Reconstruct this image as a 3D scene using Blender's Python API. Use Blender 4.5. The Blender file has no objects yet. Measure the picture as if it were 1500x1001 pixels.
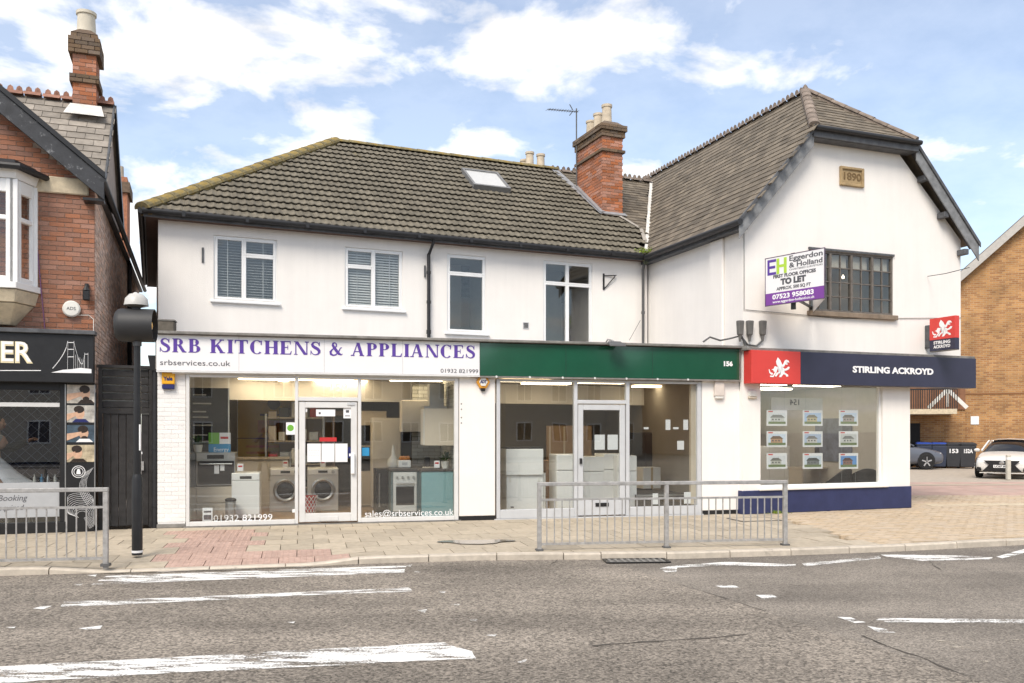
import bpy, bmesh, math, random
from mathutils import Vector, Matrix
R = math.radians
random.seed(7)
scene = bpy.context.scene
COL = scene.collection
# ---------------------------------------------------------------- camera
FPX = 1260.0                      # focal length in pixels of a 1500 px wide picture
HOR = 632.0                       # eye level
EYE = 1.6
cam_d = bpy.data.cameras.new('camera'); cam = bpy.data.objects.new('camera', cam_d); COL.objects.link(cam)
cam.location = (0, 0, EYE); cam.rotation_euler = (R(90), 0, 0)
cam_d.sensor_width = 36; cam_d.lens = FPX / 1500 * 36; cam_d.shift_y = (HOR - 500.5) / 1500
cam_d.clip_start = 0.1; cam_d.clip_end = 3000
scene.camera = cam
# ---------------------------------------------------------------- sky and sun
SUN_EL, SUN_AZ = 48, 199          # azimuth clockwise from +Y: behind the camera
world = bpy.data.worlds.new('World'); scene.world = world; world.use_nodes = True
wn = world.node_tree.nodes; wl = world.node_tree.links; wn.clear()
def N(tree, typ, **kw):
    n = tree.nodes.new(typ)
    for k, v in kw.items():
        if k in n.inputs: n.inputs[k].default_value = v
        else: setattr(n, k, v)
    return n
wt = world.node_tree
sky = N(wt, 'ShaderNodeTexSky', sky_type='NISHITA'); sky.sun_disc = False
sky.sun_elevation = R(SUN_EL); sky.sun_rotation = R(SUN_AZ); sky.air_density = 1.0; sky.dust_density = 1.0; sky.ozone_density = 1.0
tc = N(wt, 'ShaderNodeTexCoord'); sep = N(wt, 'ShaderNodeSeparateXYZ'); wl.new(tc.outputs['Generated'], sep.inputs[0])
den = N(wt, 'ShaderNodeMath', operation='ADD'); wl.new(sep.outputs[2], den.inputs[0]); den.inputs[1].default_value = 0.22
mx = N(wt, 'ShaderNodeMath', operation='MAXIMUM'); wl.new(den.outputs[0], mx.inputs[0]); mx.inputs[1].default_value = 0.05
dx = N(wt, 'ShaderNodeMath', operation='DIVIDE'); dy = N(wt, 'ShaderNodeMath', operation='DIVIDE')
wl.new(sep.outputs[0], dx.inputs[0]); wl.new(mx.outputs[0], dx.inputs[1]); wl.new(sep.outputs[1], dy.inputs[0]); wl.new(mx.outputs[0], dy.inputs[1])
cmb = N(wt, 'ShaderNodeCombineXYZ'); wl.new(dx.outputs[0], cmb.inputs[0]); wl.new(dy.outputs[0], cmb.inputs[1])
mp = N(wt, 'ShaderNodeMapping'); wl.new(cmb.outputs[0], mp.inputs[0]); mp.inputs['Location'].default_value = (33.0, 6.0, 0)
cn = N(wt, 'ShaderNodeTexNoise', Scale=3.7, Detail=7.0, Roughness=0.55, Distortion=0.25); wl.new(mp.outputs[0], cn.inputs['Vector'])
cb = N(wt, 'ShaderNodeTexNoise', Scale=0.62, Detail=2.0, Roughness=0.5); wl.new(mp.outputs[0], cb.inputs['Vector'])
ca_ = N(wt, 'ShaderNodeMath', operation='MULTIPLY_ADD'); wl.new(cb.outputs[0], ca_.inputs[0]); ca_.inputs[1].default_value = 0.62; wl.new(cn.outputs[0], ca_.inputs[2])
cr = N(wt, 'ShaderNodeValToRGB'); wl.new(ca_.outputs[0], cr.inputs[0])
cr.color_ramp.elements[0].position = 0.815; cr.color_ramp.elements[1].position = 0.93
cr.color_ramp.elements[0].color = (0.22, 0.22, 0.22, 1)
bs = N(wt, 'ShaderNodeBackground', Strength=0.092); wl.new(sky.outputs[0], bs.inputs[0])
bc = N(wt, 'ShaderNodeBackground', Strength=0.60)
cf = N(wt, 'ShaderNodeTexNoise', Scale=5.5, Detail=6.0, Roughness=0.6); wl.new(mp.outputs[0], cf.inputs['Vector'])
cc_ = N(wt, 'ShaderNodeValToRGB'); wl.new(cf.outputs[0], cc_.inputs[0]); cc_.color_ramp.elements[0].position = 0.32; cc_.color_ramp.elements[1].position = 0.58
cc_.color_ramp.elements[0].color = (0.68, 0.68, 0.69, 1); cc_.color_ramp.elements[1].color = (1.0, 0.97, 0.935, 1); wl.new(cc_.outputs[0], bc.inputs[0])
ms = N(wt, 'ShaderNodeMixShader'); wl.new(cr.outputs[0], ms.inputs[0]); wl.new(bs.outputs[0], ms.inputs[1]); wl.new(bc.outputs[0], ms.inputs[2])
wo = N(wt, 'ShaderNodeOutputWorld'); wl.new(ms.outputs[0], wo.inputs[0])
sun_d = bpy.data.lights.new('sun', 'SUN'); sun = bpy.data.objects.new('sun', sun_d); COL.objects.link(sun)
sun_d.energy = 1.5; sun_d.angle = R(26); sun_d.color = (1.0, 0.92, 0.81)
az = R(SUN_AZ); el = R(SUN_EL)
sd = Vector((math.sin(az) * math.cos(el), math.cos(az) * math.cos(el), math.sin(el)))
sun.rotation_euler = (-sd).to_track_quat('-Z', 'Y').to_euler(); sun.location = sd * 60
scene.view_settings.view_transform = 'Standard'; scene.view_settings.look = 'None'
scene.view_settings.exposure = 1.28; scene.view_settings.gamma = 1; scene.view_settings.use_curve_mapping = False
scene.cycles.use_denoising = True
scene.cycles.max_bounces = 8; scene.cycles.transparent_max_bounces = 16; scene.cycles.caustics_reflective = False; scene.cycles.caustics_refractive = False
scene.cycles.sample_clamp_indirect = 6

# ---------------------------------------------------------------- materials
def mat(name, col, rough=.7, var=.12, scale=6, bump=0, bscale=40, metal=0, rnd=0, spec=.4, streak=0, sat=0, coat=0, dirt=None, dirt_at=.6, dscale=2.5):
    m = bpy.data.materials.new(name); m.use_nodes = True; t = m.node_tree; b = t.nodes['Principled BSDF']; L = t.links
    b.inputs['Roughness'].default_value = rough; b.inputs['Metallic'].default_value = metal
    b.inputs['Specular IOR Level'].default_value = spec; b.inputs['Coat Weight'].default_value = coat
    tcn = N(t, 'ShaderNodeTexCoord'); co = tcn.outputs['Object']
    c = N(t, 'ShaderNodeRGB'); c.outputs[0].default_value = (*col, 1); out = c.outputs[0]
    def scaled(src, fac_out, lo, hi):
        mr = N(t, 'ShaderNodeMapRange'); L.new(fac_out, mr.inputs[0]); mr.inputs[3].default_value = lo; mr.inputs[4].default_value = hi
        h = N(t, 'ShaderNodeHueSaturation'); L.new(mr.outputs[0], h.inputs['Value']); L.new(src, h.inputs['Color'])
        return h.outputs[0]
    if var:
        n = N(t, 'ShaderNodeTexNoise', Scale=scale, Detail=6.0, Roughness=.62); L.new(co, n.inputs['Vector'])
        mr = N(t, 'ShaderNodeMapRange'); L.new(n.outputs[0], mr.inputs[0]); mr.inputs[1].default_value = .3; mr.inputs[2].default_value = .7; mr.inputs[3].default_value = 1 - var; mr.inputs[4].default_value = 1 + var
        h = N(t, 'ShaderNodeHueSaturation'); L.new(mr.outputs[0], h.inputs['Value']); L.new(out, h.inputs['Color']); out = h.outputs[0]
    if streak:
        mpn = N(t, 'ShaderNodeMapping'); L.new(co, mpn.inputs[0]); mpn.inputs['Scale'].default_value = (5, 5, .35)
        n = N(t, 'ShaderNodeTexNoise', Scale=1.3, Detail=5.0, Roughness=.6); L.new(mpn.outputs[0], n.inputs['Vector'])
        out = scaled(out, n.outputs[0], 1 - streak, 1 + streak * .6)
    if rnd:
        oi = N(t, 'ShaderNodeObjectInfo'); g = N(t, 'ShaderNodeNewGeometry')
        a = N(t, 'ShaderNodeMath', operation='ADD'); L.new(oi.outputs['Random'], a.inputs[0]); L.new(g.outputs['Random Per Island'], a.inputs[1])
        f = N(t, 'ShaderNodeMath', operation='FRACT'); L.new(a.outputs[0], f.inputs[0])
        out = scaled(out, f.outputs[0], 1 - rnd, 1 + rnd)
        if sat:
            mu = N(t, 'ShaderNodeMath', operation='MULTIPLY'); L.new(f.outputs[0], mu.inputs[0]); mu.inputs[1].default_value = 7.31
            f2 = N(t, 'ShaderNodeMath', operation='FRACT'); L.new(mu.outputs[0], f2.inputs[0])
            mr = N(t, 'ShaderNodeMapRange'); L.new(f2.outputs[0], mr.inputs[0]); mr.inputs[3].default_value = 1 - sat; mr.inputs[4].default_value = 1 + sat * .4
            h = N(t, 'ShaderNodeHueSaturation'); L.new(mr.outputs[0], h.inputs['Saturation']); L.new(out, h.inputs['Color']); out = h.outputs[0]
    if dirt:
        n = N(t, 'ShaderNodeTexNoise', Scale=dscale, Detail=8.0, Roughness=.7); L.new(tcn.outputs['Object'], n.inputs['Vector'])
        mr = N(t, 'ShaderNodeMapRange'); L.new(n.outputs[0], mr.inputs[0]); mr.inputs[1].default_value = dirt_at; mr.inputs[2].default_value = dirt_at + .12; mr.inputs[4].default_value = .8
        mxn = N(t, 'ShaderNodeMix', data_type='RGBA'); L.new(mr.outputs[0], mxn.inputs[0]); L.new(out, mxn.inputs[6]); mxn.inputs[7].default_value = (*dirt, 1); out = mxn.outputs[2]
    L.new(out, b.inputs['Base Color'])
    if bump:
        n = N(t, 'ShaderNodeTexNoise', Scale=bscale, Detail=5.0, Roughness=.6); L.new(co, n.inputs['Vector'])
        bp = N(t, 'ShaderNodeBump', Strength=bump, Distance=.01); L.new(n.outputs[0], bp.inputs['Height']); L.new(bp.outputs[0], b.inputs['Normal'])
    return m
def emat(name, col, s):
    m = bpy.data.materials.new(name); m.use_nodes = True; t = m.node_tree; b = t.nodes['Principled BSDF']
    b.inputs['Base Color'].default_value = (*col, 1); b.inputs['Emission Color'].default_value = (*col, 1); b.inputs['Emission Strength'].default_value = s
    return m
def glass(name, tint=(.97, .985, .98), ior=1.5, rough=0.0, base=.065):
    m = bpy.data.materials.new(name); m.use_nodes = True; t = m.node_tree; t.nodes.clear(); L = t.links
    f0 = ((ior - 1) / (ior + 1)) ** 2 + base
    lw = N(t, 'ShaderNodeLayerWeight', Blend=.5); pw = N(t, 'ShaderNodeMath', operation='POWER'); L.new(lw.outputs['Facing'], pw.inputs[0]); pw.inputs[1].default_value = 5
    tr = N(t, 'ShaderNodeBsdfTransparent'); tr.inputs[0].default_value = (*tint, 1)
    gl = N(t, 'ShaderNodeBsdfGlossy', Roughness=rough); ad = N(t, 'ShaderNodeMath', operation='MULTIPLY_ADD'); ad.use_clamp = True
    L.new(pw.outputs[0], ad.inputs[0]); ad.inputs[1].default_value = 1 - f0; ad.inputs[2].default_value = f0
    tcn = N(t, 'ShaderNodeTexCoord'); n = N(t, 'ShaderNodeTexNoise', Scale=.9, Detail=1.0); L.new(tcn.outputs['Object'], n.inputs['Vector'])
    bp = N(t, 'ShaderNodeBump', Strength=.06, Distance=.02); L.new(n.outputs[0], bp.inputs['Height']); L.new(bp.outputs[0], gl.inputs['Normal'])
    mi = N(t, 'ShaderNodeMixShader'); L.new(ad.outputs[0], mi.inputs[0]); L.new(tr.outputs[0], mi.inputs[1]); L.new(gl.outputs[0], mi.inputs[2])
    o = N(t, 'ShaderNodeOutputMaterial'); L.new(mi.outputs[0], o.inputs[0])
    return m
WHITE = mat('white_render', (.83, .795, .75), .85, .04, .9, .35, 50, streak=.07, dirt=(.70, .66, .60), dirt_at=.70, dscale=1.3)
WHITE2 = mat('white_paint_brick', (.78, .765, .74), .75, .05, 3, .3, 30, rnd=.05)
UPVC = mat('white_upvc', (.82, .82, .81), .35, .03, 3)
ALU = mat('white_aluminium', (.66, .655, .64), .4, .06, 4)
GREYALU = mat('grey_aluminium', (.52, .53, .54), .4, .06, 4)
GUTTER = mat('black_gutter', (.022, .022, .024), .45, .2, 8)
DARKWOOD = mat('dark_grey_timber', (.085, .088, .095), .6, .35, 7, .3, 30)
BARGE = mat('peeling_black_timber', (.035, .037, .042), .6, .3, 8, .4, 40, dirt=(.42, .43, .44), dirt_at=.565, dscale=6)
LEAD = mat('lead_flashing', (.26, .265, .275), .55, .2, 7, .3, 20)
MORTARW = mat('white_mortar', (.62, .60, .56), .9, .2, 12, .5, 60)
TILE = mat('concrete_roof_tile', (.140, .123, .092), .9, .3, 9, .6, 60, rnd=.16, dirt=(.24, .19, .06), dirt_at=.645, dscale=1.4)
TILEM = mat('mossy_hip_tile', (.20, .165, .085), .95, .4, 9, .7, 50, rnd=.2, dirt=(.30, .20, .04), dirt_at=.5, dscale=5)
SLATE = mat('old_slate', (.155, .128, .095), .75, .25, 5, .4, 50, rnd=.28, dirt=(.24, .21, .16), dirt_at=.62, dscale=1.8)
SLATEL = mat('grey_slate', (.26, .23, .195), .75, .25, 5, .4, 50, rnd=.25, dirt=(.28, .25, .22), dirt_at=.6, dscale=2)
RIDGE = mat('clay_ridge_tile', (.20, .16, .13), .9, .35, 9, .5, 40, rnd=.2, dirt=(.35, .22, .04), dirt_at=.66)
RIDGEL = mat('red_clay_ridge_tile', (.30, .155, .11), .9, .35, 9, .5, 40, rnd=.2)
BRICK = mat('orange_red_brick', (.40, .155, .08), .9, .25, 14, .6, 60, rnd=.24, sat=.25)
BRICKL = mat('old_red_brick', (.34, .155, .095), .9, .28, 14, .6, 60, rnd=.17, sat=.18, dirt=(.22, .14, .10), dirt_at=.64, dscale=3)
BRICKC = mat('sooty_brick', (.15, .10, .065), .9, .3, 14, .6, 60, rnd=.3, sat=.3, dirt=(.24, .19, .07), dirt_at=.55, dscale=5)
MORTAR = mat('mortar', (.56, .48, .40), .95, .25, 25, .6, 80)
MORTARD = mat('dark_mortar', (.42, .33, .26), .95, .25, 25, .6, 80)
POT = mat('buff_chimney_pot', (.55, .47, .36), .85, .2, 6, .3, 40)
STONE = mat('sandstone_plaque', (.36, .26, .14), .9, .25, 9, .5, 50)
STONEL = mat('cream_stone', (.55, .47, .34), .9, .2, 9, .5, 50)
COPING = mat('grey_coping', (.20, .19, .175), .8, .3, 6, .4, 40)
GLASS = glass('shop_glass')
GLASSU = glass('upper_window_glass', (.90, .91, .90), 1.5, 0, .03)
GLASSS = glass('skylight_glass', (.95, .96, .97), 1.5, .02, .22)
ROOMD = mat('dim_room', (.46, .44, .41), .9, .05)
BLIND = mat('white_blind', (.66, .66, .65), .6, .04)
BLACK = mat('black_paint', (.016, .016, .017), .4, .2, 6)
BLACKW = mat('black_stained_timber', (.032, .030, .029), .65, .4, 8, .4, 30, dirt=(.11, .10, .10), dirt_at=.7, dscale=9)
NAVY = mat('navy_sign', (.030, .032, .062), .35, .1, 2)
NAVYP = mat('navy_plinth_paint', (.026, .033, .095), .6, .15, 4, .3, 30)
REDS = mat('red_sign', (.62, .055, .045), .4, .05, 2)
GREEN = mat('green_fascia', (.012, .080, .045), .10, .12, 1.2, .10, 1.6, spec=.8)
SIGNW = mat('white_sign', (.78, .77, .77), .35, .02, 2)
PURPLE = mat('purple_vinyl', (.10, .048, .30), .4, .03)
PURPLEB = mat('purple_board', (.19, .055, .30), .45, .04)
LIME = mat('lime_vinyl', (.40, .60, .06), .45, .03)
GREYT = mat('grey_lettering', (.09, .09, .10), .5, .03)
WHITET = mat('white_vinyl', (.84, .84, .84), .5, 0)
GOLD = mat('cream_gold_letter', (.80, .70, .45), .4, .05)
PAPER = mat('white_paper', (.80, .80, .80), .8, .02)
GALV = mat('galvanised_steel', (.40, .39, .375), .45, .25, 14, .2, 60, metal=.35, dirt=(.30, .27, .24), dirt_at=.62, dscale=6)
YELLOW = mat('yellow_plastic', (.72, .36, .015), .4, .05)
NAVYPL = mat('navy_plastic', (.02, .025, .12), .4, .05)
AMBER = mat('amber_globe', (.80, .42, .04), .25, .05)
PLASTW = mat('white_plastic', (.70, .69, .64), .4, .06)
GREYBOX = mat('grey_cable_box', (.13, .125, .118), .6, .2)
SLAB = mat('concrete_slab', (.42, .36, .275), .85, .14, 9, .35, 60, rnd=.10, dirt=(.33, .28, .22), dirt_at=.64, dscale=1.6)
TACT = mat('red_tactile_slab', (.44, .305, .25), .85, .16, 9, .35, 60, rnd=.1, dirt=(.34, .28, .22), dirt_at=.6, dscale=2)
KERB = mat('concrete_kerb', (.48, .425, .35), .85, .16, 8, .4, 50, rnd=.1, dirt=(.17, .15, .13), dirt_at=.62, dscale=3)
SAND = mat('joint_sand', (.27, .225, .175), .95, .3, 20, .4, 70)
PAVER = mat('buff_block_paver', (.50, .395, .275), .85, .10, 9, .3, 60, rnd=.07, sat=.15)
EARTH = mat('ground_tarmac', (.23, .20, .175), .95, .2, 3, .4, 40)
REDTAR = mat('red_tarmac', (.44, .305, .255), .9, .2, 1.5, .4, 50, dirt=(.42, .35, .29), dirt_at=.52, dscale=.7)
PALETAR = mat('pale_tarmac', (.40, .345, .28), .9, .15, 4, .4, 50)
SKIN = mat('skin', (.48, .27, .19), .55, .08)
SHIRT = mat('blue_shirt', (.10, .13, .26), .8, .15, 10)
TROUS = mat('dark_trousers', (.018, .018, .022), .85, .1)
CAPE = mat('white_cape', (.70, .71, .74), .6, .06, 5, .3, 12)
HAIRG = mat('grey_hair', (.30, .29, .28), .7, .3, 30, .5, 60)
HAIRD = mat('dark_hair', (.02, .015, .012), .6, .2, 30, .5, 60)
APPL = mat('white_appliance', (.80, .80, .78), .3, .02)
STEEL = mat('brushed_steel', (.45, .45, .44), .35, .1, 6, metal=.8)
DGLASS = mat('dark_glass', (.012, .012, .014), .08, 0)
CREAM = mat('cream_unit', (.60, .52, .41), .5, .04)
TEAL = mat('teal_unit', (.20, .36, .38), .35, .04)
WORKTOP = mat('dark_worktop', (.05, .045, .042), .4, .3, 20)
FLOORW = mat('laminate_floor', (.27, .165, .085), .35, .25, 3)
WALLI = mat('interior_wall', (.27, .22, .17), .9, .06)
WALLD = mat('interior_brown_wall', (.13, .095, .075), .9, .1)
WALLP = mat('interior_pale_wall', (.62, .58, .52), .9, .05)
CEIL = mat('ceiling_tile', (.40, .37, .33), .95, .04)
LAMP = emat('lit_ceiling_panel', (1.0, .80, .52), 3.6)
LAMPW = emat('lit_white_panel', (1.0, .90, .74), 4.0)
BULB = emat('lit_bulb', (1.0, .85, .6), 4)
LEAF = mat('moss_leaf', (.19, .26, .03), .8, .4, 20, rnd=.4)
LEAFD = mat('pot_plant_leaf', (.03, .09, .02), .6, .3, 20, rnd=.4)
REDP = mat('red_print', (.50, .03, .03), .5, .04)
GREENP = mat('green_print', (.16, .42, .05), .5, .04)
BLUEP = mat('blue_print', (.03, .25, .48), .5, .1)
YELP = mat('yellow_print', (.50, .33, .05), .55, .12, 3)
ORAP = mat('orange_print', (.50, .20, .06), .55, .3, 5)
WIRE = mat('grey_wire', (.10, .10, .10), .6, .1)

# ---------------------------------------------------------------- frames and builders
class Fr:
    def __init__(s, ox, oy, deg):
        s.ox, s.oy, s.a = ox, oy, R(deg); s.c, s.s = math.cos(s.a), math.sin(s.a)
    def w(s, u, v, z=0): return Vector((s.ox + u * s.c - v * s.s, s.oy + u * s.s + v * s.c, z))
    def inv(s, X, Y): dx, dy = X - s.ox, Y - s.oy; return (dx * s.c + dy * s.s, -dx * s.s + dy * s.c)
    def uz(s, px, py, v=0):
        k = (px - 750) / FPX
        u = (k * (s.oy + v * s.c) - s.ox + v * s.s) / (s.c - k * s.s)
        Y = s.oy + u * s.s + v * s.c
        return u, EYE + (HOR - py) / FPX * Y
    def u(s, px, v=0): return s.uz(px, 0, v)[0]
    def z(s, px, py, v=0): return s.uz(px, py, v)[1]
def gpt(px, py, z=0.0):
    Y = FPX * (EYE - z) / (py - HOR); return Vector(((px - 750) / FPX * Y, Y, z))
class MB:
    def __init__(s): s.v = []; s.f = []
    def add(s, vs, fs):
        b = len(s.v); s.v += [tuple(p) for p in vs]; s.f += [tuple(i + b for i in f) for f in fs]; return s
    def box(s, x0, x1, y0, y1, z0, z1):
        if x0 > x1: x0, x1 = x1, x0
        if y0 > y1: y0, y1 = y1, y0
        if z0 > z1: z0, z1 = z1, z0
        return s.add([(x0,y0,z0),(x1,y0,z0),(x1,y1,z0),(x0,y1,z0),(x0,y0,z1),(x1,y0,z1),(x1,y1,z1),(x0,y1,z1)],
                     [(0,3,2,1),(4,5,6,7),(0,1,5,4),(1,2,6,5),(2,3,7,6),(3,0,4,7)])
    def poly(s, pts): return s.add(pts, [tuple(range(len(pts)))])
    def prism(s, pts, y0, y1):                                  # polygon in x,z drawn counter-clockwise, pushed from y0 to y1
        n = len(pts)
        return s.add([(x, y0, z) for x, z in pts] + [(x, y1, z) for x, z in pts],
                     [tuple(range(n)), tuple(range(2*n-1, n-1, -1))] + [(i, i+n, (i+1) % n + n, (i+1) % n) for i in range(n)])
    def prismz(s, pts, z0, z1):
        n = len(pts)
        return s.add([(x, y, z0) for x, y in pts] + [(x, y, z1) for x, y in pts],
                     [tuple(range(n-1, -1, -1)), tuple(range(n, 2*n))] + [(i, (i+1) % n, (i+1) % n + n, i+n) for i in range(n)])
    def prismx(s, pts, x0, x1):                                 # polygon in y,z
        n = len(pts)
        return s.add([(x0, y, z) for y, z in pts] + [(x1, y, z) for y, z in pts],
                     [tuple(range(n-1, -1, -1)), tuple(range(n, 2*n))] + [(i, (i+1) % n, (i+1) % n + n, i+n) for i in range(n)])
    def slab(s, pts, thick):                                    # planar polygon thickened along its normal
        P = [Vector(p) for p in pts]; nrm = (P[1]-P[0]).cross(P[2]-P[0]).normalized(); n = len(P)
        Q = [p - nrm * thick for p in P]
        return s.add(P + Q, [tuple(range(n)), tuple(range(2*n-1, n-1, -1))] + [(i, i+n, (i+1) % n + n, (i+1) % n) for i in range(n)])
    def lathe(s, prof, cx=0, cy=0, n=16, axis='z', cz=0):        # prof: (r, h)
        b = len(s.v)
        for r, h in prof:
            for i in range(n):
                a = 2*math.pi*i/n; p, q = r*math.cos(a), r*math.sin(a)
                s.v.append((cx+p, cy+q, cz+h) if axis == 'z' else ((cx+h, cy+p, cz+q) if axis == 'x' else (cx+p, cy+h, cz+q)))
        fl = axis == 'y'
        for j in range(len(prof)-1):
            for i in range(n):
                f = (b+j*n+i, b+j*n+(i+1) % n, b+(j+1)*n+(i+1) % n, b+(j+1)*n+i); s.f.append(f[::-1] if fl else f)
        f0 = tuple(b+i for i in range(n)); f1 = tuple(b+(len(prof)-1)*n+i for i in range(n))
        s.f.append(f0 if fl else f0[::-1]); s.f.append(f1[::-1] if fl else f1)
        return s
    def tube(s, pts, r, n=8):
        P = [Vector(p) for p in pts]; b = len(s.v); m = len(P)
        for i, p in enumerate(P):
            d = (P[min(i+1, m-1)] - P[max(i-1, 0)]).normalized()
            up = Vector((0, 0, 1)) if abs(d.z) < .9 else Vector((1, 0, 0)); a = d.cross(up).normalized(); c = d.cross(a)
            rr = r[i] if isinstance(r, (list, tuple)) else r
            for k in range(n):
                t = 2*math.pi*k/n; s.v.append(tuple(p + a*math.cos(t)*rr + c*math.sin(t)*rr))
        for i in range(m-1):
            for k in range(n): s.f.append((b+i*n+k, b+(i+1)*n+k, b+(i+1)*n+(k+1) % n, b+i*n+(k+1) % n))
        s.f.append(tuple(b+k for k in range(n))); s.f.append(tuple(b+(m-1)*n+k for k in range(n-1, -1, -1)))
        return s
    def beam(s, a, b, w, h):                                    # rectangular bar from a to b
        a, b = Vector(a), Vector(b); d = (b-a).normalized(); up = Vector((0,0,1)) if abs(d.z) < .95 else Vector((0,1,0))
        x = d.cross(up).normalized()*w/2; y = x.cross(d).normalized()*h/2
        return s.add([a-x-y,a+x-y,a+x+y,a-x+y,b-x-y,b+x-y,b+x+y,b-x+y],[(0,1,2,3),(7,6,5,4),(0,4,5,1),(1,5,6,2),(2,6,7,3),(3,7,4,0)])
    def mesh(s, name):
        me = bpy.data.meshes.new(name); me.from_pydata(s.v, [], s.f); me.validate(); me.update(); return me
    def build(s, name, m, parent=None, smooth=False, bevel=0, seg=1, label=None, kind=None, sub=0, at=None):
        me = s.mesh(name); o = bpy.data.objects.new(name, me); COL.objects.link(o)
        bm = bmesh.new(); bm.from_mesh(me); bmesh.ops.recalc_face_normals(bm, faces=bm.faces); bm.to_mesh(me); bm.free()
        if m: me.materials.append(m)
        if smooth:
            for p in me.polygons: p.use_smooth = True
            if not sub and smooth != 2:
                me.set_sharp_from_angle(angle=R(38))
        if bevel:
            md = o.modifiers.new('bevel', 'BEVEL'); md.width = bevel; md.segments = seg; md.limit_method = 'ANGLE'; md.angle_limit = R(35)
        if sub: md = o.modifiers.new('sub', 'SUBSURF'); md.levels = sub; md.render_levels = sub
        if parent: o.parent = parent
        if label: o['label'] = label
        if kind: o['kind'] = kind
        if at is not None: o.location = at
        return o
def tag(o, label, cat, group=None):
    o['label'] = label; o['category'] = cat
    if group: o['group'] = group
    return o
def thing(name, label, cat, F=None, u=0, v=0, z=0, rz=0, group=None):
    o = bpy.data.objects.new(name, None); COL.objects.link(o); o.empty_display_size = .2
    if F: o.location = F.w(u, v, z); o.rotation_euler = (0, 0, F.a + rz)
    else: o.location = (u, v, z); o.rotation_euler = (0, 0, rz)
    return tag(o, label, cat, group)
def structure(o): o['kind'] = 'structure'; return o
def rootat(name, F, u=0, v=0, z=0):
    o = bpy.data.objects.new(name, None); COL.objects.link(o); o.location = F.w(u, v, z); o.rotation_euler = (0, 0, F.a); return structure(o)
def link(name, me, parent, loc, rot=None, scale=None, mtx=None):
    o = bpy.data.objects.new(name, me); COL.objects.link(o); o.parent = parent
    if mtx is not None: o.matrix_basis = mtx
    else:
        o.location = loc
        if rot: o.rotation_euler = rot
        if scale: o.scale = scale
    return o
def pieces(name, unit, m, mats, parent, limit=300, stuff=None, key=None):
    """unit: MB of one piece; mats: list of placement matrices in the parent's space. The first `limit` become objects, the rest one joined part."""
    if key: mats = sorted(mats, key=key)
    me = unit.mesh(name); me.materials.append(m)
    bm = bmesh.new(); bm.from_mesh(me); bmesh.ops.recalc_face_normals(bm, faces=bm.faces); bm.to_mesh(me); bm.free()
    for q in mats[:limit]: link(name, me, parent, None, mtx=q)
    if len(mats) > limit:
        b = MB(); uv = [Vector(v) for v in unit.v]
        for q in mats[limit:]: b.add([q @ v for v in uv], unit.f)
        b.build(stuff or name + 's_joined', m, parent, kind='stuff')
def mtx(loc, x, y, z): return Matrix(((x[0], y[0], z[0], loc[0]), (x[1], y[1], z[1], loc[1]), (x[2], y[2], z[2], loc[2]), (0, 0, 0, 1)))
def boxm(x0, x1, y0, y1, z0, z1): return Matrix.Translation(((x0+x1)/2, (y0+y1)/2, (z0+z1)/2)) @ Matrix.Diagonal((x1-x0, y1-y0, z1-z0, 1))
UNIT = MB().box(-.5, .5, -.5, .5, -.5, .5)
def bricks_xz(u0, u1, z0, z1, y, L=.215, H=.065, g=.011, t=.03, inside=None, jit=.002, side=1):
    """brick placements on a face in the x,z plane at depth y (front towards -y)"""
    out = []; k = 0; z = z0
    while z + H <= z1 + 1e-6:
        x = u0 - (L + g) / 2 * (k % 2)
        while x < u1:
            a, b = max(x, u0), min(x + L, u1)
            if b - a > .03 and (inside is None or (inside(a, z) and inside(b, z) and inside(a, z + H) and inside(b, z + H))):
                j = random.uniform(-jit, jit); out.append(boxm(a, b, y + j, y + t + j, z, z + H) if side == 1 else boxm(y + j, y + t + j, a, b, z, z + H))
            x += L + g
        z += H + g; k += 1
    return out
def text(s, size, m, parent, loc, rot=(R(90), 0, 0), align='CENTER', width=None, bold=0, depth=.002, name='lettering', shear=0, space=1.0, mirror=False):
    cu = bpy.data.curves.new('t', 'FONT'); cu.body = s; cu.size = size; cu.align_x = align; cu.align_y = 'CENTER'; cu.extrude = depth; cu.offset = bold; cu.shear = shear; cu.space_character = space; cu.resolution_u = 3
    o = bpy.data.objects.new('t', cu); COL.objects.link(o); bpy.context.view_layer.update()
    dg = bpy.context.evaluated_depsgraph_get(); me = bpy.data.meshes.new_from_object(o.evaluated_get(dg)); bpy.data.objects.remove(o); bpy.data.curves.remove(cu)
    me.name = name; me.materials.clear(); me.materials.append(m)
    r = bpy.data.objects.new(name, me); COL.objects.link(r); r.parent = parent; r.location = loc; r.rotation_euler = rot
    xs = [v.co.x for v in me.vertices]
    if width and xs:
        w = max(xs) - min(xs); r.scale = (width / w, 1, 1)
    if mirror: r.scale.x *= -1
    return r
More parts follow.
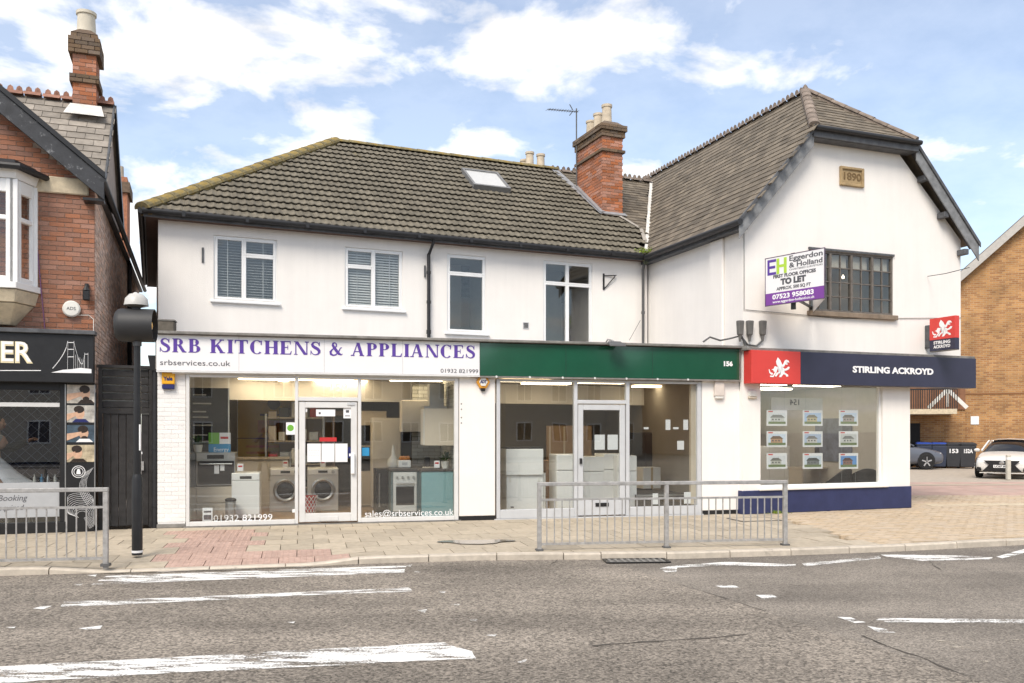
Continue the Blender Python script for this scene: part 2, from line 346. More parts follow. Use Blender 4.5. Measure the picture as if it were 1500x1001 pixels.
def wall_holes(b, u0, u1, z0, z1, holes, y=0, reveal=.12):
    us = sorted({u0, u1, *[h[0] for h in holes], *[h[1] for h in holes]}); zs = sorted({z0, z1, *[h[2] for h in holes], *[h[3] for h in holes]})
    for i in range(len(us)-1):
        for j in range(len(zs)-1):
            cu, cz = (us[i]+us[i+1])/2, (zs[j]+zs[j+1])/2
            if any(h[0] < cu < h[1] and h[2] < cz < h[3] for h in holes): continue
            b.poly([(us[i], y, zs[j]), (us[i+1], y, zs[j]), (us[i+1], y, zs[j+1]), (us[i], y, zs[j+1])])
    for a, c, d, e in holes:
        b.poly([(a, y, d), (a, y, e), (a, y+reveal, e), (a, y+reveal, d)]); b.poly([(c, y, d), (c, y+reveal, d), (c, y+reveal, e), (c, y, e)])
        b.poly([(a, y, e), (c, y, e), (c, y+reveal, e), (a, y+reveal, e)]); b.poly([(a, y, d), (a, y+reveal, d), (c, y+reveal, d), (c, y, d)])
def frame_rect(b, x0, x1, z0, z1, t, y0, y1):
    b.box(x0, x0+t, y0, y1, z0, z1); b.box(x1-t, x1, y0, y1, z0, z1); b.box(x0+t, x1-t, y0, y1, z0, z0+t); b.box(x0+t, x1-t, y0, y1, z1-t, z1)
# the plan: main upper storey, shop row, gable building, neighbour on the left
FM = Fr(-6.54, 15.9, 22.66)
FS = Fr(-5.85, 14.2, 13.7)
FG = Fr(4.44, 16.55, 20.5)
FL = Fr(-6.70, 13.8, 20.0)
EAVE = 5.68
# ================================================================ GROUND, ROAD, PAVEMENT
def asphalt(name, c0, c1, vs, tint=(1, 1, 1)):
    m = bpy.data.materials.new(name); m.use_nodes = True; t = m.node_tree; b = t.nodes['Principled BSDF']; L = t.links
    b.inputs['Roughness'].default_value = .85; b.inputs['Specular IOR Level'].default_value = .3
    tcn = N(t, 'ShaderNodeTexCoord')
    vo = N(t, 'ShaderNodeTexVoronoi', Scale=vs); L.new(tcn.outputs['Object'], vo.inputs['Vector'])
    sp = N(t, 'ShaderNodeSeparateColor'); L.new(vo.outputs['Color'], sp.inputs[0])
    vo2 = N(t, 'ShaderNodeTexNoise', Scale=vs * .45, Detail=4.0, Roughness=.75); L.new(tcn.outputs['Object'], vo2.inputs['Vector'])
    av = N(t, 'ShaderNodeMath', operation='MULTIPLY_ADD'); L.new(vo2.outputs[0], av.inputs[0]); av.inputs[1].default_value = 1.1; 
    sc = N(t, 'ShaderNodeMath', operation='MULTIPLY_ADD'); L.new(sp.outputs[0], sc.inputs[0]); sc.inputs[1].default_value = .75; sc.inputs[2].default_value = -.40; L.new(sc.outputs[0], av.inputs[2])
    r = N(t, 'ShaderNodeValToRGB'); L.new(av.outputs[0], r.inputs[0])
    r.color_ramp.elements[0].position = .12; r.color_ramp.elements[1].position = .95
    r.color_ramp.elements[0].color = (*[c0 * q for q in tint], 1); r.color_ramp.elements[1].color = (*[c1 * q for q in tint], 1)
    big = N(t, 'ShaderNodeTexNoise', Scale=.55, Detail=6.0, Roughness=.65); L.new(tcn.outputs['Object'], big.inputs['Vector'])
    mr = N(t, 'ShaderNodeMapRange'); L.new(big.outputs[0], mr.inputs[0]); mr.inputs[1].default_value = .3; mr.inputs[2].default_value = .7; mr.inputs[3].default_value = .68; mr.inputs[4].default_value = 1.22
    h = N(t, 'ShaderNodeHueSaturation'); L.new(mr.outputs[0], h.inputs['Value']); L.new(r.outputs[0], h.inputs['Color'])
    # long wheel tracks running with the traffic
    mpn = N(t, 'ShaderNodeMapping'); L.new(tcn.outputs['Object'], mpn.inputs[0]); mpn.inputs['Rotation'].default_value = (0, 0, R(-12)); mpn.inputs['Scale'].default_value = (.06, .9, 1)
    tr = N(t, 'ShaderNodeTexNoise', Scale=1.4, Detail=3.0); L.new(mpn.outputs[0], tr.inputs['Vector'])
    mr2 = N(t, 'ShaderNodeMapRange'); L.new(tr.outputs[0], mr2.inputs[0]); mr2.inputs[1].default_value = .3; mr2.inputs[2].default_value = .7; mr2.inputs[3].default_value = .74; mr2.inputs[4].default_value = 1.16
    h2 = N(t, 'ShaderNodeHueSaturation'); L.new(mr2.outputs[0], h2.inputs['Value']); L.new(h.outputs[0], h2.inputs['Color'])
    L.new(h2.outputs[0], b.inputs['Base Color'])
    bp = N(t, 'ShaderNodeBump', Strength=.7, Distance=.006); L.new(av.outputs[0], bp.inputs['Height']); L.new(bp.outputs[0], b.inputs['Normal'])
    return m
ASPH = asphalt('coarse_asphalt', .09, .40, 60, (1, .87, .72))
ASPH2 = asphalt('smooth_grey_asphalt', .115, .35, 85, (1, .88, .74))
def paint(name, col, cut, sc=5):
    m = bpy.data.materials.new(name); m.use_nodes = True; t = m.node_tree; b = t.nodes['Principled BSDF']; L = t.links; o = t.nodes['Material Output']
    b.inputs['Base Color'].default_value = (*col, 1); b.inputs['Roughness'].default_value = .7
    tcn = N(t, 'ShaderNodeTexCoord'); mpn = N(t, 'ShaderNodeMapping'); L.new(tcn.outputs['Object'], mpn.inputs[0]); mpn.inputs['Rotation'].default_value = (0, 0, R(-13)); mpn.inputs['Scale'].default_value = (.35, 1.6, 1)
    n = N(t, 'ShaderNodeTexNoise', Scale=sc, Detail=9.0, Roughness=.72); L.new(mpn.outputs[0], n.inputs['Vector'])
    n2 = N(t, 'ShaderNodeTexNoise', Scale=55.0, Detail=2.0, Roughness=.6); L.new(tcn.outputs['Object'], n2.inputs['Vector'])
    mm = N(t, 'ShaderNodeMath', operation='MULTIPLY_ADD'); L.new(n2.outputs[0], mm.inputs[0]); mm.inputs[1].default_value = .30; L.new(n.outputs[0], mm.inputs[2])
    r = N(t, 'ShaderNodeMapRange'); L.new(mm.outputs[0], r.inputs[0]); r.inputs[1].default_value = cut + .15; r.inputs[2].default_value = cut + .20
    tr = N(t, 'ShaderNodeBsdfTransparent'); mi = N(t, 'ShaderNodeMixShader'); L.new(r.outputs[0], mi.inputs[0]); L.new(tr.outputs[0], mi.inputs[1]); L.new(b.outputs[0], mi.inputs[2]); L.new(mi.outputs[0], o.inputs[0])
    return m
PAINT = paint('worn_road_paint', (.74, .725, .69), .44)
PAINTW = paint('very_worn_road_paint', (.72, .705, .67), .45)
PAINTY = paint('faded_cream_paint', (.42, .37, .30), .52, 9)
RZ = -.10
kp = [(-40, 2.6), (-14, 8.35), (-8, 9.62), (-5.99, 10.06), (-4.15, 10.45), (-2.17, 10.93), (-.447, 11.27), (.9, 11.36), (2.26, 11.45), (3.99, 11.80), (5.60, 12.2), (7.64, 12.86), (10.5, 14.1), (14, 15.9), (30, 24.5), (60, 42)]
def kerb_y(x):
    for (a, b), (c, d) in zip(kp, kp[1:]):
        if a <= x <= c:
            return b + (d - b) * (x - a) / (c - a)
    return kp[-1][1]
def kerb_pts(off=0, x0=-40, x1=60, n=200):
    out = []
    for i in range(n + 1):
        x = x0 + (x1 - x0) * i / n; e = .2; dy = (kerb_y(min(x + e, 59.9)) - kerb_y(max(x - e, -39.9))) / (2 * e); l = math.hypot(1, dy)
        out.append((x - dy / l * off, kerb_y(x) + off / l))
    return out
g = structure(MB().poly([(-900, -900, -.22), (900, -900, -.22), (900, 1500, -.22), (-900, 1500, -.22)]).build('ground', EARTH))
kl = kerb_pts(0)
rb = MB()
for (a, b), (c, d) in zip(kl, kl[1:]): rb.poly([(a, -9.0, RZ), (c, -9.0, RZ), (c, d + .05, RZ), (a, b + .05, RZ)])
road = structure(rb.build('road', ASPH2))
# older coarse surfacing on the left of a diagonal seam
seam = [gpt(868, 822.5, RZ), gpt(905, 829, RZ), gpt(975, 850, RZ), gpt(1130, 900, RZ), gpt(1300, 955, RZ), gpt(1450, 1003, RZ), gpt(2000, 1180, RZ)]
rs = MB(); zs_ = RZ + .006; sx = seam[0].x
lk = [p for p in kl if p[0] < sx]
for (a, b), (c, d) in zip(lk, lk[1:]): rs.poly([(a, -9, zs_), (c, -9, zs_), (c, d + .03, zs_), (a, b + .03, zs_)])
xl = lk[-1][0]
rs.poly([(xl, -9, zs_), (sx, -9, zs_), (sx, seam[0].y, zs_), (xl, lk[-1][1] + .03, zs_)])
sm = []
for a, b in zip(seam, seam[1:]):
    for i in range(8): sm.append(a.lerp(b, i / 8) + (Vector((random.uniform(-.015, .015), random.uniform(-.02, .02), 0)) if sm else Vector((0, 0, 0))))
for a, b in zip(sm, sm[1:]): rs.poly([(a.x, -9, zs_), (b.x, -9, zs_), (b.x, b.y, zs_), (a.x, a.y, zs_)])
rs.build('coarse_surfacing', ASPH, road)
def marking(name, pts, m, rag=.012, dz=None):
    P = [gpt(x, y, RZ) for x, y in pts]; q = []; dz = .0095 if pts[0][0] < 900 or name == 'stud_mark' else .0035
    for i, a in enumerate(P):
        b = P[(i + 1) % len(P)]; n = max(1, int((b - a).length / .10))
        for k in range(n):
            p = a.lerp(b, k / n); q.append((p.x + random.uniform(-rag, rag), p.y + random.uniform(-rag, rag), RZ + dz))
    bm = bmesh.new(); vs = [bm.verts.new(p) for p in q]; f = bm.faces.new(vs); bmesh.ops.triangulate(bm, faces=[f]); me = bpy.data.meshes.new(name); bm.normal_update()
    if bm.faces[:] and bm.faces[:][0].normal.z < 0: bmesh.ops.reverse_faces(bm, faces=bm.faces)
    bm.to_mesh(me); bm.free(); me.materials.append(m); return link(name, me, road, (0, 0, 0))
marking('zebra_stripe', [(133, 858), (156, 845), (596, 829.5), (592, 840)], PAINT, .006)
marking('zebra_stripe', [(88, 891), (95, 883), (300, 875), (600, 862), (605, 868), (480, 872), (300, 881)], PAINTW)
marking('zebra_stripe', [(-120, 1010), (-120, 985), (300, 962), (560, 948), (650, 943), (668, 949), (690, 956), (697, 966), (500, 976), (250, 988)], PAINT)
for q in ([(48, 893), (58, 890), (76, 889), (64, 894)], [(108, 858), (122, 856), (118, 859)], [(128, 844), (142, 843), (140, 846)], [(115, 922), (150, 918), (146, 923), (125, 924)], [(420, 913), (432, 912), (430, 915)],
          [(640, 868), (655, 867), (650, 870)], [(612, 896), (626, 894), (622, 899)], [(588, 830), (604, 828), (602, 831)], [(606, 839), (616, 838), (614, 840)], [(660, 887), (675, 886), (672, 888)], [(712, 932), (728, 931), (724, 934)], [(685, 910), (700, 909), (698, 911)],
          [(750, 972), (772, 968), (768, 973)], [(8, 921), (24, 919), (20, 922)]):
    marking('stud_mark', q, PAINT, .004)
marking('zigzag_line', [(966, 833), (984, 829.5), (1050, 824.5), (1062, 823.5), (1166, 827), (1166, 831), (1060, 828.5), (992, 832), (990, 838), (976, 839)], PAINT, .006)
marking('zigzag_line', [(1175, 826), (1288, 815), (1290, 818.5), (1180, 830)], PAINT, .005)
marking('zigzag_line', [(1290, 813), (1380, 813.5), (1456, 817), (1450, 820), (1350, 822), (1300, 816)], PAINTW, .02)
marking('zigzag_line', [(1460, 816), (1502, 804), (1560, 790), (1562, 794), (1502, 810), (1468, 818.5)], PAINT, .005)
marking('edge_line', [(1283, 909), (1290, 906), (1600, 909), (1600, 915), (1300, 912)], PAINT, .005)
for q in ([(1048, 858), (1075, 858), (1086, 862), (1060, 862)], [(1106, 872), (1130, 872), (1142, 877), (1120, 879)], [(1224, 904), (1244, 905), (1268, 912), (1250, 913)], [(1270, 918), (1296, 922), (1312, 927), (1285, 926)]): marking('old_dash', q, PAINTW, .015)
for q in ([(1370, 938), (1410, 940), (1432, 948), (1395, 950)], [(1462, 936), (1520, 938), (1520, 944), (1475, 942)], [(1410, 964), (1440, 966), (1452, 972), (1425, 971)]): marking('faded_patch', q, PAINTY, .03)
CRK = mat('tar_crack', (.085, .074, .062), .9, .3)
def crack(pts, w):
    up_ = [(x, y - w / 2) for x, y in pts]; dn = [(x, y + w / 2) for x, y in pts[::-1]]; marking("crack", up_ + dn, CRK, .016)
crack([(868, 948), (900, 945), (960, 941), (1010, 938), (1060, 934), (1096, 931)], 1.0)
crack([(1262, 931), (1300, 948), (1345, 962), (1390, 981), (1440, 1000)], .9); crack([(1380, 836), (1366, 828), (1362, 822)], .9)
crack([(978, 852), (1010, 861), (1060, 876), (1120, 896)], 1.0); crack([(806, 828), (812, 824), (818, 821)], 1.0)
# pavement base, then slabs
pb = MB(); kb = kerb_pts(.06)
for (a, b), (c, d) in zip(kb, kb[1:]): pb.poly([(a, b, -.092), (c, d, -.092), (c, d + 26, -.092), (a, b + 26, -.092)])
pavement = structure(pb.build('pavement', SAND))
def drop(x, y):                                                     # lowered edge at the crossing
    t = max(0, 1 - (y - kerb_y(x)) / 1.5); a = max(0, min(1, (x + 5.6) / .7)) * max(0, min(1, (-1.9 - x) / .6)); return -.065 * t * a - .012 * max(0, 1 - (y - kerb_y(x)) / 3)
def clip(poly, p, n):
    out = []
    for i, a in enumerate(poly):
        b = poly[(i + 1) % len(poly)]; da = (a[0]-p[0])*n[0]+(a[1]-p[1])*n[1]; db = (b[0]-p[0])*n[0]+(b[1]-p[1])*n[1]
        if da >= 0: out.append(a)
        if da * db < 0: t = da / (da - db); out.append((a[0]+(b[0]-a[0])*t, a[1]+(b[1]-a[1])*t))
    return out
def inpoly(x, y, P):
    c = False
    for i in range(len(P)):
        (x1, y1), (x2, y2) = P[i], P[i-1]
        if (y1 > y) != (y2 > y) and x < (x2-x1)*(y-y1)/(y2-y1)+x1: c = not c
    return c
tpoly = [tuple(gpt(*p).xy) for p in [(262, 780), (378, 774), (372, 806), (412, 806), (502, 803), (502, 826), (225, 836)]]
blk = [tuple(gpt(*p).xy) for p in [(1125, 752), (1160, 765), (1215, 782), (1270, 795), (1340, 800)]]
def right_zone(x, y):                                               # block paving to the right of a slanting line
    (x0, y0), (x1, y1) = blk[0], blk[3]
    return (x - x0) * (y1 - y0) - (y - y0) * (x1 - x0) < 0 if False else x > x0 + (x1 - x0) * (y - y0) / (y1 - y0)
SW, SDP = .45, .5; slabs = []; pav_off = .14
for r_ in range(0, 13):
    for c_ in range(-30, 34):
        u0 = c_ * SW + (SW / 2) * (r_ % 2); v1 = -.02 - r_ * SDP; v0 = v1 - SDP
        gp = .005; P = [FS.w(u0 + gp, v0 + gp), FS.w(u0 + SW - gp, v0 + gp), FS.w(u0 + SW - gp, v1 - gp), FS.w(u0 + gp, v1 - gp)]
        cx = sum(p.x for p in P) / 4; cy = sum(p.y for p in P) / 4
        if right_zone(cx, cy): continue
        e = .15; yk = kerb_y(cx); dy = (kerb_y(cx + e) - kerb_y(cx - e)) / (2 * e); l = math.hypot(1, dy); n = (-dy / l, 1 / l)
        q = clip([(p.x, p.y) for p in P], (cx + n[0] * pav_off, yk + n[1] * pav_off), n)
        if len(q) < 3: continue
        ar = abs(sum(q[i][0]*q[(i+1) % len(q)][1]-q[(i+1) % len(q)][0]*q[i][1] for i in range(len(q)))) / 2
        if ar < .01: continue
        slabs.append((math.hypot(cx, cy), q, inpoly(cx, cy, tpoly), (cx, cy)))
def on_screen(p): k = p[0] / p[1] * FPX + 750; return -40 < k < 1540
slabs = [s for s in slabs if s[3][1] > 4]
slabs.sort(key=lambda s: (not on_screen(s[3]), s[0]))
rest = MB(); ns = 0
for d, q, tact, c in slabs:
    dz = random.uniform(-.003, .003); tl = (random.uniform(-.006, .006), random.uniform(-.006, .006)); b = MB(); n = len(q)
    top = [(x, y, dz + drop(x, y) + (x-c[0])*tl[0] + (y-c[1])*tl[1]) for x, y in q]; bot = [(x, y, -.11) for x, y in q]
    b.add(top + bot, [tuple(range(n))] + [(i, i + n, (i+1) % n + n, (i+1) % n) for i in range(n)])
    if tact and n == 4:
        for i in range(6):
            for j in range(6):
                s_, t_ = (i + .5) / 6, (j + .5) / 6
                P = [Vector(x) for x in top]; m_ = P[0].lerp(P[1], s_).lerp(P[3].lerp(P[2], s_), t_); rr = .016; h = .005
                b.add([m_ + Vector((-rr, -rr, 0)), m_ + Vector((rr, -rr, 0)), m_ + Vector((rr, rr, 0)), m_ + Vector((-rr, rr, 0)), m_ + Vector((-rr*.6, -rr*.6, h)), m_ + Vector((rr*.6, -rr*.6, h)), m_ + Vector((rr*.6, rr*.6, h)), m_ + Vector((-rr*.6, rr*.6, h))],
                      [(4, 5, 6, 7), (0, 1, 5, 4), (1, 2, 6, 5), (2, 3, 7, 6), (3, 0, 4, 7)])
    if ns < 300 or tact: b.build('tactile_slab' if tact else 'paving_slab', TACT if tact else SLAB, pavement); ns += 0 if tact else 1
    else: rest.add(b.v, b.f)
if rest.v: rest.build('far_paving_slabs', SLAB, pavement, kind='stuff')
# block paving on the right, small blocks joined
bp_ = MB(); a_ = R(14); ca, sa = math.cos(a_), math.sin(a_); ox, oy = 3.0, 10.5
for i in range(-10, 90):
    for j in range(-10, 130):
        uu, vv = i * .205 + (.1 if j % 2 else 0), j * .105; x, y = ox + uu * ca - vv * sa, oy + uu * sa + vv * ca
        if not right_zone(x, y) or y < kerb_y(x) + .24 or x > 19 or y > 21.5: continue
        if FG.inv(x, y)[1] > .02 and FG.inv(x, y)[0] < 4.2: continue
        z = random.uniform(-.004, .003) + drop(x, y)
        pts = [(x + a * ca - b * sa, y + a * sa + b * ca) for a, b in ((-.099, -.049), (.099, -.049), (.099, .049), (-.099, .049))]
        tlt = random.uniform(-.002, .002)
        bp_.add([(p[0], p[1], z + (tlt if k < 2 else 0)) for k, p in enumerate(pts)] + [(p[0], p[1], -.1) for p in pts], [(0, 1, 2, 3), (0, 4, 5, 1), (1, 5, 6, 2), (2, 6, 7, 3), (3, 7, 4, 0)])
bp_.build('block_pavers', PAVER, pavement, kind='stuff')
# kerb stones
kerb = structure(MB().poly([(-5, 10.9, -.12), (-4.9, 10.9, -.12), (-4.9, 11, -.12)]).build('kerb', KERB))
x = -9.0; 
while x < 13:
    xe = x + (.88 if not (.2 < x < 1.0) else .5); b = MB(); g_ = .006; n = 4; fr, bk = [], []
    for i in range(n + 1):
        xx = x + g_ + (xe - x - 2 * g_) * i / n; e = .15; dy = (kerb_y(xx + e) - kerb_y(xx - e)) / (2 * e); l = math.hypot(1, dy)
        fr.append((xx, kerb_y(xx))); bk.append((xx - dy / l * .135, kerb_y(xx) + .135 / l))
    zt = .004; vs = []; dzk = random.uniform(-.004, .004)
    for (fx, fy), (bx_, by_) in zip(fr, bk):
        t = zt + dzk + drop(fx, fy)
        vs += [(fx, fy, RZ - .1), (fx + .0, fy + .008, t - .02), (fx, fy + .028, t), (bx_, by_, t), (bx_, by_, RZ - .1)]
    fs = [(i*5+j, i*5+5+j, i*5+6+j, i*5+1+j) for i in range(n) for j in range(4)] + [(0, 1, 2, 3, 4), tuple(n*5+k for k in (4, 3, 2, 1, 0))]
    b.add(vs, fs); b.build('kerb_stone', KERB, kerb, smooth=True); x = xe
# the rear yard seen past the corner
structure(MB().poly([(9.5, 21.5, -.012), (60, 21.5, -.012), (60, 60, -.012), (9.5, 60, -.012)]).build('car_park', PALETAR))
structure(MB().poly([(9.0, 18.6, -.004), (45, 22, -.004), (45, 29.2, -.004), (11, 27.0, -.004), (9.0, 24, -.004)]).build('side_road', REDTAR))
structure(MB().poly([(9.0, 18.4, .002), (45, 21.8, .002), (45, 22.2, .002), (9.0, 18.9, .002)]).build('side_road_edge_line', STONEL))
structure(MB().poly([(9.5, 25.2, .001), (45, 27.6, .001), (45, 28.2, .001), (9.5, 25.7, .001)]).build('side_road_kerb_line', SLAB))
# gully grate, manhole frame, puddle
dg = thing('drain_grate', 'dark iron gully grate in the road against the kerb', 'drain', None, 1.62, 11.22, RZ + .008, R(4))
fb = MB(); fb.box(-.42, .42, -.17, -.14, 0, .012).box(-.42, .42, .14, .17, 0, .012).box(-.42, -.38, -.14, .14, 0, .012).box(.38, .42, -.14, .14, 0, .012); fb.build('frame', BLACK, dg)
MB().box(-.38, .38, -.14, .14, .0, .002).build('pit', GREYBOX, dg)
for i in range(9): MB().box(-.36 + i * .085, -.32 + i * .085, -.14, .14, .002, .011).build('bar', COPING, dg)
mh = thing('manhole_cover', 'square recessed manhole cover in the slabs behind the railing', 'manhole cover', FS, FS.u(1105, -1.1), -1.1, .006)
mb_ = MB(); frame_rect(mb_, -.4, .4, -.3, .3, .025, 0, .006); mb2 = MB()
for (px_, py_, qx, qy, qz) in [(q[0], q[2], 0, 0, q[1]) for q in mb_.v]: mb2.v.append((px_, py_, qz))
mb2.f = mb_.f; mb2.build('frame', WIRE, mh); MB().box(-.375, .375, -.275, .275, 0, .003).build('cover', SLAB, mh)
wet = mat('wet_slab', (.24, .205, .16), .16, .35, 5, spec=.5)
pd = []
pc = gpt(698, 794)
for i in range(26):
    a = 2 * math.pi * i / 26; r1 = (.52 + .12 * math.sin(3 * a) + random.uniform(-.05, .05)); pd.append((pc.x + r1 * math.cos(a), pc.y + .42 * r1 * math.sin(a) + .12 * r1 * math.cos(a), .0065))
structure(MB().poly(pd).build('puddle', wet, pavement))
wg = []
for x in [(-5.0 + .14 * i) for i in range(22)]: wg.append((x, kerb_y(x) - .012 - random.uniform(0, .03), RZ + .012))
for x in [(-5.0 + .14 * i) for i in range(21, -1, -1)]: wg.append((x, kerb_y(x) - .08 - random.uniform(0, .07), RZ + .012))
structure(MB().poly(wg).build('gutter_water', wet, road))
# ================================================================ MAIN SHOP BUILDING (upper storey + roof)
main = thing('shop_building', 'white rendered two storey building with brown tiled roof and two shopfronts', 'building', FM)
Iu = FM.inv(3.085, 19.92)[0]; DEP = 8.08; MIDV = 4.04
MZ, MS = 5.62, .72                                                   # roof plane: z = MZ + MS * (v + .25)
def zM(v): return MZ + MS * (v + .25)
def hitM(px, py, dz=0):
    k, m = (px - 750) / FPX, (HOR - py) / FPX
    # v = -(kY-ox)*s + (Y-oy)*c ; z = EYE + mY
    A = -k * FM.s + FM.c; B = FM.ox * FM.s - FM.oy * FM.c
    Y = (MZ + dz + MS * (B + .25) - EYE) / (m - MS * A); return FM.inv(k * Y, Y)
wins = [(313, 346, 406, 441), (505, 363, 590, 452), (655, 372, 712, 487), (796, 382, 868, 512)]
holes = []
for x0, y0, x1, y1 in wins:
    xm = (x0 + x1) / 2; holes.append((FM.u(x0), FM.u(x1), FM.z(xm, y1 + 1), FM.z(xm, y0 + 2)))
b = MB(); wall_holes(b, 0, Iu + .05, 2.2, EAVE + .1, holes, 0, .10)
b.poly([(0, DEP, 0), (0, 0, 0), (0, 0, EAVE + .1), (0, DEP, EAVE + .1)]); b.poly([(0, DEP, 0), (0, DEP, EAVE + .1), (Iu + 5, DEP, EAVE + .1), (Iu + 5, DEP, 0)])
b.build('wall', WHITE, main)
def upper_window(name, h, cells, F_t=.055, mull=None, sill=True, blind=None, room=True):
    """h: opening; cells: list of (x0,x1,z0,z1) fractions, each a sash"""
    x0, x1, z0, z1 = h; W, H = x1 - x0, z1 - z0; b = MB(); frame_rect(b, x0, x1, z0, z1, .045, .03, .09)
    P = []
    for a, c, d, e in cells:
        q = (x0 + .03 + (W - .06) * a, x0 + .03 + (W - .06) * c, z0 + .03 + (H - .06) * d, z0 + .03 + (H - .06) * e); frame_rect(b, *q, .042, .018, .085); P.append(q)
    w = b.build('window', UPVC, main, bevel=.006)
    for q in P:
        MB().box(q[0] + .035, q[1] - .035, .045, .051, q[2] + .035, q[3] - .035).build('pane', GLASSU, w)
    if sill: MB().box(x0 - .06, x1 + .06, -.06, .05, z0 - .05, z0 - .003).build('sill', UPVC, w, bevel=.01)
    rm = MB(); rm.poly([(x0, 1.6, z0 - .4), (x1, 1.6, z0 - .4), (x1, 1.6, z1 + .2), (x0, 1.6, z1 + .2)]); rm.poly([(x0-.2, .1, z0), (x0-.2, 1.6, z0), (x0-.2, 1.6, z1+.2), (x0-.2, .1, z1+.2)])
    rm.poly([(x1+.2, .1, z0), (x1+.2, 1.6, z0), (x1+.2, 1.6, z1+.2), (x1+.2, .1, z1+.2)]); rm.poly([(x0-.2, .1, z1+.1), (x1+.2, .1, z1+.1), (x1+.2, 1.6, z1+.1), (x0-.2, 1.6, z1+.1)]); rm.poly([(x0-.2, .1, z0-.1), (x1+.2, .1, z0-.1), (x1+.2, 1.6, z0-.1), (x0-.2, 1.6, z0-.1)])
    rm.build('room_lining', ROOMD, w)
    if blind:
        bb = MB(); n = int(H / .052); ang = blind
        for i in range(n):
            z = z0 + .05 + i * .052; dy, dz = .022 * math.cos(ang), .022 * math.sin(ang)
            bb.add([(x0 + .05, .10 - dy, z - dz), (x1 - .05, .10 - dy, z - dz), (x1 - .05, .10 + dy, z + dz), (x0 + .05, .10 + dy, z + dz)], [(0, 1, 2, 3)])
        for xx in (x0 + W * .22, x0 + W * .78): bb.box(xx - .006, xx + .006, .07, .074, z0 + .05, z1 - .05)
        bb.build('blind', BLIND, w, kind='stuff')
    return w
upper_window('w', holes[0], [(0, .47, 0, 1), (.47, 1, .735, 1), (.47, 1, 0, .735)], blind=.35)
upper_window('w', holes[1], [(0, .49, .70, 1), (0, .49, 0, .70), (.49, 1, 0, 1)], blind=.95)
upper_window('w', holes[2], [(0, 1, .765, 1), (0, 1, 0, .765)])
upper_window('w', holes[3], [(0, .49, .755, 1), (.49, 1, .755, 1), (0, .49, 0, .755), (.49, 1, 0, .755)], sill=False)
# gutter, fascia, soffit, downpipes
b = MB(); b.tube([(-.27, -.29, MZ - .02), (Iu - .25, -.29, MZ - .03)], .058, 10); b.tube([(-.29, -.27, MZ - .02), (-.29, DEP, MZ - .02)], .058, 10)
gt = b.build('gutter', GUTTER, main, smooth=True)
for i in range(9):
    MB().box(.4 + i * 1.12, .46 + i * 1.12, -.355, -.2, MZ - .085, MZ + .012).build('gutter_bracket', GUTTER, gt)
b = MB(); b.box(-.25, Iu - .2, -.235, -.21, MZ - .12, MZ + .03).box(-.235, -.21, -.21, DEP, MZ - .12, MZ + .03); b.build('fascia_board', DARKWOOD, main)
b = MB(); b.box(-.21, Iu, -.21, 0, MZ - .11, MZ - .085).box(-.21, 0, 0, DEP, MZ - .11, MZ - .085); b.build('soffit', mat('brown_soffit', (.10, .06, .045), .8), main)
pu = FM.u(628, -.07)
MB().tube([(pu + .04, -.29, MZ - .05), (pu + .04, -.28, MZ - .14), (pu, -.07, MZ - .36), (pu, -.07, 3.0)], .036, 10).tube([(pu, -.07, 3.62), (pu, -.07, 3.7)], .048, 10).tube([(pu, -.07, 4.25), (pu, -.07, 4.31)], .046, 10).tube([(pu, -.07, 4.86), (pu, -.07, 4.92)], .046, 10).build('downpipe', GUTTER, main, smooth=True)
pu = FM.u(942, -.09)
MB().tube([(pu - .02, -.2, MZ - .05), (pu, -.09, MZ - .3), (pu, -.09, 3.0)], .032, 10).tube([(pu, -.09, 4.3), (pu, -.09, 4.36)], .044, 10).build('downpipe', WIRE, main, smooth=True)
# roof deck
slope = math.sqrt(1 + MS * MS); up = Vector((0, 1 / slope, MS / slope)); nor = Vector((0, -MS / slope, 1 / slope))
VZ = lambda z: (z - MZ) / MS - .25
GZ, GS, GU = 5.60, 1.165, -.22                                       # left slope of the gable roof: z = GZ + GS * (u - GU) in FG
def valley(z):
    v = VZ(z); ug = (z - GZ) / GS + GU
    p0, p1 = FM.w(0, v), FM.w(1, v); a0 = FG.inv(p0.x, p0.y)[0]; a1 = FG.inv(p1.x, p1.y)[0]; u = (ug - a0) / (a1 - a0); return (u, v)
RZM = zM(MIDV); vb, vt = valley(MZ + .02), valley(RZM)
deck = MB(); D3 = lambda u, v, d=0: (u - nor[0]*d, v + nor[1]*d, zM(v) + nor[2]*d)
front = [(-.25, -.25), vb, vt, (MIDV, MIDV)]
deck.poly([D3(u, v, -.03) for u, v in front])
deck.poly([(-.25, -.25, MZ - .03), (MIDV, MIDV, RZM - .03), (-.25, DEP + .25, MZ - .03)])
deck.poly([(-.25, DEP + .25, MZ - .03), (MIDV, MIDV, RZM - .03), (vt[0], MIDV, RZM - .03), (vt[0] + 4, DEP + .25, MZ - .03)])
roof = deck.build('roof', TILE, main)
f1, f2, f3, f4, f5 = hitM(848, 284), hitM(883, 316), hitM(906, 319), hitM(938, 338), hitM(944, 356)
rtop = hitM(822, 262); rtop = (rtop[0], MIDV)
tilepoly = [(-.3, -.3), (vb[0], -.3), f5, f4, f3, f2, f1, rtop, (MIDV, MIDV)]
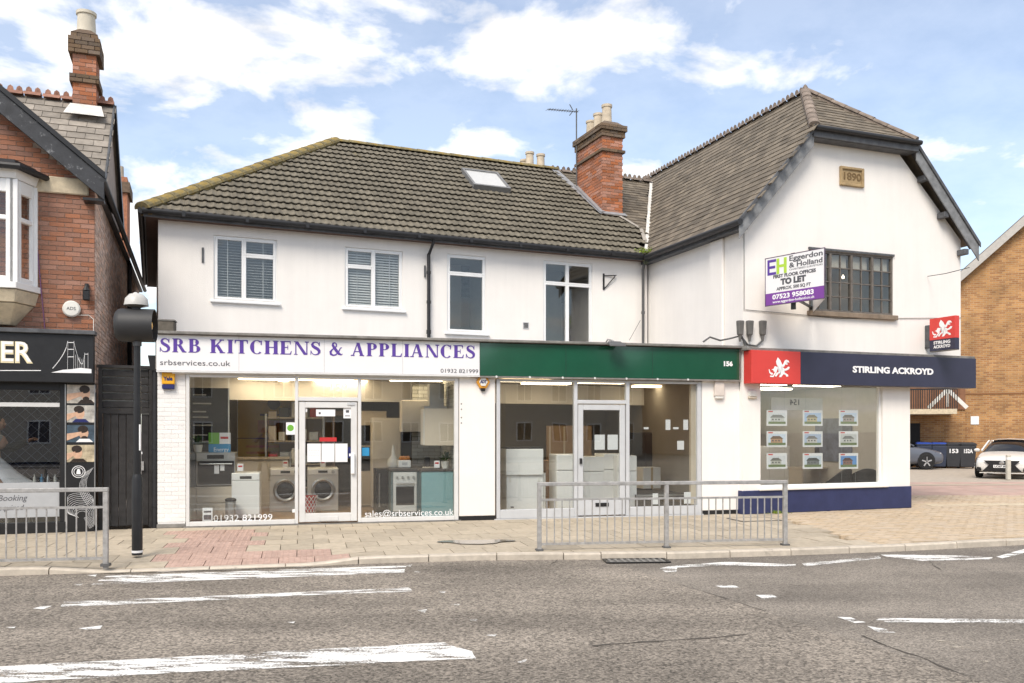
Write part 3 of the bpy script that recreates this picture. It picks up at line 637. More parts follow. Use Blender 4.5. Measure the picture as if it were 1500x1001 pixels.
# double-roman tiles, one by one
TW, TE, TL = .30, .312, .42
prof = []
for i in range(13):
    t = i / 12; prof.append((-TW / 2 + TW * t, .016 * max(0, math.cos(2 * math.pi * (t * 2 - .5))) ** .8 if True else 0))
tu = MB(); n = len(prof)
tu.add([(x, 0, z * 1.3 + .060) for x, z in prof] + [(x, TL, z * 1.2 + .006) for x, z in prof] + [(x, 0, z * 1.3 + .044) for x, z in prof] + [(x, TL, z - .004) for x, z in prof], [(i, i+1, n+i+1, n+i) for i in range(n-1)] + [(2*n+i, 2*n+i+1, i+1, i) for i in range(n-1)] + [(3*n+i, 3*n+i+1, 2*n+i+1, 2*n+i) for i in range(n-1)])
tm = []
nr = int((slope * (MIDV + .25)) / TE) + 1
for r_ in range(nr):
    s0 = r_ * TE - .06; v0 = -.25 + s0 / slope; c_ = 0
    u = -.3
    while u < vt[0] + .5:
        vc = v0 + .5 * TE / slope
        if inpoly(u, vc, tilepoly) and inpoly(u - .07, vc, tilepoly):
            if vc < MIDV and s0 + TL < slope * (MIDV + .25) + .12:
                j = Vector((random.uniform(-.004, .004), random.uniform(-.004, .004), random.uniform(0, .004))); loc = Vector((u, v0, zM(v0))) + j
                tm.append(mtx(loc, (1, 0, 0), up, nor))
        u += TW
pieces('roof_tile', tu, TILE, tm, roof, 300, 'upper_roof_tiles', key=lambda q: (FM.w(q[0][3], q[1][3]).xy.length))
# hip and ridge tiles (half round, bedded in mortar)
def half_round(r, L, n=8, taper=.9):
    b = MB(); rr = [(1, 0), (taper, L)]; vs = []
    for k, h in rr:
        for i in range(n + 1): a = math.pi * i / n; vs.append((math.cos(a) * r * k, h, math.sin(a) * r * k * .75))
    b.add(vs, [(i, i + 1, n + 2 + i, n + 1 + i) for i in range(n)] + [tuple(range(n, -1, -1))]); return b
def run_tiles(name, unit, m, parent, a, b_, step, upv=(0, 0, 1), limit=300, jit=.006):
    a, b_ = Vector(a), Vector(b_); d = (b_ - a); L = d.length; d.normalize(); s_ = d.cross(Vector(upv)).normalized(); w = s_.cross(d); k = int(L / step); M_ = []
    for i in range(k):
        j = Vector([random.uniform(-jit, jit) for _ in range(3)]); M_.append(mtx(a + d * (i * L / k) + j, s_, d, w))
    pieces(name, unit, m, M_, parent, limit)
run_tiles('hip_tile', half_round(.17, .40), TILEM, roof, (-.27, -.27, MZ + .0), (MIDV, MIDV, RZM + .015), .36)
MB().beam((-.22, -.22, MZ - .03), (MIDV, MIDV, RZM - .03), .26, .13).build('hip_bedding', TILEM, roof)
run_tiles('ridge_tile', half_round(.125, .45), TILEM, roof, (MIDV - .1, MIDV, RZM + .02), (rtop[0] + .1, MIDV, RZM + .02), .42)
# slate part between the tiles and the valley, with lead and mortar
def slates(name, m, parent, origin, xa, ua, na, poly, W=.25, E=.19, T=.006, frame=None):
    """slates on a plane: origin + x*xa + s*ua ; poly in (x, s)"""
    b = MB(); xs = [p[0] for p in poly]; ss = [p[1] for p in poly]; s = min(ss); k = 0
    while s < max(ss):
        x = min(xs) - (W / 2) * (k % 2)
        while x < max(xs):
            q = [(x + .004, s), (x + W - .004, s), (x + W - .004, s + E * 1.05), (x + .004, s + E * 1.05)]
            c = [p for p in q if inpoly(p[0] * .999 + .0005, p[1], poly)]
            cx, cs = x + W / 2, s + E / 2
            if inpoly(cx, cs, poly):
                j = random.uniform(0, .006); sk = random.uniform(-.004, .004) - (.02 if random.random() < .02 else 0); x0, x1 = q[0][0], q[1][0]
                lo, hi = .014 + T + j, .003 + T
                V = [origin + xa * xx + ua * (yy + sk) + na * h for xx, yy, h in ((x0, s, lo), (x1, s, lo), (x1, s + E * 1.05, hi), (x0, s + E * 1.05, hi), (x0, s, 0), (x1, s, 0))]
                b.add(V, [(0, 1, 2, 3), (4, 5, 1, 0), (4, 0, 3), (1, 5, 2)])
            x += W
        s += E; k += 1
    return b.build(name, m, parent, kind='stuff')
toS = lambda p: (p[0], (p[1] + .25) * slope)
sp_ = [toS(p) for p in (vb, vt, (rtop[0], MIDV), f1, f2, f3, f4, f5)]
slates('slates', SLATE, roof, Vector((0, -.25, MZ)), Vector((1, 0, 0)), up, nor, sp_)
def ribbon(b, pts, w, lift=.03, nrm=nor):
    P = [Vector(p) for p in pts]
    for a, c in zip(P, P[1:]):
        d = (c - a).normalized(); s_ = d.cross(nrm).normalized() * w / 2; l = nrm * lift
        b.add([a - s_ + l, a + s_ + l, c + s_ + l, c - s_ + l], [(0, 1, 2, 3)])
lf = MB(); ribbon(lf, [D3(*p) for p in (rtop, f1, f2)], .20, .055); lf.build('lead_flashing', LEAD, roof)
lf = MB(); ribbon(lf, [D3(*p) for p in (f2, f3, f4, f5)], .10, .06); lf.build('mortar_fillet', mat('grey_mortar', (.34, .31, .27), .9, .2, 10), roof)
lf = MB(); vv = [D3(*valley(MZ + .02 + (RZM - MZ) * i / 12)) for i in range(13)]; ribbon(lf, [(x + random.uniform(-.01, .01), y, z) for x, y, z in vv], .14, .045); lf.build('valley_mortar', MORTARW, roof)
# crested ridge tiles over the slates
crest = MB(); crest.add([(-.13, 0, -.08), (0, 0, .02), (.13, 0, -.08), (-.13, .29, -.08), (0, .29, .02), (.13, .29, -.08)], [(0, 1, 4, 3), (1, 2, 5, 4)])
for i in range(2):
    y0 = .03 + i * .145
    crest.add([(-.012, y0, .01), (-.012, y0 + .11, .01), (-.012, y0 + .095, .075), (-.012, y0 + .055, .105), (-.012, y0 + .015, .075), (.012, y0, .01), (.012, y0 + .11, .01), (.012, y0 + .095, .075), (.012, y0 + .055, .105), (.012, y0 + .015, .075)], [(0, 1, 2, 3, 4), (9, 8, 7, 6, 5), (0, 5, 6, 1), (1, 6, 7, 2), (2, 7, 8, 3), (3, 8, 9, 4), (4, 9, 5, 0)])
run_tiles('crested_ridge_tile', crest, RIDGE, roof, (rtop[0] - .1, MIDV, RZM + .05), (vt[0], MIDV, RZM + .10), .30)
# rooflight
c0, c1, c2, c3 = hitM(690, 282), hitM(741, 282), hitM(728, 259), hitM(681, 258); ua_, ub_ = (c0[0] + c3[0]) / 2, (c1[0] + c2[0]) / 2; va_, vb_ = (c0[1] + c1[1]) / 2, (c2[1] + c3[1]) / 2
sl = MB(); ex = lambda u, v, d: Vector((u, v, zM(v))) + nor * d
for (p, q, r, s) in ((ua_, ua_ + .06, va_, vb_), (ub_ - .06, ub_, va_, vb_), (ua_ + .06, ub_ - .06, va_, va_ + .06), (ua_ + .06, ub_ - .06, vb_ - .06, vb_)):
    sl.add([ex(p, r, .02), ex(q, r, .02), ex(q, s, .02), ex(p, s, .02), ex(p, r, .16), ex(q, r, .16), ex(q, s, .16), ex(p, s, .16)], [(4, 5, 6, 7), (0, 1, 5, 4), (1, 2, 6, 5), (2, 3, 7, 6), (3, 0, 4, 7)])
skl = sl.build('rooflight', mat('grey_rooflight_frame', (.17, .17, .17), .5), roof)
MB().poly([ex(ua_ + .05, va_ + .05, .15), ex(ub_ - .05, va_ + .05, .15), ex(ub_ - .05, vb_ - .05, .15), ex(ua_ + .05, vb_ - .05, .15)]).build('pane', GLASSS, main)
MB().poly([ex(ua_ + .04, va_ + .04, .125), ex(ub_ - .04, va_ + .04, .125), ex(ub_ - .04, vb_ - .04, .125), ex(ua_ + .04, vb_ - .04, .125)]).build('rooflight_glare_sheet', BLIND, main)  # white sheet added under the pane, standing in for its bright reflection
# brick chimney with three pots
def chimney_stack(parent, u0, u1, v0, v1, zb, zt, brick, dark, mort, bands, pots, name='chimney', L=.215, H=.065, potr=.13, poth=.42, potmat=POT):
    t = .012; core = MB().box(u0 + t, u1 - t, v0 + t, v1 - t, zb, zt - .02); ch = core.build(name, mort, parent)
    near, far, dk = [], [], []; z = zb; k = 0; g = .011
    def course(z, e, k, H=H):
        a0, a1, b0, b1 = u0 - e, u1 + e, v0 - e, v1 + e; out = ([], [])
        def rowx(y, yy, lst):
            x = a0 - (L + g) / 2 * (k % 2)
            while x < a1:
                p, q = max(x, a0), min(x + L, a1)
                if q - p > .03: j = random.uniform(-.003, .003); lst.append(boxm(p, q, min(y, yy) + j, max(y, yy) + j, z, z + H))
                x += L + g
        def rowy(x, xx, lst):
            y = b0 - (L + g) / 2 * ((k + 1) % 2)
            while y < b1:
                p, q = max(y, b0 + .0305), min(y + L, b1 - .0305)
                if q - p > .02: j = random.uniform(-.003, .003); lst.append(boxm(min(x, xx) + j, max(x, xx) + j, p, q, z, z + H))
                y += L + g
        rowx(b0, b0 + .03 + e, out[0]); rowx(b1, b1 - .03 - e, out[1]); rowy(a0, a0 + .03 + e, out[0]); rowy(a1, a1 - .03 - e, out[1]); return out
    while z + H < zt:
        e = 0; dkf = False
        for lo, hi, pr in bands:
            if lo <= z < hi: e = pr; dkf = True
        n_, f_ = course(z, e, k)
        if dkf: dk += n_ + f_
        else: near += n_; far += f_
        z += H + g; k += 1
    pieces('brick', UNIT, brick, near, ch, 300); 
    fb_ = MB()
    for q in far: fb_.add([q @ Vector(v) for v in UNIT.v], UNIT.f)
    if fb_.v: fb_.build('far_side_bricks', brick, ch, kind='stuff')
    pieces('corbel_brick', UNIT, dark, dk, ch, 300)
    MB().add([(u0 - .03, v0 - .03, zt - .03), (u1 + .03, v0 - .03, zt - .03), (u1 + .03, v1 + .03, zt - .03), (u0 - .03, v1 + .03, zt - .03), (u0 + .1, v0 + .1, zt + .09), (u1 - .1, v0 + .1, zt + .09), (u1 - .1, v1 - .1, zt + .09), (u0 + .1, v1 - .1, zt + .09)], [(0, 1, 5, 4), (1, 2, 6, 5), (2, 3, 7, 6), (3, 0, 4, 7), (4, 5, 6, 7)]).build('flaunching', BRICKC, ch)
    for (pu_, pv_, s_) in pots:
        MB().lathe([(potr * 1.02, 0), (potr, .05), (potr * .9, poth * .8 * s_), (potr * .92, poth * .86 * s_), (potr * 1.04, poth * .88 * s_), (potr * 1.06, poth * s_), (potr * .86, poth * s_), (potr * .82, poth * .6 * s_)], pu_, pv_, 18, cz=zt + .04).build('chimney_pot', potmat, ch, smooth=True)
    return ch
cu, cv = hitM(884, 314); cu0, cu1, cv0, cv1 = cu - .02, cu + .55, cv, cv + 1.42; czt = 9.28
chm = chimney_stack(main, cu0, cu1, cv0, cv1, zM(cv) - .25, czt, BRICK, BRICKC, MORTAR, [(czt - .35, czt - .18, .045), (czt - .18, czt, .085), (czt - .78, czt - .64, .05)], [(cu0 + .28, cv0 + .3, 1.25), (cu0 + .28, cv0 + .75, 1.08), (cu0 + .28, cv0 + 1.15, .95)])
lf = MB(); ribbon(lf, [D3(cu0 - .04, cv1), D3(cu0 - .04, cv0 - .04)], .16, .075); ribbon(lf, [D3(cu0 - .05, cv0 - .05), D3(cu1 + .05, cv0 - .05)], .16, .075); lf.build('chimney_flashing', LEAD, roof)
# second chimney behind the ridge: only its pots show
ru, rz_ = FM.uz(781, 250, 5.6)
MB().box(ru - .5, ru + .5, 5.1, 6.1, 7.0, rz_ - .1).build('rear_chimney', BRICKC, main)
for px_, hh in ((768, .38), (776, .52), (792, .50)):
    uu = FM.u(px_, 5.5 if px_ != 768 else 5.8); MB().lathe([(.13, 0), (.12, .05), (.11, hh), (.13, hh + .02), (.13, hh + .08), (.1, hh + .08), (.1, hh * .5)], uu, 5.5 if px_ != 768 else 5.8, 16, cz=rz_ - .12).build('chimney_pot', POT, main, smooth=True)
# ================================================================ GABLE BUILDING
gab = thing('gable_building', 'white rendered corner building with steep half-hipped slate roof', 'building', FG)
GW = 5.56; GR = 2.78; GRZ = 9.08; SLV = 3.76; UE = GW - GU                # ridge at u = GR
GFW = FG.u(1333)                                                       # ground floor front ends here
zG = lambda u: GZ + GS * (u - GU)
s1u, s1z0 = FG.uz(1185, 458, 0); s2u = FG.u(1308); sz0, sz1 = FG.z(1246, 459), FG.z(1246, 371)
UPH = (s1u, s2u, sz0, sz1)
gx0, gx1 = FG.u(1114), FG.u(1293); gz0, gz1 = FG.z(1200, 712), 2.56
b = MB(); wall_holes(b, 0, GFW, .0, 2.62, [(gx0, gx1, gz0, gz1)], 0, .18)
wall_holes(b, 0, GW, 2.62, GZ + .1, [UPH], 0, .12)
b.poly([(0, 0, GZ + .1), (GW, 0, GZ + .1), (GW - (7.5 - GZ) / GS + GU + .02, 0, 7.5), ((7.5 - GZ) / GS + GU, 0, 7.5)])
b.poly([(0, SLV + 1, 0), (0, 0, 0), (0, 0, GZ + .1), (0, SLV + 1, GZ + .1)]); b.poly([(GW, 0, 2.62), (GW, 10, 2.62), (GW, 10, GZ + .1), (GW, 0, GZ + .1)])
b.poly([(GFW, 0, 0), (GFW, 9, 0), (GFW, 9, 2.62), (GFW, 0, 2.62)]); b.poly([(GFW, 0, 2.62), (GW, 0, 2.62), (GW, 9, 2.62), (GFW, 9, 2.62)])
b.build('wall', WHITE, gab)
MB().box(-.02, GFW + .02, -.03, .0, 0, FG.z(1200, 716)).box(GFW, GFW + .025, 0, 5, 0, FG.z(1200, 716)).box(-.022, .0, -.0, .6, 0, FG.z(1200, 716)).build('plinth', NAVYP, gab, bevel=.01)
MB().box(gx0 - .06, gx1 + .1, -.07, .16, gz0 - .06, gz0 - .002).build('window_sill', WHITE, gab, bevel=.01)
MB().box(-.06, -.004, SLV * .16, SLV * .16 + .45, 3.3, GZ - .16).build('wall_pier', WHITE, gab, bevel=.01)
# steel casement window of small panes
b = MB(); x0, x1, z0, z1 = UPH; frame_rect(b, x0, x1, z0, z1, .045, .01, .08); CW = (x1 - x0) / 4; RH = (z1 - z0 - .06) / 4
fr_m = mat('brown_grey_casement', (.14, .122, .105), .6, .25, 10); 
for i in range(1, 4): b.box(x0 + CW * i - .025, x0 + CW * i + .025, .0, .08, z0 + .045, z1 - .045)
for i in range(4):
    xc = x0 + CW * (i + .5); b.box(xc - .011, xc + .011, .022, .06, z0 + .045, z1 - .045)
    xa, xb = x0 + CW * i + (.045 if i == 0 else .025), x0 + CW * (i + 1) - (.045 if i == 3 else .025)
    for j in range(1, 4): zc = z0 + .03 + RH * j; b.box(xa, xb, .024, .058, zc - .011, zc + .011)
gw = b.build('window', fr_m, gab)
for i in range(8):
    for j in range(4):
        xa = x0 + CW * i / 2 + .012; xb = x0 + CW * (i + 1) / 2 - .012; za = z0 + .03 + RH * j + .011; zb = za + RH - .022
        pn = MB().box(xa, xb, .038, .042, za, zb).build('pane', GLASSU, gw)
MB().box(x0 - .05, x1 + .07, -.08, .06, z0 - .10, z0 - .003).build('sill', mat('weathered_sill', (.22, .17, .125), .85, .25, 8, .4), gw, bevel=.008)
MB().box(x0 - .02, x1 + .02, -.03, .03, z1 + .003, z1 + .045).build('head_drip', DARKWOOD, gw)
rm = MB(); rm.poly([(x0 - .3, 3, z0 - .6), (x1 + .3, 3, z0 - .6), (x1 + .3, 3, z1 + .3), (x0 - .3, 3, z1 + .3)]); rm.poly([(x0-.3, .12, z0-.6), (x0-.3, 3, z0-.6), (x0-.3, 3, z1+.3), (x0-.3, .12, z1+.3)]); rm.poly([(x1+.3, .12, z0-.6), (x1+.3, 3, z0-.6), (x1+.3, 3, z1+.3), (x1+.3, .12, z1+.3)])
rm.poly([(x0-.3, .12, z1+.25), (x1+.3, .12, z1+.25), (x1+.3, 3, z1+.25), (x0-.3, 3, z1+.25)]); rm.poly([(x0-.3, .12, z0-.6), (x1+.3, .12, z0-.6), (x1+.3, 3, z0-.6), (x0-.3, 3, z0-.6)]); rm.build('room_lining', WALLP, gw)
bu, bz = FG.uz(1235, 407, 1.5); MB().lathe([(.005, -.025), (.025, -.012), (.03, .015), (.015, .04), (.01, .06)], bu, 1.5, 12, cz=bz).build('lit_bulb', BULB, gw, smooth=True)
rbm = MB()
for i in range(4): rbm.box(x0 + CW * i + .05, x0 + CW * (i + 1) - .05, .11, .115, z1 - RH * 1.05, z1 - .02)
rbm.build('roller_blind', mat('cream_roller_blind', (.62, .56, .46), .8), gw)
# roof: left slope, right slope, half hip
HV, HZ = -.27, 7.56; hu0 = (HZ - GZ) / GS + GU; hu1 = GW - hu0; RV0 = 1.6; RV1 = 9.4
gl_s = math.sqrt(1 + GS * GS); gx = Vector((0, 1, 0)); gup = Vector((1 / gl_s, 0, GS / gl_s)); gn = Vector((-GS / gl_s, 0, 1 / gl_s))
def toG(p):                                                             # main-roof plane point -> (v, s) on this slope
    w = FM.w(p[0], p[1]); u, v = FG.inv(w.x, w.y); return (v, (u - GU) * gl_s)
vg = [toG(valley(MZ + .02 + (RZM - MZ) * i / 6)) for i in range(7)]
RS = (GR - GU) * gl_s; hs = (hu0 - GU) * gl_s
pol = [(HV, 0), (vg[0][0], 0)] + vg + [(RV1, RS), (RV0, RS), (HV, hs)]
gorg = Vector((GU, 0, GZ))
dk = MB(); dk.poly([gorg + gx * p[0] + gup * p[1] for p in [(HV, 0), (vg[0][0], 0)] + [vg[-1]] + [(RV1, RS), (RV0, RS), (HV, hs)]])
dk.poly([(UE, HV, GZ), (UE, RV1, GZ), (GR, RV1, GRZ), (GR, RV0, GRZ), (hu1, HV, HZ)]); dk.poly([(hu0, HV, HZ), (hu1, HV, HZ), (GR, RV0, GRZ)])
groof = dk.build('roof', SLATE, gab)
slates('slates', SLATE, groof, gorg, gx, gup, gn, [(p[0], p[1]) for p in pol], W=.26, E=.185)
hl = math.hypot(RV0 - HV, GRZ - HZ); hup = Vector((0, (RV0 - HV) / hl, (GRZ - HZ) / hl)); hn = Vector((0, -(GRZ - HZ) / hl, (RV0 - HV) / hl))
slates('hip_slates', SLATE, groof, Vector((0, HV, HZ)), Vector((1, 0, 0)), hup, hn, [(hu0, 0), (hu1, 0), (GR, hl)], W=.26, E=.185)
run_tiles('crested_ridge_tile', crest, RIDGE, groof, (GR, RV0 + .05, GRZ + .07), (GR, RV1, GRZ + .07), .30)
hipu = half_round(.11, .36)
run_tiles('hip_tile', hipu, RIDGE, groof, (hu0 + .02, HV + .02, HZ + .03), (GR, RV0, GRZ + .05), .32); run_tiles('hip_tile', hipu, RIDGE, groof, (hu1 - .02, HV + .02, HZ + .03), (GR, RV0, GRZ + .05), .32)
for hx_ in (hu0 + .05, hu1 - .05): MB().beam((hx_, HV + .05, HZ - .02), (GR, RV0 + .02, GRZ - .0), .18, .10).build('hip_bedding', RIDGE, groof)
MB().lathe([(.05, -.05), (.06, .0), (.03, .05), (.01, .07)], GR, RV0, 10, cz=GRZ + .12).build('finial', RIDGE, groof, smooth=True)
# bargeboards, hip fascia, gutters
def board(name, a, c, drop_, y0, y1, m=DARKWOOD):
    return MB().prism([(a[0], a[1] - drop_), (c[0], c[1] - drop_), (c[0], c[1]), (a[0], a[1])] if c[0] > a[0] else [(c[0], c[1] - drop_), (a[0], a[1] - drop_), (a[0], a[1]), (c[0], c[1])], y0, y1).build(name, m, gab, bevel=.006)
BW = mat('pale_grey_bargeboard', (.20, .205, .21), .6, .3, 7, .3, 30)
board('bargeboard', (GU - .03, GZ - .01), (hu0 + .02, HZ - .01), .36, HV + .02, HV + .05, BW); board('bargeboard', (UE + .03, GZ - .01), (hu1 - .02, HZ - .01), .36, HV + .02, HV + .05, BW)
board('verge_trim', (GU - .05, GZ + .02), (hu0 + .02, HZ + .02), .10, HV - .012, HV + .018); board('verge_trim', (UE + .05, GZ + .02), (hu1 - .02, HZ + .02), .10, HV - .012, HV + .018)
for a, c in (((GU - .02, GZ - .05), (hu0, HZ - .05)), ((UE + .02, GZ - .05), (hu1, HZ - .05))): board('verge_soffit', a, c, .03, HV + .052, -.002, DARKWOOD)
MB().box(hu0 - .02, hu1 + .02, HV - .01, HV + .03, HZ - .20, HZ + .0).build('hip_fascia', DARKWOOD, gab, bevel=.006)
MB().box(hu0 + .02, hu1 - .02, HV + .032, -.002, HZ - .205, HZ - .18).build('hip_soffit', DARKWOOD, gab)
MB().tube([(hu0 - .02, HV - .06, HZ - .03), (hu1 + .02, HV - .06, HZ - .03)], .05, 10).build('hip_gutter', GUTTER, gab, smooth=True)
for uu, zz in ((GW - .62, GZ + .62), (GW - .06, GZ - .12), (hu1 + .3, HZ - .62)): MB().box(uu - .06, uu + .06, HV + .055, -.003, zz - .12, zz).build('purlin_end', DARKWOOD, gab, bevel=.01)
MB().tube([(GU - .04, HV - .02, GZ - .05), (GU - .04, vg[0][0] - .1, GZ - .05)], .062, 10).build('gutter', GUTTER, gab, smooth=True)
MB().box(GU + .02, GU + .05, HV + .1, SLV, GZ - .16, GZ - .0).build('fascia_board', DARKWOOD, gab)
MB().box(GU + .05, -.003, HV + .1, SLV, GZ - .15, GZ - .125).build('soffit', DARKWOOD, gab)
# date plaque
pu0, pz0 = FG.uz(1230, 274, -.02); pu1, pz1 = FG.uz(1265, 247, -.02); pz0 = FG.z(1247, 274); pz1 = FG.z(1247, 246)
pq = thing('date_plaque', 'small sandstone plaque reading 1890 high on the gable', 'plaque', FG, (pu0 + pu1) / 2, -.002, pz0)
hw = (pu1 - pu0) / 2; hh = pz1 - pz0; bq = MB(); frame_rect(bq, -hw, hw, 0, hh, .055, -.05, 0); bq.build('border', STONE, pq, bevel=.01); MB().box(-hw + .05, hw - .05, -.016, 0, .05, hh - .05).build('tablet', STONE, pq)
text('1890', .21, mat('dark_stone_letter', (.17, .11, .05), .9), pq, (0, -.018, hh / 2), width=hw * 1.45, bold=.004, depth=.006)
# ground-floor office: interior
off = MB(); X0, X1, DV = .08, GFW - .06, 5.0
off.poly([(X0, .05, .02), (X1, .05, .02), (X1, DV, .02), (X0, DV, .02)]); off.build('office_floor', FLOORW, gab)
MB().poly([(X0, .05, 2.6), (X1, .05, 2.6), (X1, DV, 2.6), (X0, DV, 2.6)]).build('office_ceiling', CEIL, gab)
ow = MB(); ow.poly([(X0, DV, 0), (X1, DV, 0), (X1, DV, 2.6), (X0, DV, 2.6)]); ow.poly([(X0, .05, 0), (X0, DV, 0), (X0, DV, 2.6), (X0, .05, 2.6)]); ow.poly([(X1, .05, 0), (X1, DV, 0), (X1, DV, 2.6), (X1, .05, 2.6)]); ow.poly([(X0, .19, 0), (X1, .19, 0), (X1, .19, gz0), (X0, .19, gz0)])
ow.build('office_wall', WALLP, gab)
MB().box(1.9, 2.3, 3.2, 3.5, .02, 2.58).box(X0 + .02, 1.0, 2.8, 3.0, .02, 2.58).build('office_partition', WALLD, gab)
MB().box(1.3, X1 - .2, DV - .3, DV - .02, 1.1, 1.16).box(1.3, X1 - .2, DV - .3, DV - .02, 1.7, 1.76).build('wall_shelf', WALLD, gab)
for i, (uu, vv) in enumerate(((1.2, 1.0), (2.6, 1.0), (1.2, 2.6), (2.6, 2.6), (2.0, 4))): MB().box(uu - .5, uu + .5, vv - .16, vv + .16, 2.56, 2.594).build('ceiling_light_panel', LAMPW, gab)
MB().box(gx0, gx1, .085, .093, gz0, gz1).build('shop_pane', GLASS, gab)
b = MB(); frame_rect(b, gx0, gx1, gz0, gz1, .04, .06, .12); b.build('shop_window_frame', UPVC, gab)

MB().box(1.25, 1.85, DV - .05, DV - .02, .05, 2.05).build('office_door', WALLD, gab)
MB().box(2.5, 3.4, 2.9, 3.3, .02, 1.25).build('office_cabinet', APPL, gab, bevel=.01)
MB().box(X1 - .04, X1 - .01, 1.6, 2.8, .9, 1.9).build('wall_poster', mat('office_poster', (.16, .18, .24), .5, .4, 4), gab)
MB().box(.35, .95, 3.9, 4.3, .02, 1.9).build('office_bookcase', WALLD, gab, bevel=.01)
# ================================================================ SHOP ROW (ground floor of the main building)
def fmat(F): return Matrix.Translation((F.ox, F.oy, 0)) @ Matrix.Rotation(F.a, 4, 'Z')
REL = fmat(FM).inverted() @ fmat(FS)
def bS(b, name, m, **kw):
    o = b.build(name, m, main, **kw); o.matrix_basis = REL; return o
U = lambda px, v=0: FS.u(px, v)
Z = lambda px, py, v=0: FS.z(px, py, v)
SR = U(1084)                                                          # right end
FZ0, FZ1 = 2.60, 3.19                                                 # fascia
a0, a1, b0, b1 = U(272), U(672), U(725), U(1027)
# piers and structure
b = MB(); b.box(0, a0 - .004, -.02, 6.5, 0, 2.75).build; 
pier = MB().box(.006, a0 - .006, -.012, .3, 0, FZ0 + .05).build('pier', WHITE2, main); pier.matrix_basis = REL
pieces('painted_brick', UNIT, WHITE2, bricks_xz(.0, a0, .10, FZ0, -.0165, t=.03, jit=.0015, g=.008), pier, 300)
bS(MB().box(-.01, a0 + .01, -.045, .28, 0, .07), 'pier_base', COPING, bevel=.01)
for x0, x1 in ((a1, b0), (b1, SR)):
    bS(MB().box(x0 + .002, x1 - .002, -.035, .3, .08, FZ0 + .05), 'pier', WHITE, bevel=.008); bS(MB().box(x0 + .001, x1 - .001, -.03, .28, 0, .08), 'pier_base', BLACK)
b = MB(); b.poly([(0, 6.5, 0), (0, .02, 0), (0, .02, 3.1), (0, 6.5, 3.1)]); bS(b, 'side_wall', WHITE)
b = MB(); b.poly([(0, -.0, 3.14), (SR, -.0, 3.14), (SR - .1, 4.2, 3.14), (-.3, 2.0, 3.14)]); bS(b, 'flat_roof', LEAD)
cop = MB(); cop.box(-.05, SR + .03, -.22, .3, FZ1 + .002, FZ1 + .05); bS(cop, 'coping', COPING, bevel=.008)
bS(MB().box(-.02, SR, -.10, .25, FZ0 + .02, FZ1), 'fascia_backing', COPING)
bS(MB().box(a0 - .2, a1 + .2, -.10, .0, FZ0 - .05, FZ0 + .018), 'blind_box', ALU, bevel=.005); bS(MB().box(b0 - .02, SR - .2, -.10, .0, FZ0 - .03, FZ0 + .018), 'blind_box', GREYALU, bevel=.005)
# interiors
CZ = 2.62
def room(x0, x1, d, wall, back, floor, y0=.09):
    bS(MB().poly([(x0, y0 - .1, .025), (x1, y0 - .1, .025), (x1, d, .025), (x0, d, .025)]), 'shop_floor', floor)
    bS(MB().poly([(x0, y0, CZ), (x1, y0, CZ), (x1, d, CZ), (x0, d, CZ)]), 'shop_ceiling', CEIL)
    bS(MB().poly([(x0, y0, 0), (x0, d, 0), (x0, d, CZ), (x0, y0, CZ)]).poly([(x1, y0, 0), (x1, d, 0), (x1, d, CZ), (x1, y0, CZ)]), 'shop_wall', wall)
    bS(MB().poly([(x0, d, 0), (x1, d, 0), (x1, d, CZ), (x0, d, CZ)]), 'shop_back_wall', back)
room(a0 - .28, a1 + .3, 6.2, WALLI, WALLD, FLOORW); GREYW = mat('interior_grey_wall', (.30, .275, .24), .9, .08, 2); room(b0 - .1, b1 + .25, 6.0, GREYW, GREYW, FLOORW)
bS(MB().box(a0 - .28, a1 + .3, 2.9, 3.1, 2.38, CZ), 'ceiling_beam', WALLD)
g_ = MB()
for i in range(1, 6): g_.box(a0 - .28, a1 + .3, i * .6 - .012, i * .6 + .012, CZ - .008, CZ)
for i in range(9): g_.box(a0 + i * .6 - .012, a0 + i * .6 + .012, .1, 2.9, CZ - .0085, CZ - .001)
bS(g_, 'ceiling_grid', WALLP)
for px_, py_, vv, w in ((402, 563, 1.1, .55), (394, 571, 1.7, .55), (380, 577, 2.3, .55), (478, 571, 1.7, .5), (500, 577, 2.3, .5), (610, 565, 1.5, .5)):
    u_ = U(px_, vv); bS(MB().box(u_ - w, u_ + w, vv - .15, vv + .15, CZ - .045, CZ - .012), 'ceiling_light_panel', LAMP)
for px_, vv in ((768, 1.2), (800, 2.0), (880, 1.4), (960, 2.6), (760, 3.4)):
    u_ = U(px_, vv); bS(MB().box(u_ - .5, u_ + .5, vv - .16, vv + .16, CZ - .045, CZ - .012), 'ceiling_light_panel', LAMP)
for px_, vv in ((368, .7), (418, .7), (458, .7), (575, .6), (640, .7)):
    bS(MB().lathe([(.035, 0), (.04, .02)], U(px_, vv), vv, 10, cz=CZ - .022), 'spotlight', BULB)
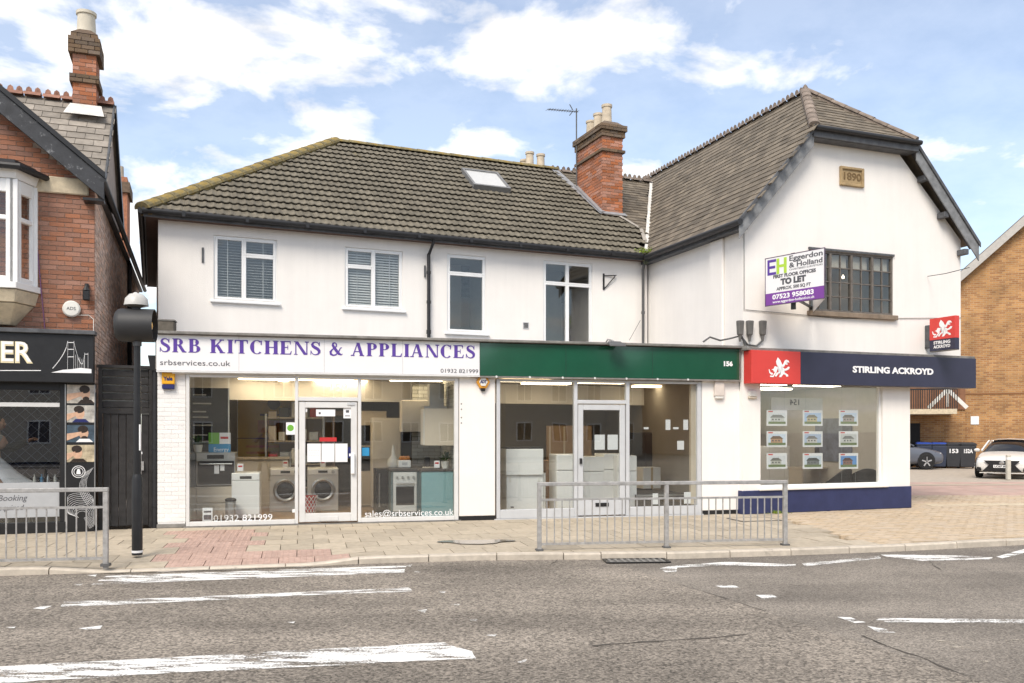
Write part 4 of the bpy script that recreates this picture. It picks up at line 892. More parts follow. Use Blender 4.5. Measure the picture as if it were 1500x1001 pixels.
# ---- shopfront frames. x positions in photograph columns, all on the plane of the glass
def post(b, px0, px1, z0, z1, y0=-.05, y1=.05): b.box(U(px0), U(px1), y0, y1, z0, z1)
def shopfront(cols, dz, tz, m, sillh, base):
    """cols: l, door0, door1, r in pixels"""
    l, d0, d1, r = cols; b = MB(); T = FZ0 - .05
    post(b, l, l + 5, base, T); post(b, d0 - 5, d0, base, T); post(b, d1, d1 + 5, base, T); post(b, r - 6, r, base, T)
    post(b, l + 5, d0 - 5, T - .05, T, -.045, .045); post(b, d0, d1, T - .05, T, -.045, .045); post(b, d1 + 5, r - 6, T - .05, T, -.045, .045)
    post(b, l + 5, d0 - 5, base, base + sillh, -.06, .045); post(b, d1 + 5, r - 6, base, base + sillh, -.06, .045)
    post(b, d0, d1, dz, dz + .07, -.045, .045)
    sf = bS(b, 'shopfront_frame', m, bevel=.006)
    xa_, xb_ = U(l + 4), U(d0 - 4); tw = .033 if l < 300 else .0
    MB().prismz([(xa_, -tw - .004), (xb_, tw - .004), (xb_, tw + .004), (xa_, -tw + .004)], base + sillh - .01, T - .04).build('pane', GLASS, sf); MB().box(U(d1 + 4), U(r - 5), -.004, .004, base + sillh - .01, T - .04).build('pane', GLASS, sf)
    MB().box(U(d0 - 1), U(d1 + 1), -.004, .004, dz + .06, T - .04).build('pane', GLASS, sf)
    db = MB(); x0, x1 = U(d0) + .012, U(d1) - .012; s_ = .105
    db.box(x0, x0 + s_, -.03, .03, base + .02, dz - .012).box(x1 - s_, x1, -.03, .03, base + .02, dz - .012).box(x0 + s_, x1 - s_, -.03, .03, base + .02, base + tz).box(x0 + s_, x1 - s_, -.03, .03, dz - .012 - s_, dz - .012)
    dr = bS(db, 'door', m, bevel=.008)
    MB().box(x0 + s_ - .01, x1 - s_ + .01, -.004, .004, base + tz - .01, dz - s_).build('pane', GLASS, dr)
    return sf, dr, x0, x1
sf1, dr1, dx0, dx1 = shopfront((273, 437, 524, 671), Z(480, 588), .17, ALU, .075, .02)
MB().box(dx1 - .11, dx1 - .045, -.085, -.03, .86, 1.22).build('door_handle', UPVC, dr1, bevel=.012, seg=2); MB().box((dx0 + dx1) / 2 - .17, (dx0 + dx1) / 2 + .17, -.04, -.03, .055, .13).build('letter_plate', ALU, dr1, bevel=.01)
MB().box(dx1 - .17, dx1 - .04, -.045, -.03, Z(515, 592) - .02, Z(515, 592) + .02).build('door_closer', GREYALU, dr1)
sf2, dr2, ex0, ex1 = shopfront((727, 845, 916, 1026), Z(880, 592), .30, GREYALU, .16, .02)
MB().box(ex0 + .34, ex0 + .60, -.04, -.03, .20, .27).build('letter_plate', BLACK, dr2); MB().box(ex0 + .03, ex0 + .07, -.07, -.03, 1.0, 1.1).build('door_handle', BLACK, dr2)
bS(MB().box(U(1013), U(1021), .02, .10, .2, FZ0 - .1), 'inner_jamb', CREAM)
bS(MB().box(a0 - .03, a1 + .03, -.07, .05, -.01, .018), 'threshold', COPING); bS(MB().box(b0 - .02, b1 + .02, -.07, .05, -.01, .018), 'threshold', GREYALU)
for i, zz in enumerate((592, 600, 612, 620)): bS(MB().lathe([(.014, 0), (.018, .012), (.008, .02)], U(676, -.04), -.035, 8, axis='y', cz=Z(676, zz)), 'lock_stud', WIRE)
# ================================================================ SIGNS ON THE FASCIA
def serif_word(word, height, width, m, parent, x0, z0, y, d=.004):
    """bold old-style capitals drawn from thick stems, thin strokes, bowls and bracketed serifs"""
    ST, TH, SE = .235, .07, .06
    def quad(b, p, q, r, s): b.append([p, q, r, s])
    def stem(b, x, z0=0, z1=1, w=ST, s0=True, s1=True, e=.075):
        quad(b, (x, z0), (x + w, z0), (x + w, z1), (x, z1))
        if s0: quad(b, (x - e, z0), (x + w + e, z0), (x + w + e * .6, z0 + TH * .85), (x - e * .6, z0 + TH * .85))
        if s1: quad(b, (x - e * .6, z1 - TH * .85), (x + w + e * .6, z1 - TH * .85), (x + w + e, z1), (x - e, z1))
    def arc(b, cx, cz, rx, rz, a_0, a_1, tmax, tmin, n=14):        # bowl: thick at the sides, thin at top and bottom
        for i in range(n):
            q = []
            for a in (a_0 + (a_1 - a_0) * i / n, a_0 + (a_1 - a_0) * (i + 1) / n):
                t = tmin + (tmax - tmin) * abs(math.cos(a)) ** 1.3; q.append(((cx + rx * math.cos(a), cz + rz * math.sin(a)), (cx + (rx - t) * math.cos(a), cz + (rz - t * .6 - .0) * math.sin(a))))
            quad(b, q[0][0], q[1][0], q[1][1], q[0][1])
    def diag(b, x0, z0, x1, z1, w): quad(b, (x0, z0), (x0 + w, z0), (x1 + w, z1), (x1, z1))
    def foot(b, x, z, w, e=.07): quad(b, (x - e, z), (x + w + e, z), (x + w + e, z + TH), (x - e, z + TH))
    def stroke(b, pts):                                               # (x, z, half width) polyline
        L = []
        for i, (x, z, w) in enumerate(pts):
            xa, za, _ = pts[max(0, i - 1)]; xb, zb, _ = pts[min(len(pts) - 1, i + 1)]; dx_, dz_ = xb - xa, zb - za; l = math.hypot(dx_, dz_) or 1; L.append(((x - dz_ / l * w, z + dx_ / l * w), (x + dz_ / l * w, z - dx_ / l * w)))
        for p, q in zip(L, L[1:]): quad(b, p[0], q[0], q[1], p[1])
    def glyph(c):
        b = []; P = math.pi
        if c == 'I': stem(b, .1); return b, .40
        if c == 'T': stem(b, .34, s1=False); quad(b, (.03, 1 - TH), (.84, 1 - TH), (.84, 1), (.03, 1)); quad(b, (.03, .74), (.07, .74), (.14, 1), (.03, 1)); quad(b, (.80, .74), (.84, .74), (.84, 1), (.73, 1)); return b, .87
        if c == 'H': stem(b, .1); stem(b, .62); quad(b, (.25, .47), (.65, .47), (.65, .47 + TH), (.25, .47 + TH)); return b, .92
        if c == 'N': stem(b, .12, w=TH, e=.09); diag(b, .66, 0, .08, 1, .22); quad(b, (.82, .1), (.82 + TH, .1), (.82 + TH, 1), (.82, 1)); quad(b, (.73, 1 - TH), (.98, 1 - TH), (.98, 1), (.73, 1)); diag(b, .70, 0, .74, .12, .17); return b, .98
        if c in 'EL':
            stem(b, .1, s1=True); quad(b, (.25, 0), (.72, 0), (.72, TH), (.25, TH)); quad(b, (.62, 0), (.72, 0), (.77, .27), (.73, .27))
            if c == 'E': quad(b, (.25, 1 - TH), (.70, 1 - TH), (.70, 1), (.25, 1)); quad(b, (.62, 1), (.67, .75), (.70, .75), (.70, 1)); quad(b, (.25, .49), (.52, .49), (.52, .49 + TH), (.25, .49 + TH)); quad(b, (.50, .36), (.54, .36), (.54, .68), (.50, .68))
            return b, .81
        if c == 'P': stem(b, .1); arc(b, .38, .745, .34, .255, -P / 2, P / 2, ST, TH); quad(b, (.25, 1 - TH), (.40, 1 - TH), (.40, 1), (.25, 1)); quad(b, (.25, .49), (.40, .49), (.40, .49 + TH), (.25, .49 + TH)); return b, .77
        if c in 'BR':
            stem(b, .1); arc(b, .40, .755, .30, .245, -P / 2, P / 2, ST, TH); quad(b, (.25, 1 - TH), (.42, 1 - TH), (.42, 1), (.25, 1)); quad(b, (.25, .50), (.42, .50), (.42, .50 + TH), (.25, .50 + TH))
            if c == 'B': arc(b, .42, .275, .37, .275, -P / 2, P / 2, ST * 1.05, TH); quad(b, (.25, 0), (.44, 0), (.44, TH), (.25, TH)); return b, .84
            diag(b, .66, 0, .36, .52, .23); foot(b, .70, 0, .17, .05); return b, .96
        if c == 'A': diag(b, .10, 0, .40, 1, TH * 1.1); diag(b, .62, 0, .36, 1, .21); foot(b, .08, 0, TH, .09); foot(b, .64, 0, .17, .07); quad(b, (.20, .30), (.66, .30), (.64, .30 + TH), (.22, .30 + TH)); return b, .95
        if c == 'K': stem(b, .1); diag(b, .24, .42, .70, 1, .10); diag(b, .66, 0, .34, .60, .22); foot(b, .68, 0, .19, .07); quad(b, (.60, 1 - TH), (.88, 1 - TH), (.88, 1), (.60, 1)); return b, .98
        if c == 'C': arc(b, .47, .5, .43, .52, .30 * P, 1.72 * P, ST * 1.1, TH, 22); quad(b, (.70, .68), (.76, .66), (.78, 1.0), (.70, .96)); return b, .84
        if c == 'S': stroke(b, [(.60, .72, .02), (.57, .86, .03), (.47, .955, .035), (.36, .975, .035), (.22, .92, .06), (.16, .80, .08), (.20, .67, .10), (.34, .56, .11), (.50, .46, .11), (.60, .33, .10), (.60, .19, .08), (.52, .07, .055), (.36, .02, .035), (.22, .06, .03), (.12, .18, .025), (.08, .32, .02)]); quad(b, (.60, .68), (.64, .68), (.64, 1.0), (.60, .98)); quad(b, (.05, .02), (.09, .04), (.09, .34), (.05, .34)); return b, .74
        if c == '&': stroke(b, [(.98, .60, .03), (.86, .58, .035), (.78, .40, .04), (.66, .18, .045), (.48, .04, .05), (.30, .01, .06), (.14, .10, .09), (.11, .27, .09), (.24, .44, .05), (.42, .56, .04), (.55, .70, .05), (.56, .86, .05), (.44, .97, .04), (.31, .92, .07), (.28, .78, .09), (.38, .60, .10), (.56, .36, .115), (.76, .13, .10), (.94, .06, .04), (1.02, .14, .02)]); return b, 1.08
        return b, .36
    sp_ = .06; tot = sum(glyph(c)[1] + sp_ for c in word); sx_ = width / tot / height; x = 0
    for c in word:
        gq, adv = glyph(c)
        if gq:
            bb = MB(); yy = 0
            for k, q in enumerate(gq):
                ar = sum(q[i][0] * q[(i + 1) % 4][1] - q[(i + 1) % 4][0] * q[i][1] for i in range(4)); q = q if ar > 0 else q[::-1]; eps = -.00004 * k
                V = [(x0 + (x + p[0]) * sx_ * height, y - d + eps, z0 + p[1] * height) for p in q] + [(x0 + (x + p[0]) * sx_ * height, y, z0 + p[1] * height) for p in q]
                bb.add(V, [(0, 1, 2, 3), (0, 4, 5, 1), (1, 5, 6, 2), (2, 6, 7, 3), (3, 7, 4, 0)])
            bb.build('letter', m, parent)
        x += adv + sp_
FV = -.135
wx0, wx1, wmid = FS.u(229, FV), FS.u(1083, FV), FS.u(703, FV)
sg = thing('shop_sign', 'long white fascia sign with purple capitals SRB KITCHENS & APPLIANCES', 'sign', FS, wx0, FV, FZ0)
SWD = wmid - wx0; SH = FZ1 - FZ0
MB().box(0, SWD - .004, 0, .03, 0, SH - .004).build('panel', SIGNW, sg, bevel=.004)
MB().box(0, SWD - .004, -.012, .03, -.03, -.002).build('bottom_trim', ALU, sg)
k_ = SWD / (703 - 229)
lx = lambda px: (FS.u(px, FV) - wx0)
serif_word('SRB', .225, lx(296) - lx(233), PURPLE, sg, lx(233), .30, -.001); serif_word('KITCHENS', .225, lx(472) - lx(307), PURPLE, sg, lx(307), .30, -.001); serif_word('&', .225, lx(504) - lx(482), PURPLE, sg, lx(482), .30, -.001); serif_word('APPLIANCES', .225, lx(698) - lx(514), PURPLE, sg, lx(514), .30, -.001)
text('srbservices.co.uk', .125, GREYT, sg, ((lx(234) + lx(337)) / 2, -.002, .125), width=lx(337) - lx(234)); text('01932 821999', .10, GREYT, sg, ((lx(645) + lx(701)) / 2, -.002, .065), width=lx(700) - lx(645))
for px_ in (350, 475, 590): MB().box(lx(px_) - .0015, lx(px_) + .0015, -.0012, 0, .005, SH - .01).build('panel_joint', COPING, sg)
gs = thing('shop_sign', 'plain dark green glossy fascia board numbered 156', 'sign', FS, wmid, FV, FZ0 - .01)
GWD = wx1 - wmid
MB().box(.004, GWD, 0, .03, 0, SH).build('panel', GREEN, gs, bevel=.004)
MB().box(.0, GWD, -.012, .03, -.03, -.002).build('bottom_trim', COPING, gs); MB().box(GWD + .001, GWD + .02, -.008, .2, -.02, SH).build('end_trim', COPING, gs)
lg = lambda px: FS.u(px, FV) - wmid
text('156', .12, WHITET, gs, (lg(1066), -.002, .30), width=lg(1072) - lg(1059), bold=.006)
for px_ in (829, 956): MB().box(lg(px_) - .002, lg(px_) + .002, -.0012, 0, .005, SH - .01).build('panel_joint', BLACK, gs)
for i in range(7): MB().lathe([(.02, 0), (.022, .012), (.01, .02)], .3 + i * .62, -.016, 8, axis='y', cz=-.012).build('fixing_cap', ALU, gs)
fl = thing('floodlight', 'small grey floodlight mounted on top of the green fascia', 'floodlight', FS, FS.u(901, -.3), -.2, FZ1 + .05)
MB().add([(-.16, -.26, -.10), (.16, -.26, -.10), (.14, -.06, -.03), (-.14, -.06, -.03), (-.16, -.25, -.06), (.16, -.25, -.06), (.12, -.06, .02), (-.12, -.06, .02)], [(3, 2, 1, 0), (4, 5, 6, 7), (0, 1, 5, 4), (1, 2, 6, 5), (2, 3, 7, 6), (3, 0, 4, 7)]).build('lamp_head', WIRE, fl, bevel=.01)
MB().tube([(0, -.08, 0), (-.03, .0, .04), (-.08, .08, .06), (-.1, .12, 0)], .016, 6).build('bracket_arm', GALV, fl, smooth=True)
# ---- alarm boxes on the piers
def alarm(name, label, F, px, py, v, shape, m, extra=None, **kw):
    u_, z_ = F.uz(px, py, v); t = thing(name, label, 'alarm box', F, u_, v, z_); shape.build('case', m, t, bevel=.012, seg=2)
    if extra: extra(t)
    return t
alarm('alarm_box', 'yellow and navy square alarm box on the white brick pier', FS, 247, 558, -.024, MB().box(-.10, .10, -.06, 0, -.06, .14), YELLOW, lambda t: (MB().box(-.095, .095, -.058, -.002, -.14, -.062).build('lower_case', NAVYPL, t, bevel=.01), text('Yale', .085, NAVYPL, t, (0, -.062, .03), width=.145, bold=.004)))
hexp = [(.125 * math.cos(R(60 * i)), .13 * math.sin(R(60 * i))) for i in range(6)]
hexi = [(x * .62, z * .62) for x, z in hexp]
def adt(t):
    MB().prism(hexi, -.068, -.05).build('badge', PLASTW, t); text('ADT', .07, NAVYPL, t, (0, -.070, 0), width=.12, bold=.004); MB().box(-.04, .04, -.055, 0, -.165, -.115).build('strobe', BLACK, t, bevel=.01)
alarm('alarm_box', 'orange hexagonal alarm box on the pier between the shops', FS, 707, 560, -.037, MB().prism(hexp, -.055, 0), mat('orange_alarm', (.62, .28, .03), .4, .1), adt)
alarm('alarm_box', 'dull white upright alarm box under the right end of the green fascia', FS, 1052, 570, -.037, MB().box(-.10, .10, -.07, 0, -.14, .17), mat('pinkish_plastic', (.62, .55, .49), .5, .1), lambda t: MB().box(-.085, .085, -.065, 0, -.19, -.142).build('lower_case', PLASTW, t, bevel=.01))
alarm('alarm_box', 'small cream alarm box below the red end of the navy sign', FG, 1102, 577, -.002, MB().box(-.10, .08, -.05, 0, -.05, .06), PLASTW, lambda t: MB().box(-.11, .09, -.045, 0, -.10, -.052).build('lower_case', CREAM, t, bevel=.015))
# ---- vinyl lettering and papers on the glass
def sticker(name, label, cat, F, px0, py0, px1, py1, m, v=-.006, th=.002, group=None, par=None):
    xm = (px0 + px1) / 2; u0_, u1_ = F.u(px0, v), F.u(px1, v); z1_, z0_ = F.z(xm, py0, v), F.z(xm, py1, v)
    t = MB().box(-(u1_ - u0_) / 2, (u1_ - u0_) / 2, 0, th, 0, z1_ - z0_).build(name, m); t.location = F.w((u0_ + u1_) / 2, v, z0_); t.rotation_euler = (0, 0, F.a); tag(t, label, cat, group); return t, u1_ - u0_, z1_ - z0_
wt_ = lambda s, px0, px1, py, size: text(s, size, WHITET, sf1, ((U(px0) + U(px1)) / 2, -.006, Z((px0 + px1) / 2, py)), width=U(px1) - U(px0), name='vinyl_lettering', depth=.0005)
wt_('01932 821999', 313, 399, 759, .15); wt_('sales@srbservices.co.uk', 534, 664, 752, .16); wt_('158', 483, 507, 568, .16)
t, w, h = sticker('notice', 'white paper notice taped to the glazed door, leftmost of three', 'notice', FS, 450, 650, 470, 677, PAPER); text('o o o o o o\no o o o o\no o o o o o'.replace('o', '-'), .04, GREYT, t, (0, -.001, h / 2), depth=.0003, width=w * .7)
sticker('notice', 'plain white paper notice on the glazed door, middle of three', 'notice', FS, 471, 650, 490, 677, PAPER); sticker('notice', 'white paper notice on the glazed door, rightmost of three', 'notice', FS, 491, 650, 509, 677, PAPER)
t, w, h = sticker('door_sticker', 'narrow dark red sticker above the three door notices', 'sticker', FS, 468, 641, 493, 647, REDP); text('OPEN', .035, WHITET, t, (0, -.001, h / 2), depth=.0003) if False else None
t, w, h = sticker('door_sticker', 'white oblong sticker near the top of the glazed door', 'sticker', FS, 463, 600, 491, 610, PAPER); MB().box(-w * .36, -w * .26, -.001, 0, h * .3, h * .6).build('mark', GREYT, t)
t, w, h = sticker('door_sticker', 'white sheet in the top right corner of the glazed door', 'sticker', FS, 503, 598, 515, 613, PAPER); MB().box(-w * .2, w * .2, -.001, 0, h * .55, h * .8).build('mark', GREYT, t); MB().box(-w * .3, w * .3, -.001, 0, h * .2, h * .28).build('mark', GREYT, t)
sticker('door_sticker', 'tiny white square sticker in the top left corner of the glazed door', 'sticker', FS, 444, 599, 450, 604, PAPER); t, w, h = sticker('door_sticker', 'navy and white card reader sticker beside the door handle', 'sticker', FS, 510, 655, 517, 671, NAVYPL); MB().box(-w * .3, w * .3, -.001, 0, h * .15, h * .4).build('mark', PAPER, t)
t, w, h = sticker('window_sticker', 'white sticker with a green disc at the right edge of the left shop window', 'sticker', FS, 419, 619, 432, 637, PAPER, -.006); MB().lathe([(w * .38, 0), (w * .38, .001)], 0, -.001, 16, axis='y', cz=h * .55).build('disc', GREENP, t)
t, w, h = sticker('window_sticker', 'small white sticker low at the right edge of the left shop window', 'sticker', FS, 428, 746, 433, 751, PAPER); sticker('window_sticker', 'bright blue round sticker at the left edge of the kitchen window', 'sticker', FS, 530, 656, 541, 668, BLUEP)
sticker('notice', 'white paper notice on the inside of the grey shop door, left one', 'notice', FS, 871, 637, 886, 659, PAPER, .006); sticker('notice', 'white paper notice on the inside of the grey shop door, right one', 'notice', FS, 890, 637, 905, 659, PAPER, .006)
for i, (x0, y0, x1, y1, lb) in enumerate(((975, 615, 982, 630, 'narrow white tag on the empty shop window, left of two upright tags'), (1001, 615, 1008, 630, 'narrow white tag on the empty shop window, right of two upright tags'), (943, 626, 950, 629, 'thin white strip stuck on the empty shop window, left one'), (986, 626, 994, 629, 'thin white strip stuck on the empty shop window between the upright tags'), (992, 646, 1002, 659, 'square white paper in the middle of the empty shop window'), (956, 723, 964, 739, 'white paper tag low on the empty shop window, left one'), (1002, 721, 1012, 738, 'white paper tag low on the empty shop window, right one'))):
    sticker('window_tag', lb, 'paper tag', FS, x0, y0, x1, y1, PAPER, .008)
# ================================================================ THINGS INSIDE THE SHOPS
def put(name, label, cat, px, v, z=.026, rz=0, group=None, F=FS): return thing(name, label, cat, F, F.u(px, v), v, z, rz, group)
def washer(px, v, label):
    t = put('washing_machine', label, 'washing machine', px, v, group='washing machines in the kitchen shop')
    MB().box(-.3, .3, 0, .6, 0, .85).build('body', mat('silver_white', (.62, .61, .58), .35, .02), t, bevel=.015, seg=2); MB().box(-.28, .28, -.012, -.001, .72, .83).build('control_panel', APPL, t, bevel=.006); MB().box(-.09, .09, -.016, -.013, .755, .80).build('display', DGLASS, t)
    MB().lathe([(.235, 0), (.235, -.03), (.20, -.045), (.17, -.03), (.17, -.02)], 0, -.001, 28, axis='y', cz=.42).build('door_ring', STEEL, t, smooth=True); MB().lathe([(.165, -.025), (.12, -.05), (.05, -.06)], 0, -.001, 24, axis='y', cz=.42).build('door_glass', DGLASS, t, smooth=True)
    MB().lathe([(.035, 0), (.03, -.03)], .2, -.012, 14, axis='y', cz=.775).build('dial', STEEL, t)
washer(418, 2.2, 'silver washing machine with round door left of the shop door'); washer(473, 2.2, 'silver washing machine seen through the shop door glass')
t = put('dishwasher', 'white dishwasher standing in front of the left shop window', 'dishwasher', 360, .65)
MB().box(-.24, .24, 0, .55, .04, .84).build('body', APPL, t, bevel=.012, seg=2); MB().box(-.235, .235, -.015, -.001, .10, .70).build('door', APPL, t, bevel=.008); MB().box(-.235, .235, -.015, -.001, .71, .83).build('control_panel', APPL, t, bevel=.008); MB().box(-.10, .10, -.018, -.014, .735, .785).build('handle_recess', BLACK, t); MB().box(-.2, .2, .02, .5, 0, .04).build('plinth', BLACK, t)
t = put('laundry_basket', 'red and white lattice basket beside the washing machine in the doorway', 'basket', 453, 1.75)
MB().lathe([(.10, 0), (.15, .34), (.14, .34), (.09, .02)], 0, 0, 18).build('body', mat('red_basket', (.42, .03, .03), .6), t, smooth=True)
lt = MB()
for i in range(12):
    for s_ in (-1, 1):
        P = [((.102 + .05 * q / 6 + .004) * math.cos(R(30 * i + s_ * 15 * q)), (.102 + .05 * q / 6 + .004) * math.sin(R(30 * i + s_ * 15 * q)), .34 * q / 6) for q in range(7)]; lt.tube(P, .006, 4)
lt.build('lattice', PAPER, t)
# oven housing at the left with a plant and a print board on top
t = put('oven_unit', 'cream drawer unit with a built-in black oven at the left window edge', 'oven unit', 314, .75)
MB().box(-.42, .36, 0, .58, .02, .60).build('carcass', CREAM, t, bevel=.006)
for z0_, z1_ in ((.06, .30), (.32, .58)): MB().box(-.30, .35, -.02, -.001, z0_, z1_).build('drawer_front', CREAM, t, bevel=.006)
MB().box(-.30, .35, -.01, .55, .62, 1.20).build('oven_body', STEEL, t, bevel=.006); MB().box(-.28, .33, -.022, -.011, .64, 1.05).build('oven_door', DGLASS, t, bevel=.006); MB().tube([(-.24, -.05, 1.0), (.30, -.05, 1.0)], .012, 8).build('handle', STEEL, t); MB().box(-.12, .16, -.015, -.011, 1.09, 1.16).build('display', DGLASS, t)
MB().box(-.44, -.31, -.02, .57, .60, 1.2).build('end_panel', mat('grey_end_panel', (.13, .13, .13), .5), t); MB().box(.0, .08, -.026, -.023, .83, .98).box(.10, .17, -.026, -.023, .88, 1.0).build('price_card', PAPER, t)
def plant(px, v, z, label, s=1.0):
    t = put('pot_plant', label, 'pot plant', px, v, z); MB().lathe([(.06 * s, 0), (.08 * s, .13 * s), (.07 * s, .13 * s)], 0, 0, 14).build('pot', PLASTW, t, smooth=True); lf = MB(); random.seed(px)
    for i in range(70):
        a = random.uniform(0, 6.28); e = random.uniform(.1, 1.3); r = random.uniform(.06, .17) * s; d = Vector((math.cos(a) * math.cos(e), math.sin(a) * math.cos(e), math.sin(e))); c = Vector((0, 0, .13 * s)) + d * r; sd_ = d.cross(Vector((0, 0, 1))).normalized() * .018 * s; lf.add([c - d * .04 * s, c + sd_, c + d * .05 * s, c - sd_], [(0, 1, 2, 3)])
    lf.build('leaves', LEAFD, t, kind='stuff')
plant(290, .95, 1.23, 'small green pot plant on top of the oven unit', 1.0)
t = put('print_board', 'green blue and white advertising card leaning on the oven unit', 'card', 323, .80, 1.215)
MB().box(-.20, .17, 0, .012, .0, .16).build('blue_band', BLUEP, t); MB().box(-.20, -.02, 0, .012, .162, .36).build('green_square', GREENP, t); MB().box(-.018, .17, 0, .012, .162, .36).build('white_square', PAPER, t); MB().box(.0, .13, -.002, 0, .25, .29).build('red_mark', REDP, t); text('Energy', .10, WHITET, t, (.01, -.002, .06), width=.25, depth=.0003)
t = put('menu_board', 'tall black board with pale writing behind the oven unit', 'board', 306, 1.6, .9)
MB().box(-.34, .34, 0, .03, 0, 1.5).build('panel', BLACK, t); MB().box(.335, .36, -.01, .03, 0, 1.5).build('edge', STEEL, t); pale = mat('chalk_print', (.45, .45, .43), .8)
for i, zz in enumerate((1.36, 1.2, 1.05, .95, .8, .62, .5)): MB().box(-.28, -.28 + random.uniform(.15, .4), -.002, 0, zz, zz + .025).build('writing_line', pale, t)
for pxl, v, zz, hh, lb in ((401, 5.2, 1.45, .98, 'upper yellow promotional wall panel at the back of the kitchen shop'), (401, 5.15, .55, .88, 'lower yellow promotional wall panel at the back of the kitchen shop')):
    t = put('wall_panel', lb, 'poster', pxl, v, zz); MB().box(-.78, .78, 0, .03, 0, hh).build('panel', YELP, t); MB().box(-.80, -.78, -.01, .03, 0, hh).box(.78, .80, -.01, .03, 0, hh).build('edge', STEEL, t)
    if zz > 1: MB().lathe([(.14, 0), (.14, .004)], 0, -.005, 18, axis='y', cz=.78).build('emblem', WALLD, t); MB().box(-.3, .3, -.004, 0, .50, .55).build('print_line', WALLD, t); MB().box(-.35, .3, -.004, 0, .12, .40).build('print_patch', ORAP, t)
    else:
        for i in range(5): MB().box(-.6, .5, -.004, 0, .12 + i * .14, .17 + i * .14).build('print_line', ORAP, t)
t = put('pedal_bin', 'slim steel pedal bin beside the dishwasher', 'bin', 338, .45); MB().lathe([(.09, 0), (.09, .36)], 0, 0, 18).build('body', STEEL, t, smooth=True); MB().lathe([(.095, .365), (.095, .40), (.06, .42)], 0, 0, 18).build('lid', BLACK, t, smooth=True)
t = put('leaflet_stand', 'white leaflet sheet low in the corner of the left shop window', 'leaflet', 304, .12, .05); MB().box(-.08, .08, 0, .01, 0, .26).build('sheet', PAPER, t); MB().box(-.06, .06, -.002, 0, .18, .21).box(-.06, .06, -.002, 0, .06, .14).build('print', GREYT, t)
t = put('sales_counter', 'long pale counter at the back of the kitchen shop', 'counter', 372, 3.6); MB().box(-.9, .7, 0, .5, 0, .98).build('body', WALLP, t); MB().box(-.95, .75, -.04, .54, .985, 1.03).build('top', CREAM, t)
t = put('tall_cupboard', 'tall brown cupboard with doors behind the washing machines', 'cupboard', 470, 4.6); MB().box(-.9, .3, 0, .5, 0, 2.1).build('body', mat('brown_laminate', (.25, .17, .115), .5, .1), t)
for i in range(2): MB().box(-.88 + i * .6, -.32 + i * .6, -.02, -.001, .1, 2.05).build('door', mat('tan_laminate', (.34, .25, .17), .4, .05), t, bevel=.005)
t = put('display_cabinet', 'dark glazed appliance cabinet behind the shop door', 'cabinet', 512, 3.2); MB().box(-.35, .35, 0, .5, 0, 2.0).build('body', WALLD, t); MB().box(-.3, .3, -.01, -.001, .3, 1.9).build('door', DGLASS, t, bevel=.005)
# kitchen display at the right: tiled wall, base units, oven, wall cupboard, hood
kw = put('tiled_display_wall', 'pale grey brick-tile wall at the right side of the kitchen window', 'display wall', 668, .25)
KW = [-.02, .05]; MB().box(0, .10, 0, 2.6, 0, 2.55).build('backing', mat('grey_grout', (.22, .22, .20), .9), kw)
tl = []
for j in range(34):
    z_ = .02 + j * .075; y_ = -.1 if j % 2 else 0
    while y_ < 2.55:
        p, q = max(.0, y_), min(2.55, y_ + .225)
        if q - p > .03: tl.append(boxm(-.012, .001, p + .006, q - .006, z_, z_ + .065))
        y_ += .225
pieces('wall_tile', UNIT, mat('grey_tile', (.40, .40, .37), .5, .15, 8, rnd=.2), tl, kw, 300)
ux = FS.u(604, 1.9) - FS.u(668, .25); MB().box(ux, .0, 1.66, 1.72, 0, 2.5).build('back_panel', bpy.data.materials['grey_grout'], kw)
pieces('back_tile', UNIT, bpy.data.materials['grey_tile'], bricks_xz(ux, -.02, .86, 2.5, 1.648, t=.014, jit=.001, g=.012), kw, 300)
t = put('kitchen_units', 'teal kitchen base units with silver oven and dark worktop', 'kitchen unit', 640, .35)
MB().box(-.28, .30, .0, 1.9, .02, .84).build('carcass', TEAL, t, bevel=.005); MB().box(-.32, .32, -.02, 1.92, .845, .885).build('worktop', WORKTOP, t, bevel=.006); MB().box(-.80, -.285, .32, .92, .02, .84).build('oven_carcass', mat('blue_grey_unit', (.12, .16, .17), .4), t, bevel=.005); MB().box(-.83, -.285, .28, .92, .846, .886).build('oven_worktop', WORKTOP, t, bevel=.006); MB().box(-.76, -.33, .295, .319, .10, .82).build('oven_front', mat('silver_oven', (.60, .60, .58), .35, .03), t, bevel=.005); MB().box(-.71, -.38, .288, .294, .22, .56).build('oven_glass', DGLASS, t); MB().tube([(-.71, .26, .62), (-.38, .26, .62)], .014, 8).build('handle', STEEL, t)
for i in range(4): MB().lathe([(.022, 0), (.02, -.03)], -.69 + i * .10, .294, 10, axis='y', cz=.73).build('knob', STEEL, t)
MB().box(-.2, .2, .55, 1.1, .886, .892).build('hob', DGLASS, t); MB().box(-.296, -.281, .02, .52, .04, .82).build('door', mat('dark_teal', (.06, .10, .11), .3), t, bevel=.005); MB().box(-.296, -.281, 1.16, 1.88, .04, .82).build('door', mat('dark_teal_b', (.06, .10, .11), .3), t, bevel=.005)
t = put('wall_cupboard', 'cream wall cupboard hung on the tiled display wall', 'cupboard', 643, .40, Z(645, 653, .4)); MB().box(-.26, .28, 0, .48, 0, .68).build('carcass', CREAM, t, bevel=.005); MB().box(-.276, -.262, .02, .46, .01, .67).build('door', APPL, t, bevel=.004)
t = put('wall_cupboard', 'paler wall cupboard deeper in, left of the extractor chimney', 'cupboard', 612, 1.6, Z(612, 633, 1.6)); MB().box(-.3, .30, 0, .5, 0, .62).build('carcass', WALLP, t, bevel=.005); MB().box(-.31, .31, -.02, .0, .01, .61).build('door', WALLP, t, bevel=.004)
